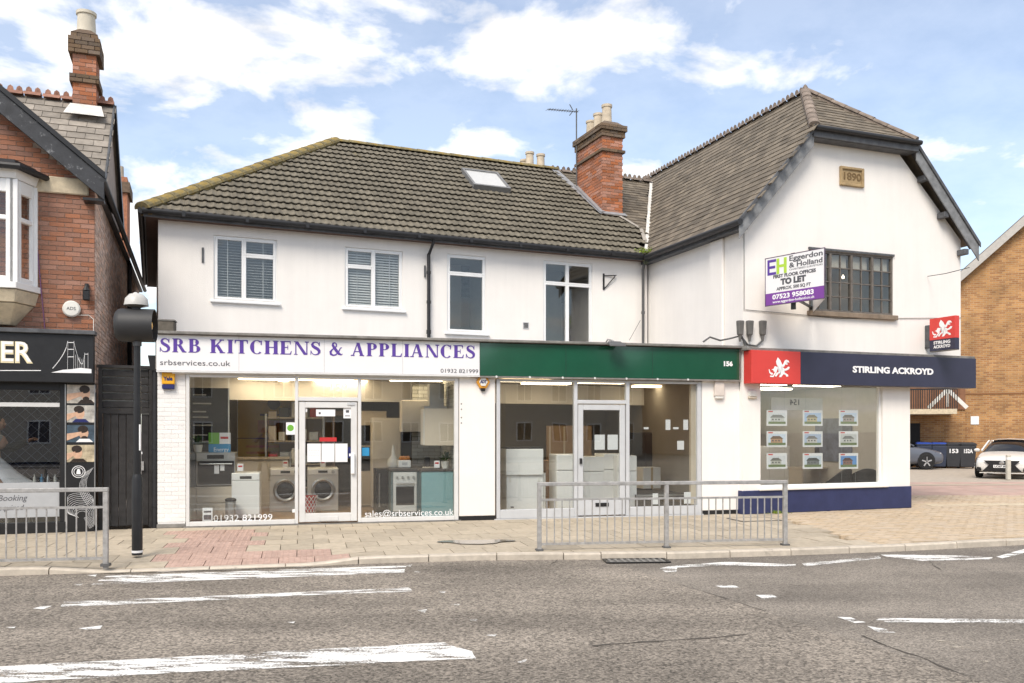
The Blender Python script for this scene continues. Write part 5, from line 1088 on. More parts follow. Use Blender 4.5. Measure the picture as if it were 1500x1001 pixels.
t = put('cooker_hood', 'steel extractor hood chimney on the tiled wall', 'cooker hood', 639, 1.05, Z(639, 595, 1.05)); MB().box(-.13, .15, 0, .26, 0, .42).build('chimney', STEEL, t, bevel=.005); MB().box(-.25, .2, -.12, .4, -.05, -.002).build('canopy', STEEL, t, bevel=.005)
plant(652, .62, .913, 'bushy herb pot on the dark kitchen worktop', 1.0)
t = put('knife_block', 'dark knife block and board on the kitchen worktop', 'knife block', 626, .9, .915); MB().box(-.05, .05, 0, .1, 0, .2).build('block', BLACK, t, bevel=.01); MB().box(-.1, .16, -.1, -.02, 0, .02).build('board', CREAM, t)
t = put('toaster', 'small white toaster with orange fruit at the left end of the worktop', 'toaster', 593, 1.0, .915); MB().box(-.12, .12, 0, .16, 0, .14).build('body', APPL, t, bevel=.02, seg=2); MB().box(-.05, .05, -.004, 0, .05, .10).build('dial_plate', GREYALU, t)
for i in range(4): MB().lathe([(.01, 0), (.035, .02), (.04, .045), (.03, .07), (.008, .082)], -.06 + i * .045, .08 + .02 * (i % 2), 10, cz=.135).build('fruit', ORAP, t, smooth=True)
t = put('under_counter_fridge', 'dark under-counter fridge with upright steel handle in the kitchen window', 'fridge', 571, 1.2); MB().box(-.26, .22, 0, .6, .02, .86).build('body', BLACK, t, bevel=.006); MB().box(-.25, .21, -.025, -.002, .05, .84).build('door', DGLASS, t, bevel=.004); MB().tube([(-.2, -.05, .15), (-.2, -.05, .78)], .014, 8).build('handle', STEEL, t)
t = put('tall_fridge', 'tall pale fridge freezer deep in the kitchen window', 'fridge', 566, 2.6); MB().box(-.3, .3, 0, .6, .02, 1.85).build('body', WALLP, t, bevel=.01)
MB().box(-.29, .29, -.03, -.002, .08, .75).build('freezer_door', WALLP, t, bevel=.008); MB().box(-.29, .29, -.03, -.002, .77, 1.82).build('fridge_door', WALLP, t, bevel=.008)
t = put('tall_oven_housing', 'cream tall unit with stacked dark ovens deep in the kitchen window', 'oven unit', 545, 3.0); MB().box(-.3, .3, 0, .6, .02, 2.0).build('carcass', CREAM, t, bevel=.006)
for z0_, z1_ in ((.75, 1.25), (1.28, 1.7)): MB().box(-.27, .27, -.015, -.001, z0_, z1_).build('oven', DGLASS, t, bevel=.005)
t = put('white_bottle', 'white curved bottle ornament standing on the dark fridge', 'ornament', 576, 1.3, .90); MB().lathe([(.09, 0), (.12, .06), (.10, .16), (.04, .24), (.03, .36), (.015, .44)], 0, 0, 16).build('body', PLASTW, t, smooth=True)
# ---- second shop: spare white appliances
t = put('chest_freezer', 'white chest freezer stood on end with a pale panel above it', 'freezer', 769, .55)
MB().box(-.36, .36, 0, .5, .02, .74).build('body', APPL, t, bevel=.015, seg=2); MB().box(-.38, .35, -.05, .5, .745, 1.24).build('lid', APPL, t, bevel=.015, seg=2); MB().box(-.31, -.27, -.012, 0, .62, .74).box(.25, .29, -.012, 0, .62, .74).build('hinge', PLASTW, t, bevel=.004); MB().box(-.28, -.22, -.003, 0, .13, .16).build('badge', GREYT, t); MB().box(.36, .42, .06, .5, .05, .78).build('back_grille', PLASTW, t); MB().box(-.36, .36, 0, .45, 1.242, 1.275).build('cables', BLACK, t, bevel=.012)
for px_, v, w, h, lb in ((832, .7, .24, 1.13, 'white fridge standing between the chest freezer and the grey door'), (867, .85, .24, 1.08, 'white fridge behind the grey door glass, left of a pair'), (899, .85, .23, 1.13, 'white fridge behind the grey door glass, right of a pair'), (918, .6, .2, 1.10, 'white fridge just right of the grey door, only its edge showing')):
    t = put('white_fridge', lb, 'fridge', px_, v, group='white fridges in the empty shop'); MB().box(-w, w, 0, .5, .02, h).build('body', APPL, t, bevel=.015, seg=2); MB().box(-w + .005, w - .005, -.045, -.002, .06, h * .72).build('lower_door', APPL, t, bevel=.012, seg=2); MB().box(-w + .005, w - .005, -.045, -.002, h * .73, h - .005).build('upper_door', APPL, t, bevel=.012, seg=2)
DFR = mat('graphite_appliance', (.045, .045, .048), .3, .1)
for px_, v, w, h, lb in ((945, 3.0, .30, 1.55, 'dark grey tall fridge at the back of the empty shop, left one'), (1000, 2.6, .42, 1.62, 'dark grey double fridge at the back of the empty shop, right one')):
    t = put('tall_fridge', lb, 'fridge', px_, v); MB().box(-w, w, 0, .6, .02, h).build('body', DFR, t, bevel=.01); MB().box(-w + .01, -.006, -.03, -.002, .06, h - .02).build('door', DFR, t, bevel=.008); MB().box(.006, w - .01, -.03, -.002, .06, h - .02).build('door', DFR, t, bevel=.008)
t = put('room_divider', 'brown timber partition screen in the middle of the empty shop', 'partition', 845, 3.4); MB().box(-.7, .35, 0, .08, 0, 1.7).build('panel', mat('tan_board', (.36, .24, .14), .6, .1), t)
for i in range(3): MB().box(-.66 + i * .34, -.62 + i * .34, -.02, 0, 0, 1.68).build('upright', CREAM, t)
t = put('low_platform', 'dark low display platform inside the empty shop window', 'platform', 975, .5); MB().box(-.62, .5, 0, 1.2, 0, .34).build('body', mat('dark_carpet', (.04, .036, .034), .95), t); MB().box(-.62, .5, -.012, -.001, .30, .34).build('nosing', STEEL, t)
# ---- estate agent window: nine cards on wires, chairs
CARD_PH = []; CARD_C = [((.55, .56, .54), (.75, .78, .8)), ((.52, .44, .26), (.40, .55, .78)), ((.36, .30, .28), (.6, .7, .85)), ((.50, .30, .16), (.65, .75, .86)), ((.60, .58, .54), (.45, .55, .7)), ((.55, .56, .52), (.6, .62, .6)), ((.48, .48, .42), (.7, .72, .74)), ((.16, .18, .18), (.6, .68, .75)), ((.26, .13, .10), (.12, .30, .62))]
rows = ('top', 'middle', 'bottom'); colsn = ('left', 'middle', 'right')
for r_ in range(3):
    for c_ in range(3):
        x0, x1 = ((1123, 1153), (1176, 1205), (1229, 1257))[c_]; y0, y1 = ((601, 624), (632, 655), (664, 687))[r_]
        t, w, h = sticker('property_card', 'white framed house photo card, %s row, %s column of the office window' % (rows[r_], colsn[c_]), 'property card', FG, x0, y0, x1, y1, PAPER, .14, .006, 'property cards in the office window')
        pk = random.uniform(-.1, .1); c1, c2 = CARD_C[r_ * 3 + c_]; hm_ = mat('printed_house', c1, .4, .25, 30); sk_ = mat('printed_sky', c2, .4, .1, 20); rf_ = mat('printed_roof', [q * .35 for q in c1], .4, .2, 30); ln_ = mat('printed_lawn', (.14, .20, .07), .4, .35, 30)
        MB().box(-w * .42, w * .42, -.002, .0, h * .12, h * .82).build('photo', sk_, t)
        MB().box(-w * .30, w * (.26 + pk), -.0035, -.0022, h * .26, h * .52).build('printed_house', hm_, t); MB().prism([(-w * .34, h * .52), (w * (.30 + pk), h * .52), (w * (.12 + pk), h * .70), (-w * .2, h * .70)], -.004, -.0022).build('printed_roof', rf_, t); MB().box(-w * .42, w * .42, -.0045, -.0022, h * .12, h * .27).build('printed_lawn', ln_, t)
        for q in range(3): MB().box(-w * .24 + q * w * .15, -w * .17 + q * w * .15, -.0048, -.0036, h * .36, h * .45).build('printed_window', GREYT, t)
        MB().box(-w * .42, -w * .2, -.002, 0, h * .87, h * .95).build('logo', REDS, t)
for px_ in (1127, 1149, 1180, 1201, 1233, 1253):
    u_ = FG.u(px_, .15); MB().tube([(u_, .15, gz0), (u_, .15, gz1)], .002, 5).build('display_wire', STEEL, gab)
for px_, rz, lb in ((1222, R(200), 'black tub armchair in the office window, left one'), (1262, R(160), 'black tub armchair in the office window, right one by the white wall')):
    t = thing('tub_chair', lb, 'armchair', FG, FG.u(px_, 1.0), 1.0, .02, rz); CH = mat('black_leather', (.015, .015, .016), .4); bk = MB(); n = 14; vs = []
    for i in range(n + 1):
        a = R(-20 + 220 * i / n); hh = .48 + .30 * math.sin(max(0, min(math.pi, (a)))) ; vs += [(.34 * math.cos(a), .34 * math.sin(a), .15), (.36 * math.cos(a), .36 * math.sin(a), hh), (.28 * math.cos(a), .28 * math.sin(a), hh), (.27 * math.cos(a), .27 * math.sin(a), .15)]
    bk.add(vs, [(i*4+j, i*4+4+j, i*4+4+(j+1) % 4, i*4+(j+1) % 4) for i in range(n) for j in range(4)] + [(0, 1, 2, 3), tuple(n*4+k for k in (3, 2, 1, 0))]); bk.build('backrest', CH, t, smooth=True)
    MB().lathe([(.26, .2), (.27, .38), (.24, .42)], 0, 0, 18).build('seat', CH, t, smooth=True)
    for i in range(4): MB().tube([(.2 * math.cos(R(45 + 90 * i)), .2 * math.sin(R(45 + 90 * i)), .2), (.24 * math.cos(R(45 + 90 * i)), .24 * math.sin(R(45 + 90 * i)), 0)], .014, 6).build('leg', STEEL, t)
t = thing('office_desk', 'pale desk with monitor deep inside the estate office', 'desk', FG, FG.u(1190, 3), 2.4, .02); MB().box(-.8, .7, 0, .6, .70, .74).build('top', CREAM, t); MB().box(-.78, -.74, .02, .58, 0, .70).box(.64, .68, .02, .58, 0, .70).build('leg_panel', CREAM, t); MB().box(-.2, .3, .25, .28, .85, 1.18).box(.02, .08, .25, .3, .74, .85).build('monitor', BLACK, t)
text('154', .16, GREYT, gab, (FG.u(1165, .08), .082, FG.z(1165, 590, .08)), width=.22, mirror=True, name='reversed_number', depth=.0005)  # digits run backwards, set just in front of the pane
MB().box(FG.u(1130, .3), FG.u(1205, .3), .30, .32, FG.z(1165, 601, .3), FG.z(1165, 583, .3)).build('number_board', WALLP, gab)
# ================================================================ SIGNS AND FITTINGS ON THE GABLE BUILDING
GV = -.27
nx0, nx1, nm = FG.u(1101, GV), FG.u(1430, GV), FG.u(1173, GV); nz1 = FG.z(1260, 519, GV); nz0 = FG.z(1260, 565, GV)
ns_ = thing('shop_sign', 'long navy fascia sign with red dragon end panel reading STIRLING ACKROYD', 'sign', FG, nx0, GV, nz0)
NH = nz1 - nz0
MB().box(0, nm - nx0 - .001, 0, .25, 0, NH).build('red_panel', REDS, ns_, bevel=.006); MB().box(nm - nx0 + .001, nx1 - nx0, 0, .25, 0, NH).build('navy_panel', NAVY, ns_, bevel=.006)
MB().box(-.06, nx1 - nx0 + .04, .06, .27, NH + .002, NH + .055).build('capping', COPING, ns_, bevel=.006)
text('STIRLING ACKROYD', .17, WHITET, ns_, ((FG.u(1249, GV) + FG.u(1367, GV)) / 2 - nx0, -.003, NH / 2), width=FG.u(1367, GV) - FG.u(1249, GV), bold=.007, depth=.004)
DRAG = [[(.30, .10), (.36, .22), (.46, .30), (.50, .42), (.40, .50), (.46, .58), (.38, .66), (.36, .78), (.44, .98), (.56, .84), (.64, .66), (.62, .52), (.72, .50), (.78, .40), (.74, .30), (.82, .24), (.92, .18), (.93, .10), (.84, .09), (.80, .17), (.70, .20), (.64, .12), (.60, .06), (.50, .06), (.52, .13), (.58, .20), (.50, .24), (.42, .18), (.38, .08)],
        [(.08, .06), (.24, .05), (.30, .16), (.40, .30), (.36, .36), (.28, .24), (.22, .12), (.08, .12)], [(.02, .40), (.05, .24), (.14, .16), (.24, .18), (.20, .24), (.10, .27), (.06, .40)],
        [(.14, .40), (.24, .44), (.30, .56), (.40, .54), (.42, .40), (.36, .28), (.26, .30), (.22, .38)],
        [(.62, .60), (.70, .70), (.76, .84), (.84, .88), (.94, .84), (.98, .74), (.90, .76), (.84, .72), (.92, .68), (.86, .64), (.78, .66), (.74, .56), (.66, .52)], [(.74, .44), (.84, .48), (.92, .56), (1.0, .54), (.96, .44), (.86, .38), (.76, .36)]]
def emblem(parent, x, z, w, h, y, m=WHITET, ax='x'):
    b = MB()
    for k, P in enumerate(DRAG):
        bm = bmesh.new(); vs = [bm.verts.new((x + p[0] * w, y - .0004 * k, z + p[1] * h) if ax == 'x' else (y - .0004 * k, x - p[0] * w, z + p[1] * h)) for p in P]; f = bm.faces.new(vs); bmesh.ops.triangulate(bm, faces=[f]); bm.verts.index_update(); b.add([v.co.copy() for v in bm.verts], [tuple(v.index for v in f.verts) for f in bm.faces]); bm.free()
    return b.build('emblem', m, parent)
rw = nm - nx0; emblem(ns_, rw * .33, NH * .16, rw * .44, NH * .66, -.004)
ps_u, ps_z = FG.uz(1358, 512, -.02); 
pj = thing('projecting_sign', 'red and navy box sign with dragon emblem projecting from the white wall', 'sign', FG, ps_u, -.06, ps_z)
MB().box(-.06, .06, -.72, -.08, .17, .62).build('red_panel', REDS, pj, bevel=.004); MB().box(-.06, .06, -.72, -.08, -.06, .168).build('navy_panel', NAVY, pj, bevel=.004); MB().box(-.05, .05, -.08, .058, .02, .50).build('bracket', DARKWOOD, pj, bevel=.01); MB().box(-.058, .058, -.72, -.08, -.075, -.062).build('bottom_cap', COPING, pj)
emblem(pj, -.14, .20, .52, .38, -.0615, ax='y'); 
for i, s in enumerate(('STIRLING', 'ACKROYD')): text(s, .085, WHITET, pj, (-.063, -.40, .105 - i * .085), (R(90), 0, R(-90)), width=.42, bold=.003, depth=.0008)
# to-let board: a V of two panels on a short post
L0 = Vector((4.80, 16.30)); L1 = Vector((5.56, 15.30)); dvec = (L1 - L0); blen = dvec.length; ang = math.atan2(dvec.y, dvec.x)
bz0 = EYE + (HOR - 449) / FPX * 16.30; BHt = .90
tb = thing('to_let_board', 'white and purple TO LET board fixed to the white gable wall', 'sign board', None, L0.x, L0.y, bz0, ang)
MB().box(0, blen, 0, .012, .23, BHt).build('white_panel', SIGNW, tb); MB().box(0, blen, 0, .012, 0, .229).build('purple_panel', PURPLEB, tb)
eb = MB(); frame_rect(eb, -.006, blen + .006, -.006, BHt + .006, .014, -.004, .016); eb.build('edge_trim', mat('dark_board_edge', (.10, .07, .11), .6), tb)
wr = FG.w(FG.u(1190) , -.02); lp = Matrix.Rotation(-ang, 2) @ (Vector((wr.x, wr.y)) - L0)
MB().add([(blen, .02, 0), (lp.x, lp.y, 0), (lp.x, lp.y, BHt), (blen, .02, BHt), (blen - .01, .035, 0), (lp.x - .012, lp.y, 0), (lp.x - .012, lp.y, BHt), (blen - .01, .035, BHt)], [(0, 1, 2, 3), (7, 6, 5, 4), (0, 4, 5, 1), (3, 2, 6, 7)]).build('rear_panel', SIGNW, tb)
MB().box(blen * .43, blen * .49, .03, .08, -.12, BHt + .02).build('post', BLACK, tb); MB().beam((blen * .46, .06, .1), (lp.x * .4, lp.y * .95 + .1, .1), .04, .04).build('bracket_arm', BLACK, tb)
bl = blen
eh = MB()
for q in ((.05, .57, .095, .86), (.095, .57, .24, .62), (.095, .69, .22, .74), (.095, .81, .24, .86)): eh.box(q[0] * bl / 1.25, q[2] * bl / 1.25, -.003, -.0005, q[1], q[3])
eh.build('letter_e', PURPLE, tb)
hb = MB().box(.25 * bl / 1.25, .31 * bl / 1.25, -.0035, -.0005, .57, .86).box(.41 * bl / 1.25, .47 * bl / 1.25, -.0035, -.0005, .57, .86).box(.31 * bl / 1.25, .41 * bl / 1.25, -.0035, -.0005, .69, .74); hb.build('letter_h', LIME, tb)
tx = lambda s, f0, f1, z, sz, m, bold=0: text(s, sz, m, tb, ((f0 + f1) / 2 * bl, -.002, z), width=(f1 - f0) * bl, bold=bold, depth=.0008)
tx('Eggerdon', .42, .97, .815, .135, GREYT, .003); tx('& Holland', .42, .97, .69, .13, GREYT, .003); tx('CHARTERED SURVEYORS', .42, .97, .612, .045, GREYT); tx('FIRST FLOOR OFFICES', .14, .86, .525, .085, GREYT, .004); tx('TO LET', .27, .70, .41, .145, GREYT, .01); tx('APPROX. 500 SQ FT', .20, .78, .29, .08, GREYT, .003); tx('07523 958083', .13, .83, .145, .12, WHITET, .004); tx('www.eggerdon-holland.co.uk', .13, .84, .055, .065, WHITET, .001)
# cable boxes and cables at the corner
for px_, v, lb in ((1083, -.08, 'grey tapered cable box on the white corner, leftmost of three'), (1097, -.03, 'grey tapered cable box on the white corner, middle of three'), (1116, -.03, 'grey tapered cable box on the white corner, rightmost of three')):
    u_, z_ = FG.uz(px_, 480, v); t = thing('cable_box', lb, 'cable box', FG, u_, v, z_ - .15, group='cable boxes at the corner'); MB().add([(-.05, -.07, 0), (.05, -.07, 0), (.05, .02, 0), (-.05, .02, 0), (-.07, -.08, .28), (.07, -.08, .28), (.07, .02, .28), (-.07, .02, .28)], [(3, 2, 1, 0), (4, 5, 6, 7), (0, 1, 5, 4), (1, 2, 6, 5), (2, 3, 7, 6), (3, 0, 4, 7)]).build('case', GREYBOX, t, bevel=.02, seg=2); MB().lathe([(.02, -.12), (.028, -.04), (.04, 0)], 0, -.02, 10).build('gland', GREYBOX, t, smooth=True)
def cable(name, label, pts, r, m=WIRE):
    o = MB().tube(pts, r, 6).build(name, m, smooth=True); return tag(o, label, 'cable')
G3 = lambda px, py, v=-.03: FG.w(*[(q) for q in (FG.uz(px, py, v)[0], v)], FG.uz(px, py, v)[1])
S3 = lambda px, py, v=-.03: FS.w(FS.uz(px, py, v)[0], v, FS.uz(px, py, v)[1])
cable('cable_bundle', 'tangle of dark cables running from the cable boxes along the fascia', [S3(1030, 501, -.2), S3(1040, 494, -.2), S3(1055, 499, -.2), S3(1070, 496, -.2), G3(1085, 492), G3(1095, 505), G3(1108, 507), G3(1116, 500)], .018)
cable('cable', 'second dark cable bundle drooping from the boxes down behind the sign end', [G3(1083, 488), G3(1090, 500), G3(1094, 520), G3(1093, 560)], .022)
cable('cable', 'thin black cable looping down the white pier to the plinth', [S3(1083, 560, -.05), S3(1085, 600, -.05), S3(1084, 660, -.05), S3(1086, 705, -.05), S3(1096, 725, -.05)], .007)
cable('cable', 'thin grey cable crossing the gable wall below the window', [G3(1092, 454, -.015), G3(1150, 459, -.015), G3(1230, 467, -.015), G3(1408, 466, -.015)], .006)
cable('cable', 'vertical grey cable down the corner of the gable wall', [G3(1090, 333, -.012), G3(1090, 400, -.012), G3(1090, 455, -.012)], .006)
cable('overhead_wire', 'thin wire leaving the gable wall towards the right', [G3(1359, 405, -.02), G3(1385, 401, -.6), FG.w(FG.u(1420, -1.2), -1.2, FG.z(1420, 392, -1.2))], .008)
cable('cable', 'thin loose cable slanting down beside the inner corner downpipe', [FM.w(FM.u(938, -.05), -.05, FM.z(938, 470)), FM.w(FM.u(930, -.1), -.1, FM.z(930, 485)), FM.w(FM.u(922, -.2), -.2, FM.z(922, 500))], .006)
# small fittings on the main wall
u_, z_ = FM.uz(884, 412, 0); t = thing('wall_bracket', 'small black hanging bracket on the white upper wall', 'bracket', FM, u_, -.002, z_); MB().box(-.02, .02, -.015, 0, -.2, .17).build('plate', BLACK, t); MB().beam((0, -.01, .12), (.30, -.06, .14), .016, .02).beam((.02, -.01, -.17), (.27, -.055, .12), .016, .02).build('arm', BLACK, t)
u_, z_ = FM.uz(297, 374, 0); t = tag(MB().box(-.018, .018, -.02, 0, -.14, .14).build('tie_plate', DARKWOOD), 'short dark iron strip on the wall left of the first window', 'tie plate'); t.location = FM.w(u_, -.002, z_); t.rotation_euler = (0, 0, FM.a)
u_, z_ = FM.uz(622, 398, 0); t = tag(MB().box(-.014, .014, -.03, 0, -.12, .12).build('pipe_hook', DARKWOOD), 'short dark iron bar beside the black downpipe', 'tie plate'); t.location = FM.w(u_, -.002, z_); t.rotation_euler = (0, 0, FM.a)
u_, z_ = FM.uz(770, 477, 0); t = thing('air_vent', 'small square grey air vent between the two right windows', 'vent', FM, u_, -.002, z_); vb_m = MB(); frame_rect(vb_m, -.07, .07, -.07, .07, .015, -.012, 0); vb_m.build('frame', GREYALU, t)
for i in range(4): MB().box(-.052, .052, -.010, -.001, -.05 + i * .028, -.035 + i * .028).build('slat', WIRE, t)
t = thing('roof_hatch_box', 'small weathered box on the flat roof edge at the left corner', 'box', FS, FS.u(243, .15), .05, FZ1 + .055); MB().box(-.14, .14, 0, .3, 0, .19).build('body', mat('weathered_felt', (.12, .105, .085), .9, .3, 10), t, bevel=.01); MB().box(-.15, .15, -.01, .31, .192, .215).build('lid', COPING, t)
# television aerial on the chimney
u_, z_ = FM.uz(842, 240, cv1); t = thing('tv_aerial', 'thin television aerial on a pole against the brick chimney', 'aerial', FM, cu0 - .06, cv1 - .1, 7.9)
za = FM.z(842, 164, cv1); MB().tube([(0, 0, 0), (0, 0, za - 7.85)], .018, 8).build('mast', WIRE, t); ah = za - 7.93
MB().tube([(.05, 0, ah), (-.95, -.25, ah - .16)], .010, 6).build('boom', WIRE, t)
el_ = MB()
for i in range(12): k = i / 11; c = Vector((.0 - .93 * k, -.25 * k, ah - .16 * k)); el_.tube([c + Vector((-.03, .10, 0)), c - Vector((-.03, .10, 0))], .005, 4)
for s_ in (-.09, .09): el_.tube([Vector((-.12, -.02, ah + s_ * .2)), Vector((-.22, -.04, ah + s_ * 1.6))], .012, 5)
el_.build('elements', WIRE, t)
# moss clump in the gutter corner
random.seed(3); lf = MB(); c0_ = FM.w(Iu - .15, -.30, MZ + .02)
for i in range(420):
    p = c0_ + Vector((random.gauss(0, .16), random.gauss(0, .05), abs(random.gauss(0, .05)))); d = Vector((random.gauss(0, 1), random.gauss(0, 1), random.uniform(.2, 1.4))).normalized() * random.uniform(.02, .06); s_ = d.cross(Vector((random.random(), random.random(), .3))).normalized() * .012; lf.add([p - s_, p + s_, p + d], [(0, 1, 2)])
for i in range(60):
    p = c0_ + Vector((random.gauss(.0, .04), -.03, -random.uniform(0, .25))); d = Vector((random.gauss(0, .5), -1, random.uniform(-.5, .5))).normalized() * .04; lf.add([p, p + Vector((.015, 0, .01)), p + d], [(0, 1, 2)])
tag(lf.build('moss_clump', LEAF), 'bright yellow-green moss clump in the gutter corner below the valley', 'moss')
lf = MB(); c0_ = FG.w(.75, -.10, .0)
for i in range(120):
    p = c0_ + Vector((random.gauss(0, .09), random.gauss(0, .03), 0)); d = Vector((random.gauss(0, .4), random.gauss(0, .4), 1)).normalized() * random.uniform(.03, .09); s_ = Vector((.008, .004, 0)); lf.add([p - s_, p + s_, p + d], [(0, 1, 2)])
tag(lf.build('weed', LEAF), 'small green weed tuft at the foot of the navy plinth', 'weed')

# stock and clutter deeper in the shops
CARDB = mat('brown_cardboard', (.34, .22, .12), .85, .12, 6); TAPE = mat('parcel_tape', (.48, .36, .2), .4)
def carton(px, v, z, w, d, h, label, m=CARDB, rz=0):
    t = put('carton', label, 'carton', px, v, z, rz, 'cartons stored in the shops'); MB().box(-w / 2, w / 2, 0, d, 0, h).build('box', m, t, bevel=.006); MB().box(-.025, .025, -.002, 0, 0, h).build('tape', TAPE, t)
carton(815, 2.4, 1.18 - 1.15, .45, .4, .95, 'narrow brown carton between the freezer and the white fridge'); carton(955, 1.9, .38, .4, .4, .45, 'white carton on the dark platform in the empty shop', APPL)
random.seed(11)
t = put('shelf_unit', 'display rack with small appliances behind the washing machines', 'shelf', 432, 3.9)
for x_ in (-.6, .6): MB().box(x_ - .02, x_ + .02, 0, .35, 0, 1.95).build('upright', STEEL, t)
for k in range(4): MB().box(-.58, .58, 0, .35, .35 + k * .5, .375 + k * .5).build('shelf_board', CREAM, t)
for k in range(4):
    x_ = -.55
    while x_ < .42:
        w_ = random.uniform(.1, .24); MB().box(x_, x_ + w_, .03, .28, .377 + k * .5, .377 + k * .5 + random.uniform(.12, .34)).build('stock_box', random.choice([APPL, STEEL, BLACK, REDP, CREAM]), t, bevel=.008); x_ += w_ + .05
for px_, v, z_, lb in ((352, .62, .90, 'small white price card on top of the dishwasher'), (418, 2.15, .90, 'price card on the left washing machine'), (473, 2.15, .90, 'price card on the washing machine behind the door'), (640, .5, .93, 'price card at the front of the dark worktop')):
    t = put('price_card', lb, 'price card', px_, v, z_); MB().box(-.05, .05, 0, .006, 0, .13).build('card', PAPER, t); MB().box(-.035, .035, -.001, 0, .07, .10).build('print', REDP, t)
t = put('tap_display', 'chrome swan neck tap on the counter behind the dishwasher', 'tap', 425, 1.9, .90); MB().tube([(0, 0, 0), (0, 0, .3), (.04, 0, .36), (.1, 0, .36), (.13, 0, .3)], .014, 8).build('spout', STEEL, t, smooth=True); MB().box(-.1, .2, -.1, .1, -.03, 0).build('stand', APPL, t)
# ================================================================ NEIGHBOUR ON THE LEFT: brick house with barber shop
lh = thing('brick_house', 'red brick house with bay window above the black barber shop', 'house', FL)
LS = .83                                                              # pitch of the front gable
ztop = lambda u: 5.62 - LS * u - .05
b = MB(); b.poly([(-3.2, .012, 3.0), (-.012, .012, 3.0), (-.012, .012, ztop(0)), (-3.2, .012, ztop(-3.2))]); fw = b.build('front_wall', MORTARD, lh)
br = bricks_xz(-2.0, 0, 3.02, 7.0, .0, inside=lambda u, z: z < ztop(u)); br.sort(key=lambda q: -q[0][3])
pieces('brick', UNIT, BRICKL, br, fw, 300)
b = MB(); b.poly([(-.012, 0.012, 0), (-.012, 11, 0), (-.012, 11, 5.62), (-.012, .012, 5.62)]); sw = b.build('side_wall', MORTARD, lh)
BRS = mat('pinkish_brick', (.60, .42, .33), .9, .3, 14, .6, 60, rnd=.26, sat=.3)
sb = bricks_xz(.12, 11, 2.0, 5.62, -.03, side=2); bb = MB()
for q in sb: bb.add([q @ Vector(v) for v in UNIT.v], UNIT.f)
bb.build('side_bricks', BRS, sw, kind='stuff')
# main roof, ridge along the street, gable end to the right
RV, RZl, V0, V1, Z0 = 2.75, 7.80, .95, 4.65, 5.80
dk = MB(); dk.poly([(-5, V0, Z0), (.06, V0, Z0), (.06, RV, RZl), (-5, RV, RZl)]); dk.poly([(-5, V1, Z0), (-5, RV, RZl), (.06, RV, RZl), (.06, V1, Z0)])
dk.poly([(.16, -.3, 5.58), (.16, 2.4, 5.58), (-2.6, 2.4, 5.58 + LS * 2.76), (-2.6, -.3, 5.58 + LS * 2.76)])
lr = dk.build('roof', SLATEL, lh)
l_ = math.hypot(RV - V0, RZl - Z0); su = Vector((0, (RV - V0) / l_, (RZl - Z0) / l_)); sn = Vector((0, -(RZl - Z0) / l_, (RV - V0) / l_))
slates('slates', SLATEL, lr, Vector((0, V0, Z0)), Vector((1, 0, 0)), su, sn, [(-2.6, 0), (.07, 0), (.07, l_), (-2.6, l_)], W=.30, E=.20)
run_tiles('crested_ridge_tile', crest, RIDGEL, lr, (-3.0, RV, RZl + .07), (.08, RV, RZl + .07), .30)
MB().poly([(0, V0, 5.55), (0, V1, 5.55), (0, V1, Z0), (0, RV, RZl - .02), (0, V0, Z0)]).build('gable_end', mat('pale_render_side', (.45, .37, .32), .9, .15), lh)
MB().beam((.07, RV, RZl - .02), (.07, V1 + .1, Z0 - .1), .05, .16).build('verge_board', BLACK, lh); MB().beam((.06, RV, RZl - .02), (.06, V0, Z0), .03, .10).build('verge_board', DARKWOOD, lh)
# bargeboard in front with peeling paint, gutter along the side
MB().prism([(-2.6, 5.60 + LS * 2.76 - .34), (.17, 5.25 + .0), (.17, 5.60), (-2.6, 5.60 + LS * 2.76)], -.30, -.26).build('bargeboard', BARGE, lh, bevel=.006)
MB().prism([(-2.6, 5.68 + LS * 2.76 - .09), (.19, 5.59), (.19, 5.68), (-2.6, 5.68 + LS * 2.76)], -.33, -.25).build('verge_trim', BLACK, lh)
MB().box(-.14, .16, -.258, -.002, 5.24, 5.28).build('barge_foot', BLACK, lh)
MB().tube([(.15, -.3, 5.58), (.15, 11, 5.56)], .05, 10).build('gutter', GUTTER, lh, smooth=True)
MB().box(.0, .09, -.2, 11, 5.50, 5.54).build('soffit', BLACK, lh)
MB().tube([(.06, 6.6, 5.5), (.06, 6.6, 2.4)], .05, 8).build('downpipe', GUTTER, lh, smooth=True)
MB().box(-1.0, -.08, -.05, -.001, 5.36, 5.62).build('cream_kneeler', STONEL, lh, bevel=.015)
# bay window
B0 = FL.u(50); uf, vf = FL.u(21, -.42), -.42; bz0, bz1 = 3.86, 5.42
b = MB(); P3 = [(-2.8, vf), (uf, vf), (B0, 0)]
def bay_bar(b, p, q, z0, z1, t=.05): b.beam((*p, (z0 + z1) / 2), (*q, (z0 + z1) / 2), t, z1 - z0)
for p, q in zip(P3, P3[1:]):
    for z0_, z1_ in ((bz0 - .0, bz0 + .09), (bz1 - .2, bz1), (4.80, 4.87)): bay_bar(b, p, q, z0_, z1_, .07)
for p in P3[1:] + [(uf - .62, vf), (uf - .05, vf)]: b.box(p[0] - .055, p[0] + .055, p[1] - .055, p[1] + .055, bz0, bz1)
mid = lambda t: (uf + (B0 - uf) * t, vf * (1 - t))
for t in (.22, .86): m_ = mid(t); b.box(m_[0] - .03, m_[0] + .03, m_[1] - .04, m_[1] + .04, bz0, bz1)
bay = b.build('bay_window', UPVC, lh, bevel=.008)
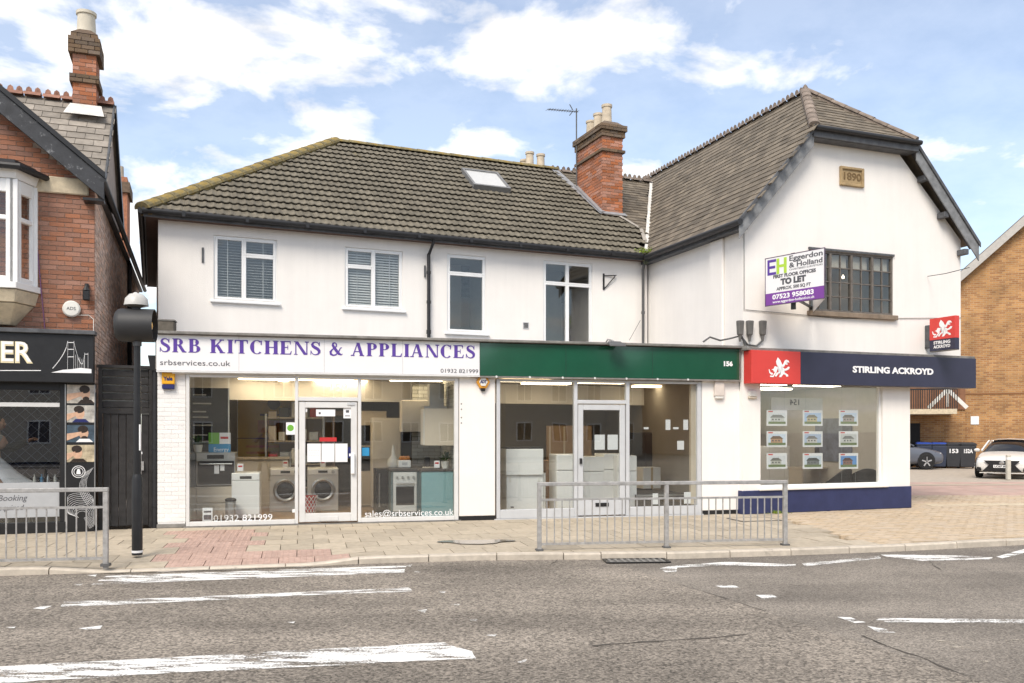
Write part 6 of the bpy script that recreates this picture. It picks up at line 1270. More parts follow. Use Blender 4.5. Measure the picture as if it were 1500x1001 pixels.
MB().poly([(-2.8, vf + .02, bz0), (uf, vf + .02, bz0), (uf, vf + .02, bz1), (-2.8, vf + .02, bz1)]).build('pane', GLASSU, bay); MB().poly([(uf, vf + .02, bz0), (B0, .02, bz0), (B0, .02, bz1), (uf, vf + .02, bz1)]).build('pane', GLASSU, bay)
MB().poly([(-2.8, .3, bz0), (B0 - .1, .3, bz0), (B0 - .1, .3, bz1), (-2.8, .3, bz1)]).build('net_curtain', BLIND, bay)
ins = lambda e, z: [(-2.8, vf - e, z), (uf + e * .4, vf - e, z), (B0 + e, -.002, z), (-2.8, -.002, z)]
def slabz(name, e0, z0_, e1, z1_, m): A, C = ins(e0, z0_), ins(e1, z1_); return MB().add(A + C, [(3, 2, 1, 0), (4, 5, 6, 7), (0, 1, 5, 4), (1, 2, 6, 5), (2, 3, 7, 6)]).build(name, m, bay, bevel=.006)
slabz('sill', .10, bz0 - .10, .10, bz0 - .005, UPVC); slabz('sill_moulding', .02, bz0 - .30, .07, bz0 - .11, STONEL); slabz('corbel', -.25, bz0 - .62, .0, bz0 - .31, STONEL)
slabz('cornice', .06, bz1 + .005, .10, bz1 + .14, UPVC); slabz('bay_roof', .14, bz1 + .145, .02, bz1 + .30, BLACK)
MB().tube([(-2.8, vf - .17, bz1 + .16), (uf + .1, vf - .17, bz1 + .16), (B0 + .18, -.03, bz1 + .16)], .05, 8).build('bay_gutter', GUTTER, bay, smooth=True)
# chimneys
c0_, c1_ = FL.u(101, 2.45), FL.u(146, 2.45); lzt = FL.z(122, 52, 2.6)
chimney_stack(lh, c0_ + .06, c1_ - .06, 2.45, 3.05, 7.0, lzt, BRICK, BRICKC, MORTAR, [(lzt - .42, lzt - .12, .07), (lzt - .12, lzt, .03), (lzt - .98, lzt - .84, .05)], [((c0_ + c1_) / 2, 2.75, 1.0)], potr=.17, poth=.45, potmat=mat('cream_chimney_pot', (.60, .55, .45), .85, .12))
fz = FL.z(124, 167, 2.3); MB().add([(c0_ - .06, 2.18, fz - .05), (c1_ + .10, 2.18, fz - .05), (c1_ + .03, 2.44, fz + .22), (c0_ + .02, 2.44, fz + .22)], [(0, 1, 2, 3)]).build('mortar_skirt', MORTARW, lr)
u_ = FL.u(177, 8.0); MB().box(u_ - .22, u_ + .16, 7.8, 8.7, 5.0, FL.z(177, 262, 8)).build('rear_chimney', BRICKL, lh); MB().box(u_ - .28, u_ + .22, 7.74, 8.76, FL.z(177, 285, 8), FL.z(177, 270, 8)).build('rear_chimney_band', BRICKC, lh); MB().lathe([(.11, 0), (.1, .35)], u_ - .05, 8.2, 12, cz=FL.z(177, 262, 8)).build('chimney_pot', POT, lh, smooth=True)
# fittings
u_, z_ = FL.uz(105, 453, -.02); t = thing('alarm_box', 'round white alarm box on the red brick wall', 'alarm box', FL, u_, -.006, z_); MB().lathe([(.13, 0), (.13, -.05), (.11, -.07), (.05, -.075)], 0, 0, 24, axis='y').build('case', PLASTW, t, smooth=True); text('ADS', .07, GREYT, t, (0, -.078, 0), width=.13, depth=.0005)
u_, z_ = FL.uz(127, 430, -.05); t = thing('wall_lamp', 'small black lantern on the red brick wall', 'wall lamp', FL, u_, -.005, z_); MB().box(-.05, .05, -.14, -.04, -.12, .04).build('lantern', BLACK, t, bevel=.015); MB().box(-.03, .03, -.05, 0, -.02, .16).build('bracket', BLACK, t, bevel=.01); MB().lathe([(.06, .04), (.02, .11), (.012, .14)], 0, -.09, 8).build('cap', BLACK, t)
L3 = lambda px, py, v=-.02: FL.w(FL.uz(px, py, v)[0], v, FL.uz(px, py, v)[1])
cable('cable', 'thin purple cable hanging down the brick wall beside the bay', [L3(47, 262), L3(52, 330), L3(58, 400), L3(66, 486)], .007, mat('purple_cable', (.22, .10, .22), .6))
cable('cable', 'white cable bent along the brick wall beneath the alarm disc', [L3(106, 462), L3(130, 462), L3(137, 468), L3(137, 486)], .006, PLASTW)
# ---- black fascia of the barber shop
BV = -.22; bx1 = FL.u(137, BV); fz1, fz0 = FL.z(70, 489, BV), FL.z(70, 560, BV)
bs_ = thing('barber_sign', 'black fascia sign ending in ER with a white suspension bridge drawing', 'sign', FL, bx1, BV, fz0); BH = fz1 - fz0
MB().box(-3.0, 0, 0, .2, 0, BH).build('panel', BLACK, bs_, bevel=.006); MB().box(-3.0, .03, -.05, .22, BH + .002, BH + .07).build('cornice', DARKWOOD, bs_, bevel=.008)
LB = lambda px: FL.u(px, BV) - bx1; LZ = lambda px, py: FL.z(px, py, BV) - fz0
ex1 = LB(46); ex0_ = ex1 - 1.36
text('BARBER', .44, GOLD, bs_, ((ex0_ + ex1) / 2, -.004, LZ(22, 518)), width=1.36, bold=.016, depth=.003); text('BARBER', .44, WHITET, bs_, ((ex0_ + ex1) / 2, -.009, LZ(22, 517)), width=1.335, bold=.002, depth=.002)
sbm = MB(); P = lambda px, py: (LB(px), -.003, LZ(px, py))
def bar(px0, py0, px1, py1, w=.008): sbm.beam(P(px0, py0), P(px1, py1), .003, w)
bar(0, 543, 60, 543, .012)
for tx_ in (99, 108): bar(tx_, 541, tx_ + (.5), 500, .014)
for yy in (502, 512, 523): bar(99, yy, 108, yy, .010)
bar(124, 541, 124, 517, .012); bar(129, 541, 129, 517, .012); bar(124, 519, 129, 519, .008)
prev = None
for i in range(13):
    k = i / 12; q = (99 - 22 * k, 500 + 40 * k ** .6)
    if prev: bar(*prev, *q, .008)
    prev = q
prev = None
for i in range(13):
    k = i / 12; q = (108 + 16 * k, 500 + 34 * math.sin(k * math.pi * .62) + (0 if k < .8 else -(k - .8) * 60))
    if prev: bar(*prev, *q, .007)
    prev = q
for i in range(5): bar(111 + i * 3, 541, 111 + i * 3, 520 + i * 2.0, .004)
sbm.build('bridge_drawing', WHITET, bs_)
MB().prism([(LB(75), LZ(75, 546)), (LB(134), LZ(134, 547)), (LB(134), LZ(134, 541)), (LB(118), LZ(118, 539)), (LB(106), LZ(106, 541)), (LB(92), LZ(92, 542))], -.004, -.001).build('shore_drawing', WHITET, bs_)
# shopfront
gu = FL.u(88, 0); 
MB().box(-3, gu + .11, -.06, .06, .0, .17).box(-3, gu + .02, -.04, .06, fz0 - .12, fz0 + .02).box(gu, gu + .11, -.05, .06, .17, fz0).build('shopfront_frame', BLACK, lh, bevel=.006)
MB().box(-3, gu, -.03, .03, FL.z(40, 596), FL.z(40, 590)).build('transom', ALU, lh)
MB().box(-3, gu, -.004, .004, .17, fz0 - .1).build('shop_pane', GLASS, lh)
FROST = mat('frosted_film', (.42, .43, .44), .6, .05); MB().box(-3, gu - .01, -.009, -.006, FL.z(44, 758), FL.z(44, 707)).build('frosted_panel', FROST, lh)
nb = FL.u(39) ; text('No Booking', .13, GREYT, lh, (FL.u(39, -.01), -.011, FL.z(20, 730)), align='RIGHT', shear=.25, name='vinyl_lettering', depth=.0005, width=.60); text('Required', .12, GREYT, lh, (FL.u(34, -.01), -.011, FL.z(20, 744)), align='RIGHT', shear=.25, name='vinyl_lettering', depth=.0005, width=.42)
# column with photo prints
cx0, cx1 = FL.u(97, -.05), FL.u(139, -.05)
MB().box(gu + .115, 0, -.045, .3, 0, fz0).build('pilaster', BLACK, lh); MB().box(cx0 - .02, cx0 - .005, -.052, -.046, .1, fz0 - .02).box(cx1 - .008, cx1 + .006, -.052, -.046, .1, fz0 - .02).build('panel_trim', STEEL, lh)
def photo_mat(i):
    m = bpy.data.materials.new('haircut_photo'); m.use_nodes = True; t = m.node_tree; bq = t.nodes['Principled BSDF']; bq.inputs['Roughness'].default_value = .35
    tcn = N(t, 'ShaderNodeTexCoord'); mpp = N(t, 'ShaderNodeMapping'); mpp.inputs['Location'].default_value = (i * 2.3, 0, i * 1.1 + .4); t.links.new(tcn.outputs['Object'], mpp.inputs[0]); nz = N(t, 'ShaderNodeTexNoise', Scale=4.6, Detail=2.5, Distortion=.3); t.links.new(mpp.outputs[0], nz.inputs['Vector']); rp = N(t, 'ShaderNodeValToRGB'); t.links.new(nz.outputs[0], rp.inputs[0]); e = rp.color_ramp.elements
    e[0].position = .36; e[0].color = (.02, .02, .03, 1); e[1].position = .66; e[1].color = (.75, .68, .58, 1)
    for p, c in ((.44, (.09, .06, .05, 1)), (.50, (.42, .26, .18, 1)), (.58, (.62, .46, .36, 1))): q = e.new(p); q.color = c
    t.links.new(rp.outputs[0], bq.inputs['Base Color']); return m
for i, (y0, y1, lb) in enumerate(((564, 591, 'haircut photo print on the black pilaster, topmost of four'), (594, 619, 'haircut photo print on the black pilaster, second from the top'), (623, 648, 'haircut photo print on the black pilaster, third from the top'), (652, 677, 'haircut photo print on the black pilaster, lowest of four'))):
    t, w, h = sticker('photo_print', lb, 'photo print', FL, 98, y0, 139, y1, mat('photo_backdrop', ((.50, .46, .40), (.42, .40, .36), (.06, .09, .12), (.45, .38, .26))[i], .35, .5, 9), -.050, .003, 'haircut prints on the pilaster')
    SKP = mat('printed_skin', (.60, .38, .26), .35, .2, 14); HRP = mat('printed_hair', (.035, .025, .02), .35, .3, 20)
    def disc(cx, cz, rx, rz, m, k, nm): MB().prism([(cx + rx * math.cos(2 * math.pi * q / 16), cz + rz * math.sin(2 * math.pi * q / 16)) for q in range(16)], -.001 - .0006 * k, -.0005).build(nm, m, t)
    fx = (.08, -.02, .05, -.06)[i] * w * 2; disc(fx, h * .52, w * .17, h * .34, SKP, 1, 'printed_face'); disc(fx - w * .03, h * .76, w * .19, h * .22, HRP, 2, 'printed_hair'); disc(fx + w * .02, h * .24, w * .12, h * .13, HRP, 3, 'printed_beard') if i % 2 == 0 else None
    MB().prism([(-w * .5, h * .1), (fx - w * .1, h * .42), (fx - w * .08, h * .62), (-w * .5, h * .5)], -.0036, -.0005).build('printed_hand', SKP, t); MB().prism([(fx - w * .28, 0.002), (fx + w * .34, .002), (fx + w * .2, h * .2), (fx - w * .15, h * .2)], -.0042, -.0005).build('printed_cape', (HRP, NAVYPL, PAPER, HRP)[i], t)
t = thing('logo_panel', 'black lower pilaster panel with round white badge and white hair swirls', 'panel', FL, (cx0 + cx1) / 2, -.05, FL.z(118, 776)); hh = FL.z(118, 680) - FL.z(118, 776); MB().box(-(cx1 - cx0) / 2 + .01, (cx1 - cx0) / 2 - .01, 0, .003, 0, hh).build('backing', BLACK, t)
rg = MB(); zc = hh - .12
for r0, r1 in ((.098, .088), (.070, .062)):
    for i in range(28):
        a, c = 2 * math.pi * i / 28, 2 * math.pi * (i + 1) / 28; rg.add([(r0 * math.cos(a) - .03, -.002, zc + r0 * math.sin(a)), (r0 * math.cos(c) - .03, -.002, zc + r0 * math.sin(c)), (r1 * math.cos(c) - .03, -.002, zc + r1 * math.sin(c)), (r1 * math.cos(a) - .03, -.002, zc + r1 * math.sin(a))], [(0, 1, 2, 3)])
rg.add([(-.06, -.002, zc - .04), (0, -.002, zc - .04), (.0, -.002, zc - .01), (-.015, -.002, zc + .045), (-.045, -.002, zc + .045), (-.06, -.002, zc - .01)], [(0, 1, 2, 3, 4, 5)]); rg.build('badge', PAPER, t)
swl = MB(); hwid = (cx1 - cx0) / 2 - .02
for k in range(11):
    pts = []
    for i in range(22):
        a = -1.2 + 5.2 * i / 21; r = .06 + .018 * k; x_ = max(-hwid, min(hwid, .02 + r * math.cos(a) * 1.2)); z_ = .24 + r * math.sin(a) + (.02 * k * (i / 21)); pts.append((x_, -.003, max(.02, z_)))
    swl.tube(pts, .0022, 4)
for k in range(6): swl.tube([(max(-hwid, min(hwid, .20 - .02 * k - .12 * math.sin(q * .5))), -.003, .45 + .09 * q - k * .012) for q in range(7)], .0022, 4)
swl.build('hair_swirl', PAPER, t)
# inside the barber shop
b = MB(); b.poly([(-3.4, 2.6, 0), (.0, 2.6, 0), (0, 2.6, 2.6), (-3.4, 2.6, 2.6)]); NVW = mat('navy_interior', (.018, .022, .055), .7); b.build('shop_back_wall', NVW, lh)
MB().poly([(-.03, .1, 0), (-.03, 2.6, 0), (-.03, 2.6, 2.6), (-.03, .1, 2.6)]).poly([(-3.4, .1, 0), (-3.4, 2.6, 0), (-3.4, 2.6, 2.6), (-3.4, .1, 2.6)]).build('shop_wall', NVW, lh); MB().poly([(-3.4, 0, .02), (0, 0, .02), (0, 2.6, .02), (-3.4, 2.6, .02)]).build('shop_floor', mat('dark_shop_floor', (.06, .055, .05), .4), lh); MB().poly([(-3.4, 0, 2.6), (0, 0, 2.6), (0, 2.6, 2.6), (-3.4, 2.6, 2.6)]).build('shop_ceiling', CEIL, lh)
for u_ in (-1.9, -.9): MB().box(u_ - .4, u_ + .4, 1.0, 1.06, 2.55, 2.585).build('ceiling_light_panel', LAMPW, lh)
lat = thing('lattice_screen', 'diamond lattice wall screen inside the barber shop', 'screen', FL, -1.6, 2.55, .2); lb_ = MB()
for i in range(-14, 30):
    for s_ in (1, -1):
        x0_ = -1.8 + i * .19; pts = []
        a = (x0_, 0, 0); c = (x0_ + s_ * 2.2, 0, 2.2)
        if max(a[0], c[0]) > 1.55 or min(a[0], c[0]) < -1.8: 
            if s_ == 1: k = (1.5 - x0_) / 2.2; k0 = max(0, (-1.75 - x0_) / 2.2)
            else: k = (x0_ + 1.75) / 2.2; k0 = max(0, (x0_ - 1.5) / 2.2)
            k = min(1, k)
            if k <= k0: continue
            a = (x0_ + s_ * 2.2 * k0, 0, 2.2 * k0); c = (x0_ + s_ * 2.2 * k, 0, 2.2 * k)
        lb_.beam(a, c, .006, .010)
lb_.build('lattice', mat('pale_blue_strip', (.16, .18, .26), .6), lat, kind='stuff')
t = thing('shelf_trolley', 'small dark trolley with bottles beside the barber chair', 'trolley', FL, FL.u(70, .9), .8, .02); MB().box(-.28, .28, 0, .35, .66, .70).box(-.28, .28, 0, .35, .28, .31).build('tray', WIRE, t)
for x_ in (-.26, .26):
    for y_ in (.02, .33): MB().tube([(x_, y_, 0), (x_, y_, .68)], .012, 6).build('leg', STEEL, t)
for i in range(5): MB().lathe([(.025, 0), (.025, .1), (.01, .13), (.01, .16)], -.2 + i * .1, .12 + .05 * (i % 2), 10, cz=.70).build('bottle', (PLASTW, BLUEP, STEEL)[i % 3], t, smooth=True)
# ---- people
def skin_mesh(name, verts, edges, radii, m, parent=None, sub=2, root=0):
    me = bpy.data.meshes.new(name); me.from_pydata([tuple(v) for v in verts], edges, []); o = bpy.data.objects.new(name, me); COL.objects.link(o)
    sk = o.modifiers.new('skin', 'SKIN'); sk.use_smooth_shade = True
    ly = me.skin_vertices[0].data if me.skin_vertices else None
    if ly is None:
        bm = bmesh.new(); bm.from_mesh(me); bm.verts.layers.skin.verify(); bm.to_mesh(me); bm.free(); ly = me.skin_vertices[0].data
    for i, r in enumerate(radii): ly[i].radius = r if isinstance(r, tuple) else (r, r); ly[i].use_root = (i == root)
    s_ = o.modifiers.new('sub', 'SUBSURF'); s_.levels = sub; s_.render_levels = sub
    me.materials.append(m)
    if parent: o.parent = parent
    return o
def ell(b, c, r, n=14, m_=9, top=1, bot=-1):
    vs = []
    prof_ = []
    for j in range(m_ + 1):
        a = -math.pi / 2 + math.pi * j / m_; prof_.append((max(.002, math.cos(a)), math.sin(a)))
    base = len(b.v)
    for pr, ph in prof_:
        for i in range(n): q = 2 * math.pi * i / n; b.v.append((c[0] + r[0] * pr * math.cos(q), c[1] + r[1] * pr * math.sin(q), c[2] + r[2] * ph))
    for j in range(m_):
        for i in range(n): b.f.append((base + j*n + i, base + j*n + (i+1) % n, base + (j+1)*n + (i+1) % n, base + (j+1)*n + i))
    return b
def hand(parent, wrist, dirv, m=SKIN, side=1, curl=.5):
    d = Vector(dirv).normalized(); upv = Vector((0, 0, 1)); s_ = d.cross(upv).normalized(); n_ = s_.cross(d); W = Vector(wrist); V = [W, W + d * .05, W + d * .09]; E = [(0, 1), (1, 2)]; Rr = [(.026, .018), (.034, .016), (.036, .014)]
    for k, L_ in enumerate((.062, .072, .068, .052)):
        b0_ = W + d * .09 + s_ * (-.027 + .018 * k); i0 = len(V); V += [b0_, b0_ + d * L_ * .5 - n_ * .012 * curl, b0_ + d * L_ * .8 - n_ * .045 * curl]; E += [(2, i0), (i0, i0 + 1), (i0 + 1, i0 + 2)]; Rr += [.0095, .0085, .007]
    t0 = W + d * .03 - s_ * .035 * side; i0 = len(V); V += [t0, t0 + d * .03 - s_ * .02 * side, t0 + d * .055 - s_ * .015 * side - n_ * .01]; E += [(1, i0), (i0, i0 + 1), (i0 + 1, i0 + 2)]; Rr += [.013, .011, .009]
    return skin_mesh('hand', V, E, Rr, m, parent, 1)
def person(label, loc, rz, arms, shirt, trousers, hair, H=1.76, lean=0.0, name='person', shoes=BLACK, feet=((-.10, .0), (.12, .14))):
    """standing figure facing +y in its own space; arms: two lists of elbow and wrist"""
    t = thing(name, label, 'person', None, loc[0], loc[1], loc[2], rz); k = H / 1.76; S_ = lambda *p: Vector(p) * k; sh = S_(0, lean, 1.42)
    V = [S_(0, 0, .95), S_(0, lean * .4, 1.12), S_(0, lean * .8, 1.30), sh, S_(0, lean * 1.1 + .01, 1.50), S_(0, lean * 1.1 + .02, 1.57)]; E = [(0, 1), (1, 2), (2, 3), (3, 4), (4, 5)]; Rr = [(.15, .10), (.135, .10), (.16, .11), (.11, .075), (.055, .055), (.055, .055)]
    for sgn, (el_, wr_) in zip((-1, 1), arms):
        i = len(V); V += [S_(sgn * .18, lean, 1.41), Vector(el_) * k, Vector(wr_) * k]; E += [(3, i), (i, i + 1), (i + 1, i + 2)]; Rr += [.058, .042, .028]
    for sgn, (fx, fy) in zip((-1, 1), feet):
        i = len(V); V += [S_(sgn * .09, 0, .90), S_(fx * .95, fy * .6 + .03, .50), S_(fx, fy, .09)]; E += [(0, i), (i, i + 1), (i + 1, i + 2)]; Rr += [.085, .058, .038]
    bdy = skin_mesh('body', V, E, [((r[0] * k, r[1] * k) if isinstance(r, tuple) else r * k) for r in Rr], SKIN, t)
    nt = 6
    Vs = V[:4] + V[6:12]; Es = [(0, 1), (1, 2), (2, 3), (3, 4), (4, 5), (5, 6), (3, 7), (7, 8), (8, 9)]; skin_mesh('shirt', Vs, Es, [((r[0] * k * 1.1, r[1] * k * 1.12) if isinstance(r, tuple) else r * k * 1.2) for r in Rr[:4] + Rr[6:12]], shirt, t)
    Vt = [V[0]] + V[12:18]; skin_mesh('trousers', Vt, [(0, 1), (1, 2), (2, 3), (0, 4), (4, 5), (5, 6)], [(.165 * k, .118 * k), .098 * k, .072 * k, .055 * k, .098 * k, .072 * k, .055 * k], trousers, t)
    hc = V[5] + S_(0, .02, .10); hd = MB(); ell(hd, hc, (.075 * k, .095 * k, .118 * k)); ell(hd, hc + S_(0, .095, -.01), (.014 * k, .02 * k, .025 * k), 8, 5)
    for sg in (-1, 1): ell(hd, hc + S_(sg * .076, -.005, -.005), (.012 * k, .022 * k, .03 * k), 8, 5)
    hd.build('head', SKIN, t, smooth=2)
    fc = MB()
    for sg in (-1, 1): ell(fc, hc + S_(sg * .03, .086, .012), (.012 * k, .008 * k, .007 * k), 8, 5)
    fc.build('eyes', BLACK, t, smooth=2); ell(MB(), hc, (.1, .1, .1)); mo = MB(); ell(mo, hc + S_(0, .088, -.055), (.025 * k, .008 * k, .006 * k), 8, 5); mo.build('mouth', REDP, t, smooth=2)
    hr = MB(); ell(hr, hc + S_(0, -.018, .035), (.083 * k, .095 * k, .098 * k)); hr.build('hair', hair, t, smooth=2)
    for (sgn, (el_, wr_)) in zip((-1, 1), arms): hand(t, Vector(wr_) * k, (Vector(wr_) - Vector(el_)), side=-sgn, curl=1.0)
    for fx, fy in feet: MB().add([(fx*k - .045, fy*k - .08, 0), (fx*k + .045, fy*k - .08, 0), (fx*k + .05, fy*k + .17, 0), (fx*k - .05, fy*k + .17, 0), (fx*k - .04, fy*k - .07, .10), (fx*k + .04, fy*k - .07, .10), (fx*k + .04, fy*k + .15, .05), (fx*k - .04, fy*k + .15, .05)], [(3, 2, 1, 0), (4, 5, 6, 7), (0, 1, 5, 4), (1, 2, 6, 5), (2, 3, 7, 6), (3, 0, 4, 7)]).build('shoe', shoes, t, bevel=.015, seg=2)
    return t
person('photographer in blue shirt and dark trousers, reflected in the kitchen shop window', (0, -.42, RZ), 0, (((-.30, .10, 1.28), (-.10, .26, 1.60)), ((.30, .10, 1.28), (.10, .26, 1.60))), SHIRT, TROUS, HAIRD, H=1.80, feet=((-.16, -.05), (.16, .05)))
pc = thing('camera_body', 'black camera held up by the photographer reflected in the window', 'camera', None, 0, -.16, 1.56); MB().box(-.07, .07, -.06, .0, -.01, .09).build('body', BLACK, pc, bevel=.01); MB().lathe([(.035, 0), (.038, .05), (.04, .055)], 0, 0, 16, axis='y', cz=.04).build('lens', BLACK, pc, smooth=True)
bp = FL.w(FL.u(-14, 1.5), 1.5); person('barber in black clothes reaching over the seated customer', (bp.x, bp.y, .02), FL.a - R(100), (((-.30, .22, 1.22), (-.12, .56, 1.38)), ((.28, .24, 1.24), (.06, .60, 1.40))), TROUS, TROUS, HAIRD, H=1.80, lean=.08, feet=((-.14, 0), (.14, .05)))
# customer under a white cape, seated facing right
cp = FL.w(FL.u(2, 1.1), 1.1); cu_t = thing('person', 'seated barber shop customer with grey hair under a white cape', 'person', None, cp.x, cp.y, .02, FL.a - R(90))
skin_mesh('body', [Vector((0, 0, .55)), Vector((0, -.05, .80)), Vector((0, -.08, 1.05)), Vector((0, -.07, 1.18)), Vector((0, -.05, 1.28)), Vector((-.10, .40, .58)), Vector((.10, .40, .58)), Vector((-.10, .48, .12)), Vector((.10, .48, .12))], [(0, 1), (1, 2), (2, 3), (3, 4), (0, 5), (0, 6), (5, 7), (6, 8)], [(.15, .11), (.14, .11), (.17, .11), .06, .055, .075, .075, .045, .045], SKIN, cu_t)
hd = MB(); hc = Vector((0, -.02, 1.40)); ell(hd, hc, (.078, .10, .12)); ell(hd, hc + Vector((0, .10, -.01)), (.014, .02, .025), 8, 5)
for sg in (-1, 1): ell(hd, hc + Vector((sg * .078, -.005, -.005)), (.012, .022, .03), 8, 5)
hd.build('head', SKIN, cu_t, smooth=2); hr = MB(); ell(hr, hc + Vector((0, -.022, .035)), (.085, .098, .10)); hr.build('hair', HAIRG, cu_t, smooth=2)
cv_ = MB(); rows_ = [(-.13, .16, 1.22, 1.20), (-.02, .26, 1.16, 1.02), (.12, .33, 1.02, .82), (.28, .34, .86, .66), (.44, .34, .76, .52), (.58, .32, .68, .40), (.66, .30, .58, .36)]; nn = 14; vs = []
for y_, w_, zt_, ze_ in rows_:
    for i in range(nn + 1): a = -1 + 2 * i / nn; vs.append((w_ * a, y_ + .015 * math.sin(9 * a), zt_ + (ze_ - .15 - zt_) * abs(a) ** 2.2 + .012 * math.sin(14 * a + y_ * 9)))
cv_.add(vs, [(r * (nn + 1) + i, r * (nn + 1) + i + 1, (r + 1) * (nn + 1) + i + 1, (r + 1) * (nn + 1) + i) for r in range(len(rows_) - 1) for i in range(nn)]); cc = cv_.build('cape', CAPE, cu_t, smooth=True, sub=1); sld = cc.modifiers.new('solid', 'SOLIDIFY'); sld.thickness = .012
t = thing('barber_chair', 'black barber chair under the seated customer', 'chair', None, cp.x, cp.y, .02, FL.a - R(90)); MB().box(-.28, .28, -.16, .36, .40, .50).build('seat', BLACK, t, bevel=.04, seg=2); MB().box(-.26, .26, -.28, -.19, .5, 1.12).build('backrest', BLACK, t, bevel=.04, seg=2); MB().lathe([(.28, 0), (.28, .03), (.05, .06), (.05, .40)], 0, .1, 20).build('pedestal', STEEL, t, smooth=True)
for sg in (-1, 1): MB().box(sg * .33 - .04, sg * .33 + .04, -.2, .3, .66, .72).box(sg * .33 - .015, sg * .33 + .015, -.02, .02, .45, .66).build('armrest', BLACK, t, bevel=.015)
# ================================================================ STREET FURNITURE
p0 = FL.w(.035, .22); p1 = FS.w(-.10, .22); FGt = Fr(p0.x, p0.y, math.degrees(math.atan2(p1.y - p0.y, p1.x - p0.x))); gwid = (p1 - p0).length
gt_ = thing('alley_gate', 'tall black timber gate with slatted top between the two shops', 'gate', FGt); gh = FGt.z(185, 540); gm = FGt.z(185, 602)
MB().box(0, .06, -.04, .06, 0, gh).build('post', BLACKW, gt_); MB().box(gwid - .07, gwid, -.04, .06, 0, gh).build('post', BLACKW, gt_); MB().box(0.06, gwid - .07, -.02, .05, gm - .05, gm + .05).build('rail', BLACKW, gt_); MB().box(-.02, gwid + .0, -.05, .07, gh + .002, gh + .05).build('top_rail', BLACKW, gt_)
npl = 6; pw = (gwid - .14) / npl
for i in range(npl): MB().box(.07 + i * pw + .003, .07 + (i + 1) * pw - .003, random.uniform(-.004, .004), .025, .04, gm - .052).build('plank', BLACKW, gt_, bevel=.004)
sh_ = (gh - gm - .06) / 5
for i in range(5): MB().box(.062, gwid - .072, -.008 + .004 * (i % 2), .02, gm + .055 + i * sh_, gm + .055 + (i + 1) * sh_ - .022).build('slat', BLACKW, gt_, bevel=.004)
MB().poly([(.06, .045, gm), (gwid - .07, .045, gm), (gwid - .07, .045, gh), (.06, .045, gh)]).build('slat_gap_light', PLASTW, gt_)  # white sheet painting the light that shows between the slats
MB().box(gwid - .2, gwid - .15, -.03, -.005, .95, 1.1).build('lock', GALV, gt_); MB().box(gwid - .22, gwid - .17, -.008, -.004, 1.22, 1.26).build('label_plate', PAPER, gt_)
u_ = FS.u(226, -.02); t = thing('rainwater_pipe', 'black rainwater pipe with hopper at the left edge of the white pier', 'downpipe', FS, u_, .06, 0); MB().tube([(0, 0, 0), (0, 0, 2.62)], .045, 12).build('pipe', GUTTER, t, smooth=True); MB().add([(-.06, -.06, 2.6), (.06, -.06, 2.6), (.06, .06, 2.6), (-.06, .06, 2.6), (-.10, -.09, 2.85), (.06, -.09, 2.85), (.06, .06, 2.85), (-.10, .06, 2.85)], [(3, 2, 1, 0), (4, 5, 6, 7), (0, 1, 5, 4), (1, 2, 6, 5), (2, 3, 7, 6), (3, 0, 4, 7)]).build('hopper', GUTTER, t); MB().lathe([(.055, 0), (.055, .06)], 0, 0, 12, cz=1.3).build('collar', GUTTER, t); MB().lathe([(.055, 0), (.055, .06)], 0, 0, 12, cz=.35).build('collar', GUTTER, t)
def railing(label, A, B, posts, bays, H, left_open=False):
    d = B - A; L = d.length; t = thing('guard_rail', label, 'guard rail', None, A.x, A.y, 0, math.atan2(d.y, d.x), 'pedestrian guard rails')
    for p in posts: MB().box(p * L - .028, p * L + .028, -.028, .028, -.05, H - .05).build('post', GALV, t, bevel=.004); MB().box(p * L - .05, p * L + .05, -.05, .05, -.02, .012).build('foot', WIRE, t)
    MB().box(-.03, L + .03, -.03, .03, H - .05, H).build('top_rail', GALV, t, bevel=.006)
    for (a, b_) in zip(posts, posts[1:]):
        x0, x1 = a * L + .03, b_ * L - .03; MB().box(x0, x1, -.014, .014, H - .25, H - .222).build('upper_bar', GALV, t); MB().box(x0, x1, -.014, .014, .06, .09).build('lower_bar', GALV, t); n = bays
        for i in range(n): x = x0 + (x1 - x0) * (i + .7) / (n + .4); MB().box(x - .007, x + .007, -.007, .007, .09, H - .25).build('baluster', GALV, t)
        for xx in (x0 + .01, x1 - .01): MB().box(xx - .03, xx + .03, -.03, .03, H - .245, H - .23).build('clamp', GALV, t)
    return t
railing('galvanised guard rail in front of the green shop and navy plinth', gpt(790, 805.5), gpt(1150, 798), (0, .506, 1), 16, .91)
railing('galvanised guard rail at the left edge in front of the barber shop', gpt(-330, 838), gpt(155, 827), (0, .5, 1), 15, .925)
# zebra-crossing beacon
bp_ = gpt(201, 813); t = thing('crossing_beacon', 'black crossing beacon pole with dark hooded lamp and pale cap', 'beacon', None, bp_.x, bp_.y, 0, R(12)); bz = lambda py: EYE + (HOR - py) / FPX * bp_.y
MB().lathe([(.066, 0), (.066, bz(702)), (.05, bz(695))], 0, 0, 20).build('lower_sleeve', BLACK, t, smooth=True); MB().lathe([(.068, .03), (.068, .06)], 0, 0, 20).build('white_band', PAPER, t, smooth=True)
MB().lathe([(.048, bz(697)), (.046, bz(555)), (.042, bz(550)), (.040, bz(495))], 0, 0, 18).build('pole', BLACK, t, smooth=True); MB().box(.03, .048, -.04, -.02, bz(660), bz(622)).build('reflective_tape', PAPER, t)
MB().lathe([(.055, bz(507)), (.055, bz(500)), (.03, bz(498))], 0, 0, 16).build('clamp_collar', WIRE, t, smooth=True)
zc = bz(477); rr = .215; hx0, hx1 = -.25, .215
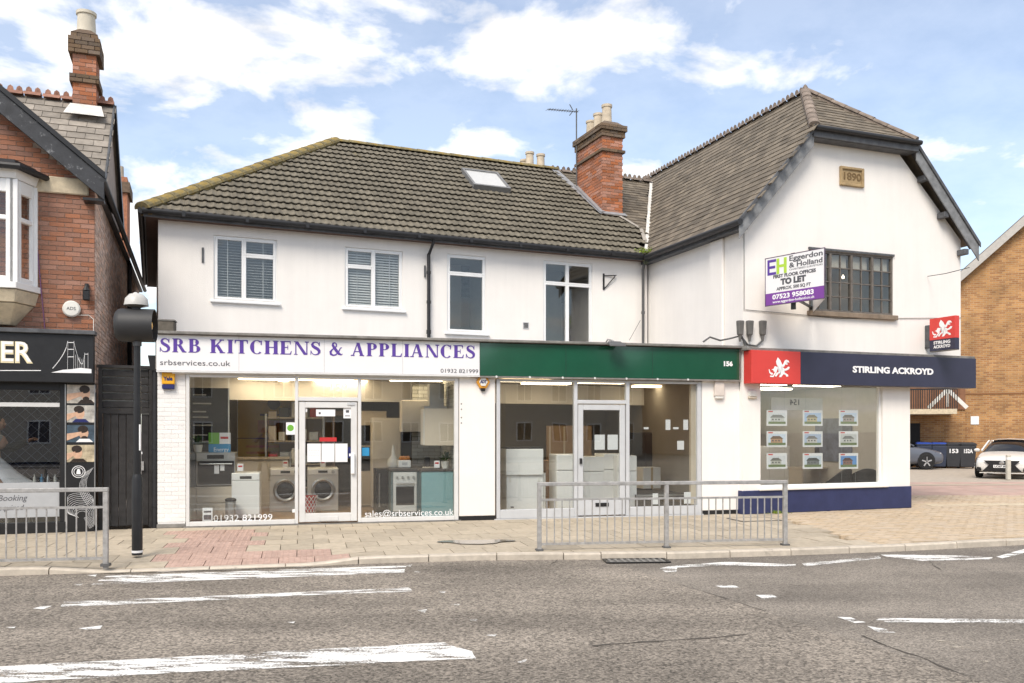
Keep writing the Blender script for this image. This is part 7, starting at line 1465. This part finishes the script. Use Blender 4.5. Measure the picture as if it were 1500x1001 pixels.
hood = MB().lathe([(.001, hx0), (rr * .82, hx0), (rr * .96, hx0 + .03), (rr, hx0 + .08), (rr, hx1), (rr * .95, hx1), (rr * .94, hx0 + .1), (.001, hx0 + .09)], 0, 0, 32, axis='x', cz=zc).build('hood', mat('matt_black_hood', (.03, .03, .031), .55, .1), t, smooth=True)
gb = MB(); ell(gb, (.06, 0, zc), (.13, .13, .13), 18, 12); gb.build('amber_globe', AMBER, t, smooth=2)
MB().lathe([(.08, -.035), (.05, .0), (.07, .03)], -.01, 0, 16, cz=bz(452)).build('cap_neck', WIRE, t, smooth=True)
cp_ = MB(); cp_.lathe([(.15, 0), (.148, .02), (.135, .09), (.085, .145), (.03, .16)], -.01, 0, 24, cz=bz(448)); cp_.build('lamp_cap', mat('pale_grey_cap', (.50, .49, .46), .4, .1), t, smooth=True); MB().lathe([(.14, -.004), (.06, -.025)], -.01, 0, 20, cz=bz(448)).build('lamp_lens', mat('dull_lens', (.28, .27, .24), .3), t, smooth=True)
MB().lathe([(.03, 0), (.03, .02), (.015, .03)], -.02, 0, 10, cz=bz(432)).build('photocell', PLASTW, t, smooth=True)
# ================================================================ REAR YARD ON THE RIGHT
def stock_brick(name):
    m = bpy.data.materials.new(name); m.use_nodes = True; t = m.node_tree; bq = t.nodes['Principled BSDF']; bq.inputs['Roughness'].default_value = .9; L = t.links
    tcn = N(t, 'ShaderNodeTexCoord'); sx = N(t, 'ShaderNodeSeparateXYZ'); L.new(tcn.outputs['Object'], sx.inputs[0]); cm = N(t, 'ShaderNodeCombineXYZ'); L.new(sx.outputs[0], cm.inputs[0]); L.new(sx.outputs[2], cm.inputs[1])
    bt = N(t, 'ShaderNodeTexBrick', Scale=1.0); bt.inputs['Brick Width'].default_value = .25; bt.inputs['Row Height'].default_value = .085; bt.inputs['Mortar Size'].default_value = .009; bt.inputs['Color1'].default_value = (.25, .115, .045, 1); bt.inputs['Color2'].default_value = (.42, .225, .085, 1); bt.inputs['Mortar'].default_value = (.38, .27, .16, 1); bt.inputs['Bias'].default_value = .1; L.new(cm.outputs[0], bt.inputs['Vector'])
    nz = N(t, 'ShaderNodeTexNoise', Scale=1.2, Detail=6.0); L.new(tcn.outputs['Object'], nz.inputs['Vector']); mr = N(t, 'ShaderNodeMapRange'); L.new(nz.outputs[0], mr.inputs[0]); mr.inputs[1].default_value = .3; mr.inputs[2].default_value = .7; mr.inputs[3].default_value = .75; mr.inputs[4].default_value = 1.25
    h = N(t, 'ShaderNodeHueSaturation'); L.new(mr.outputs[0], h.inputs['Value']); L.new(bt.outputs[0], h.inputs['Color']); L.new(h.outputs[0], bq.inputs['Base Color']); bp = N(t, 'ShaderNodeBump', Strength=.5, Distance=.02); L.new(bt.outputs['Fac'], bp.inputs['Height']); bp.invert = True; L.new(bp.outputs[0], bq.inputs['Normal']); return m
STOCK = stock_brick('yellow_stock_brick')
BY = 38.6; FB = Fr(20.3, BY, -20); bbld = thing('brick_building', 'large yellow-brown brick gable building behind the car park', 'building', FB)
ez = FB.z(1408, 415); rs_ = (FB.z(1500, 334) - ez) / (FB.u(1500) - FB.u(1408))
gapx = 5.4; eu = FB.u(1400)
MB().prism([(eu - 4, 0), (eu + 2 * gapx, 0), (eu + 2 * gapx, ez), (eu + gapx, ez + rs_ * gapx), (eu, ez), (eu - 4, ez - rs_ * 3.0)], 0, 9).build('wall', STOCK, bbld)
b = MB()
for (x0, z0_, x1, z1_) in ((eu - .4, ez - rs_ * .4, eu + gapx, ez + rs_ * gapx), (eu + 2 * gapx + .4, ez - rs_ * .4, eu + gapx, ez + rs_ * gapx)): b.add([(x0, -.3, z0_ + .35), (x1, -.3, z1_ + .35), (x1, 9.3, z1_ + .35), (x0, 9.3, z0_ + .35), (x0, -.3, z0_ + .1), (x1, -.3, z1_ + .1), (x1, 9.3, z1_ + .1), (x0, 9.3, z0_ + .1)], [(0, 1, 2, 3), (7, 6, 5, 4), (0, 4, 5, 1), (1, 5, 6, 2), (2, 6, 7, 3), (3, 7, 4, 0)])
b.build('roof', mat('grey_roof_tiles', (.16, .14, .12), .9, .2), bbld)
b = MB()
for (x0, z0_, x1, z1_) in ((eu - .4, ez - rs_ * .4, eu + gapx, ez + rs_ * gapx), (eu + 2 * gapx + .4, ez - rs_ * .4, eu + gapx, ez + rs_ * gapx)): b.add([(x0, -.36, z0_ + .30), (x1, -.36, z1_ + .30), (x1, -.36, z1_ - .12), (x0, -.36, z0_ - .12), (x0, -.301, z0_ + .30), (x1, -.301, z1_ + .30), (x1, -.301, z1_ - .12), (x0, -.301, z0_ - .12)], [(0, 1, 2, 3), (7, 6, 5, 4), (0, 4, 5, 1), (3, 2, 6, 7)])
b.build('bargeboard', mat('pale_fascia', (.42, .40, .37), .7, .1), bbld)
MB().tube([(FB.u(1351, -.1), -.1, 0), (FB.u(1351, -.1), -.1, 2.9)], .12, 8).build('downpipe', BLACK, bbld)
MB().box(eu + .0, eu + 2 * gapx, -.02, -.001, FB.z(1450, 578), FB.z(1450, 576)).build('string_course', mat('dark_course', (.22, .10, .04), .9), bbld)
for x0, y0, x1, y1, lb in ((1422, 610, 1434, 622, 'white notice plate on the yellow brick wall above the bins'), (1360, 607, 1368, 617, 'small white notice plate on the brick wall near the downpipe')): sticker('wall_notice', lb, 'notice', FB, x0, y0, x1, y1, PAPER, -.03, .02)
# balcony
bx0, bx1 = FB.u(1325, -2.6), FB.u(1402, -2.6); bzd = FB.z(1380, 599, -2.6); bzt = FB.z(1380, 569, -2.6)
bal = thing('balcony', 'white edged balcony with dark upright railings beside the brick wall', 'balcony', FB, bx0, -2.6, bzd); bw = bx1 - bx0; bh = bzt - bzd
MB().box(0, bw, 0, 2.55, -.22, 0).build('deck', STONEL, bal); MB().box(0, bw, -.03, .03, bh - .06, bh).build('top_rail', BLACK, bal)
for i in range(24): MB().box(bw * i / 23 - .018, bw * i / 23 + .018, -.018, .018, 0, bh - .06).build('baluster', BLACK, bal)
t = thing('balcony_canopy', 'white timber A-frame canopy behind the balcony railings', 'canopy', FB, FB.u(1388, -1.8), -1.8, bzd); 
MB().beam((-.75, 0, .05), (0, 0, .85), .1, .16).beam((.75, 0, .05), (0, 0, .85), .1, .16).build('rafters', PLASTW, t); MB().beam((0, 0, .1), (0, 0, .85), .08, .1).build('king_post', PLASTW, t)
t = thing('boarded_wall', 'brown boarded wall behind the balcony', 'wall', FB, FB.u(1355, -.9), -.9, 0)
for i in range(16): MB().box(-1.9 + i * .22, -1.69 + i * .22, 0, .05, bzd, bzt + .5).build('board', mat('brown_board', (.20, .095, .05), .8, .2, 6, rnd=.2) if i == 0 else bpy.data.materials['brown_board'], t)
MB().box(-1.9, 1.6, .06, .12, 0, bzd).build('lower_wall', STOCK, t); MB().box(-1.8, -.2, .0, .05, .1, bzd - .6).build('dark_opening', DGLASS, t)
# wheelie bins
def bin_(px, label, lid, body, num=None, v=-1.5, rz=0, s=1.0):
    t = thing('wheelie_bin', label, 'wheelie bin', FB, FB.u(px, v), v, 0, rz, 'wheelie bins along the brick wall'); W0, W1 = .25 * s, .30 * s
    MB().add([(-W0, -.28, .06), (W0, -.28, .06), (W0, .26, .06), (-W0, .26, .06), (-W1, -.38, .98), (W1, -.38, .98), (W1, .34, .98), (-W1, .34, .98)], [(3, 2, 1, 0), (4, 5, 6, 7), (0, 1, 5, 4), (1, 2, 6, 5), (2, 3, 7, 6), (3, 0, 4, 7)]).build('body', body, t, bevel=.03, seg=2)
    MB().box(-W1 - .02, W1 + .02, -.40, .36, .985, 1.04).build('rim', body, t, bevel=.01); MB().add([(-W1 - .02, -.42, 1.045), (W1 + .02, -.42, 1.045), (W1 + .02, .38, 1.07), (-W1 - .02, .38, 1.07), (-W1 + .05, -.34, 1.10), (W1 - .05, -.34, 1.10), (W1 - .05, .3, 1.13), (-W1 + .05, .3, 1.13)], [(3, 2, 1, 0), (4, 5, 6, 7), (0, 1, 5, 4), (1, 2, 6, 5), (2, 3, 7, 6), (3, 0, 4, 7)]).build('lid', lid, t, bevel=.015)
    MB().tube([(-W1, .40, 1.02), (W1, .40, 1.02)], .02, 8).build('handle', body, t)
    for sg in (-1, 1): MB().lathe([(.10, -.03), (.10, .03)], sg * W0, .26, 14, axis='x', cz=.10).build('wheel', BLACK, t)
    if num: text(num, .24, WHITET, t, (0, -.37, .74), (R(96), 0, 0), width=.34, bold=.008, depth=.002, name='painted_number')
DBIN = mat('dark_grey_bin', (.035, .037, .042), .55, .1); BLUEL = mat('blue_lid', (.03, .07, .32), .5, .1); NBIN = mat('navy_grey_bin', (.035, .045, .075), .55, .1)
bin_(1353, 'blue lidded wheelie bin behind the grey car, leftmost', BLUEL, NBIN); bin_(1375, 'navy wheelie bin with blue lid next to the bin numbered 153', BLUEL, NBIN); bin_(1395, 'dark wheelie bin painted 153', DBIN, DBIN, '153'); bin_(1416, 'dark wheelie bin painted 152A', DBIN, DBIN, '152A', s=1.1)
# bollard
bp_ = gpt(1477, 703); t = thing('bollard', 'pale square bollard in front of the silver car', 'bollard', None, bp_.x, bp_.y, 0); MB().box(-.06, .06, -.06, .06, 0, .82).build('post', mat('pale_bollard', (.52, .49, .42), .7, .1), t, bevel=.01); MB().box(-.064, .064, -.064, .064, .66, .74).build('band', PAPER, t)
# cars
def car(label, loc, rz, paint_, low=False, grille=None, plate=None):
    t = thing('parked_car', label, 'car', None, loc[0], loc[1], loc[2], rz)                   # faces -x
    # stations along the length: x, half width, sill z, belt z, bonnet/boot z
    st = [(-2.28, .62, .34, .52, .60), (-2.22, .78, .24, .58, .70), (-2.05, .86, .20, .64, .78), (-1.70, .90, .19, .70, .86), (-1.2, .915, .19, .76, .93), (-.85, .92, .19, .82, .98), (0, .92, .19, .86, .99), (.9, .92, .19, .88, 1.0), (1.5, .915, .20, .90, 1.02), (1.95, .88, .24, .86, 1.0), (2.2, .80, .30, .78, .94), (2.30, .66, .40, .70, .86)]
    b = MB(); n = 12; vs = []
    for x, w, z0_, zb_, zt_ in st:
        half = [(0, z0_), (w * .80, z0_), (w * .97, z0_ + .10), (w, (z0_ + zb_) / 2), (w * .985, zb_), (w * .90, zt_ - .03), (w * .62, zt_), (0, zt_ + .03)]
        ring = half + [(-a, c) for a, c in half[-2:0:-1]]; n = len(ring); vs += [(x, a, c) for a, c in ring]
    b.add(vs, [(i*n+j, i*n+(j+1) % n, (i+1)*n+(j+1) % n, (i+1)*n+j) for i in range(len(st)-1) for j in range(n)] + [tuple(range(n-1, -1, -1)), tuple((len(st)-1)*n+k for k in range(n))])
    body = b.build('body', paint_, t, smooth=True, sub=2)
    gst = [(-.95, .70, .98, .98), (-.62, .68, .98, 1.16), (-.1, .64, .99, 1.38), (.5, .62, 1.0, 1.42), (1.1, .62, 1.0, 1.36), (1.6, .66, 1.0, 1.18), (1.9, .70, 1.0, 1.0)]; b = MB(); vs = []
    for x, w, z0_, zt_ in gst: vs += [(x, -w - .12, z0_ - .02), (x, -w, zt_ - .05), (x, -w * .7, zt_), (x, 0, zt_ + .02), (x, w * .7, zt_), (x, w, zt_ - .05), (x, w + .12, z0_ - .02)]
    b.add(vs, [(i*7+j, (i+1)*7+j, (i+1)*7+j+1, i*7+j+1) for i in range(len(gst)-1) for j in range(6)]); b.build('glasshouse', DGLASS, t, smooth=True, sub=1)
    b = MB(); vs = []
    for x, w, z0_, zt_ in gst[2:5]: vs += [(x, -w - .005, zt_ - .04), (x, -w * .7, zt_ + .012), (x, 0, zt_ + .034), (x, w * .7, zt_ + .012), (x, w + .005, zt_ - .04)]
    b.add(vs, [(i*5+j, (i+1)*5+j, (i+1)*5+j+1, i*5+j+1) for i in range(2) for j in range(4)])
    for sg in (-1, 1): b.beam((-.95, sg * .80, .99), (-.1, sg * .66, 1.36), .05, .05).beam((1.1, sg * .64, 1.34), (1.9, sg * .80, 1.0), .09, .05).beam((.45, sg * .80, 1.0), (.45, sg * .64, 1.38), .07, .03)
    b.build('roof', paint_, t, smooth=True)
    for xw in (-1.42, 1.38):
        for sg in (-1, 1):
            wl_ = MB().lathe([(.21, -.11), (.30, -.11), (.325, -.08), (.325, .08), (.30, .11), (.21, .11)], xw, sg * .82, 24, axis='y', cz=.325).build('wheel', mat('tyre', (.015, .015, .015), .85) if 'tyre' not in bpy.data.materials else bpy.data.materials['tyre'], t, smooth=True)
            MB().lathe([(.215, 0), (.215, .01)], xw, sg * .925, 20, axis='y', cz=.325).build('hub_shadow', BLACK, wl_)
            rm_ = MB()
            for k in range(5): a = 2 * math.pi * k / 5 + .3; rm_.beam((xw + .03 * math.cos(a), sg * .945, .325 + .03 * math.sin(a)), (xw + .21 * math.cos(a), sg * .945, .325 + .21 * math.sin(a)), .02, .05)
            rm_.build('rim', mat('alloy', (.55, .55, .55), .35, .05, metal=.6) if 'alloy' not in bpy.data.materials else bpy.data.materials['alloy'], wl_)
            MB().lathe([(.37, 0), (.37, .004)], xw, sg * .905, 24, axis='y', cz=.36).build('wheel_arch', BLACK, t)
    for sg in (-1, 1):
        MB().add([(-2.17, sg * .42, .66), (-2.02, sg * .76, .62), (-1.80, sg * .86, .73), (-1.95, sg * .76, .77), (-2.13, sg * .44, .72)], [(0, 1, 2, 3, 4)]).build('headlight_mark', DGLASS, t)
        hl = MB(); ell(hl, (-2.03, sg * .64, .67), (.14, .17, .05), 12, 6); hl.build('headlight', mat('headlamp', (.55, .57, .6), .1, .0) if 'headlamp' not in bpy.data.materials else bpy.data.materials['headlamp'], t, smooth=2)
        ml = MB(); ell(ml, (-.62, sg * 1.0, 1.0), (.08, .11, .07), 10, 6); ml.build('door_mirror', paint_, t, smooth=2); MB().lathe([(.03, 0), (.03, .02)], -.2, sg * .925, 8, axis='y', cz=.82).build('door_handle', paint_, t)
    MB().add([(-2.305, -.30, .60), (-2.305, .30, .60), (-2.30, .22, .48), (-2.27, .46, .27), (-2.27, -.46, .27), (-2.30, -.22, .48)], [(0, 1, 2, 3, 4, 5)]).build('grille', BLACK, t)
    if grille:
        MB().add([(-2.315, -.58, .66), (-2.315, .58, .66), (-2.325, .40, .50), (-2.315, .62, .26), (-2.315, -.62, .26), (-2.325, -.40, .50)], [(0, 1, 2, 3, 4, 5)]).build('front_grille', BLACK, t); em = MB(); ell(em, (-2.33, 0, .575), (.006, .09, .06), 14, 6); em.build('badge', STEEL, t, smooth=2)
        MB().add([(-2.33, -.26, .40), (-2.33, .26, .40), (-2.33, .26, .50), (-2.33, -.26, .50)], [(3, 2, 1, 0)]).build('number_plate', PAPER, t); text('LC67 HFZ', .085, BLACK, t, (-2.334, 0, .45), (R(90), 0, R(-90)), width=.46, bold=.003, depth=.001, name='plate_lettering')
        for sg in (-1, 1): MB().add([(-2.27, sg * .66, .40), (-2.20, sg * .80, .42), (-2.20, sg * .80, .26), (-2.27, sg * .64, .28)], [(0, 1, 2, 3)]).build('fog_recess', BLACK, t)
        MB().box(-2.32, -2.2, -.70, .70, .20, .225).build('splitter', paint_, t)
    return t
SILV = mat('silver_paint', (.72, .70, .66), .25, .02, coat=.6); GREYC = mat('grey_paint', (.10, .11, .135), .3, .02, coat=.6)
cpx = gpt(1467, 702); car('silver sports saloon facing out of the car park behind the bollard', (cpx.x + math.cos(R(54)) * 2.28, cpx.y + math.sin(R(54)) * 2.28, 0), R(54), SILV, grille=True).scale = (.95, .95, .93)
cg = gpt(1357, 688); car('grey hatchback parked side on, half hidden by the white corner', (cg.x - 1.42, cg.y + .9, 0), R(180), GREYC)
# ================================================================ HOUSES ACROSS THE ROAD (seen as reflections)
def far_house(label, x, y, w, d, h, rh, wallm, roofm, gable=False, nwin=3):
    t = thing('opposite_house', label, 'house', None, x, y, 0, R(180), 'houses across the road'); MB().box(-w/2, w/2, 0, d, -.1, h).build('wall', wallm, t)
    if gable: MB().prism([(-w/2 - .3, h - .1), (w/2 + .3, h - .1), (0, h + rh)], -.3, d).build('roof', roofm, t)
    else: MB().prismx([(-.4, h - .1), (d + .4, h - .1), (d / 2, h + rh)], -w/2 - .2, w/2 + .2).build('roof', roofm, t)
    MB().box(w * .3, w * .3 + .9, d * .4, d * .4 + .6, h, h + rh + 1.2).build('chimney', BRICKL, t)
    for fl_ in (0, 1):
        for i in range(nwin):
            xx = -w/2 + w * (i + .5) / nwin; z0_ = .9 + fl_ * 2.7; wn_ = MB(); frame_rect(wn_, xx - .6, xx + .6, z0_, z0_ + 1.3, .08, -.05, -.001); wn_.box(xx - .03, xx + .03, -.045, -.001, z0_ + .08, z0_ + 1.22); wo_ = wn_.build('window', UPVC, t); MB().poly([(xx - .55, -.01, z0_ + .05), (xx + .55, -.01, z0_ + .05), (xx + .55, -.01, z0_ + 1.25), (xx - .55, -.01, z0_ + 1.25)]).build('pane', DGLASS, wo_)
ROOFB = mat('brown_far_roof', (.09, .065, .05), .9, .2); FARW = mat('cream_far_wall', (.55, .50, .42), .9, .05); FARB = mat('brick_far_wall', (.22, .11, .07), .9, .2)
far_house('cream house with brown roof directly across the road', 11, -22, 10, 8, 5.3, 3.2, FARW, ROOFB, False, 4)
far_house('pale steep gabled house across the road, second from the cream house', 0, -24, 9, 8, 5.4, 3.4, FARW, ROOFB, True, 3); far_house('brick house across the road at the far left of the row', -13, -22, 12, 8, 5.2, 3.0, FARB, ROOFB, False, 4)
far_house('cream gabled house across the road to the right', 24, -21, 11, 9, 5.4, 3.6, FARW, ROOFB, True, 4); far_house('long brick house across the road at the far right', 40, -18, 16, 9, 5.4, 3.2, FARB, ROOFB, False, 5); far_house('cream house across the road far along to the left', -29, -20, 14, 9, 5.3, 3.2, FARW, ROOFB, False, 4)
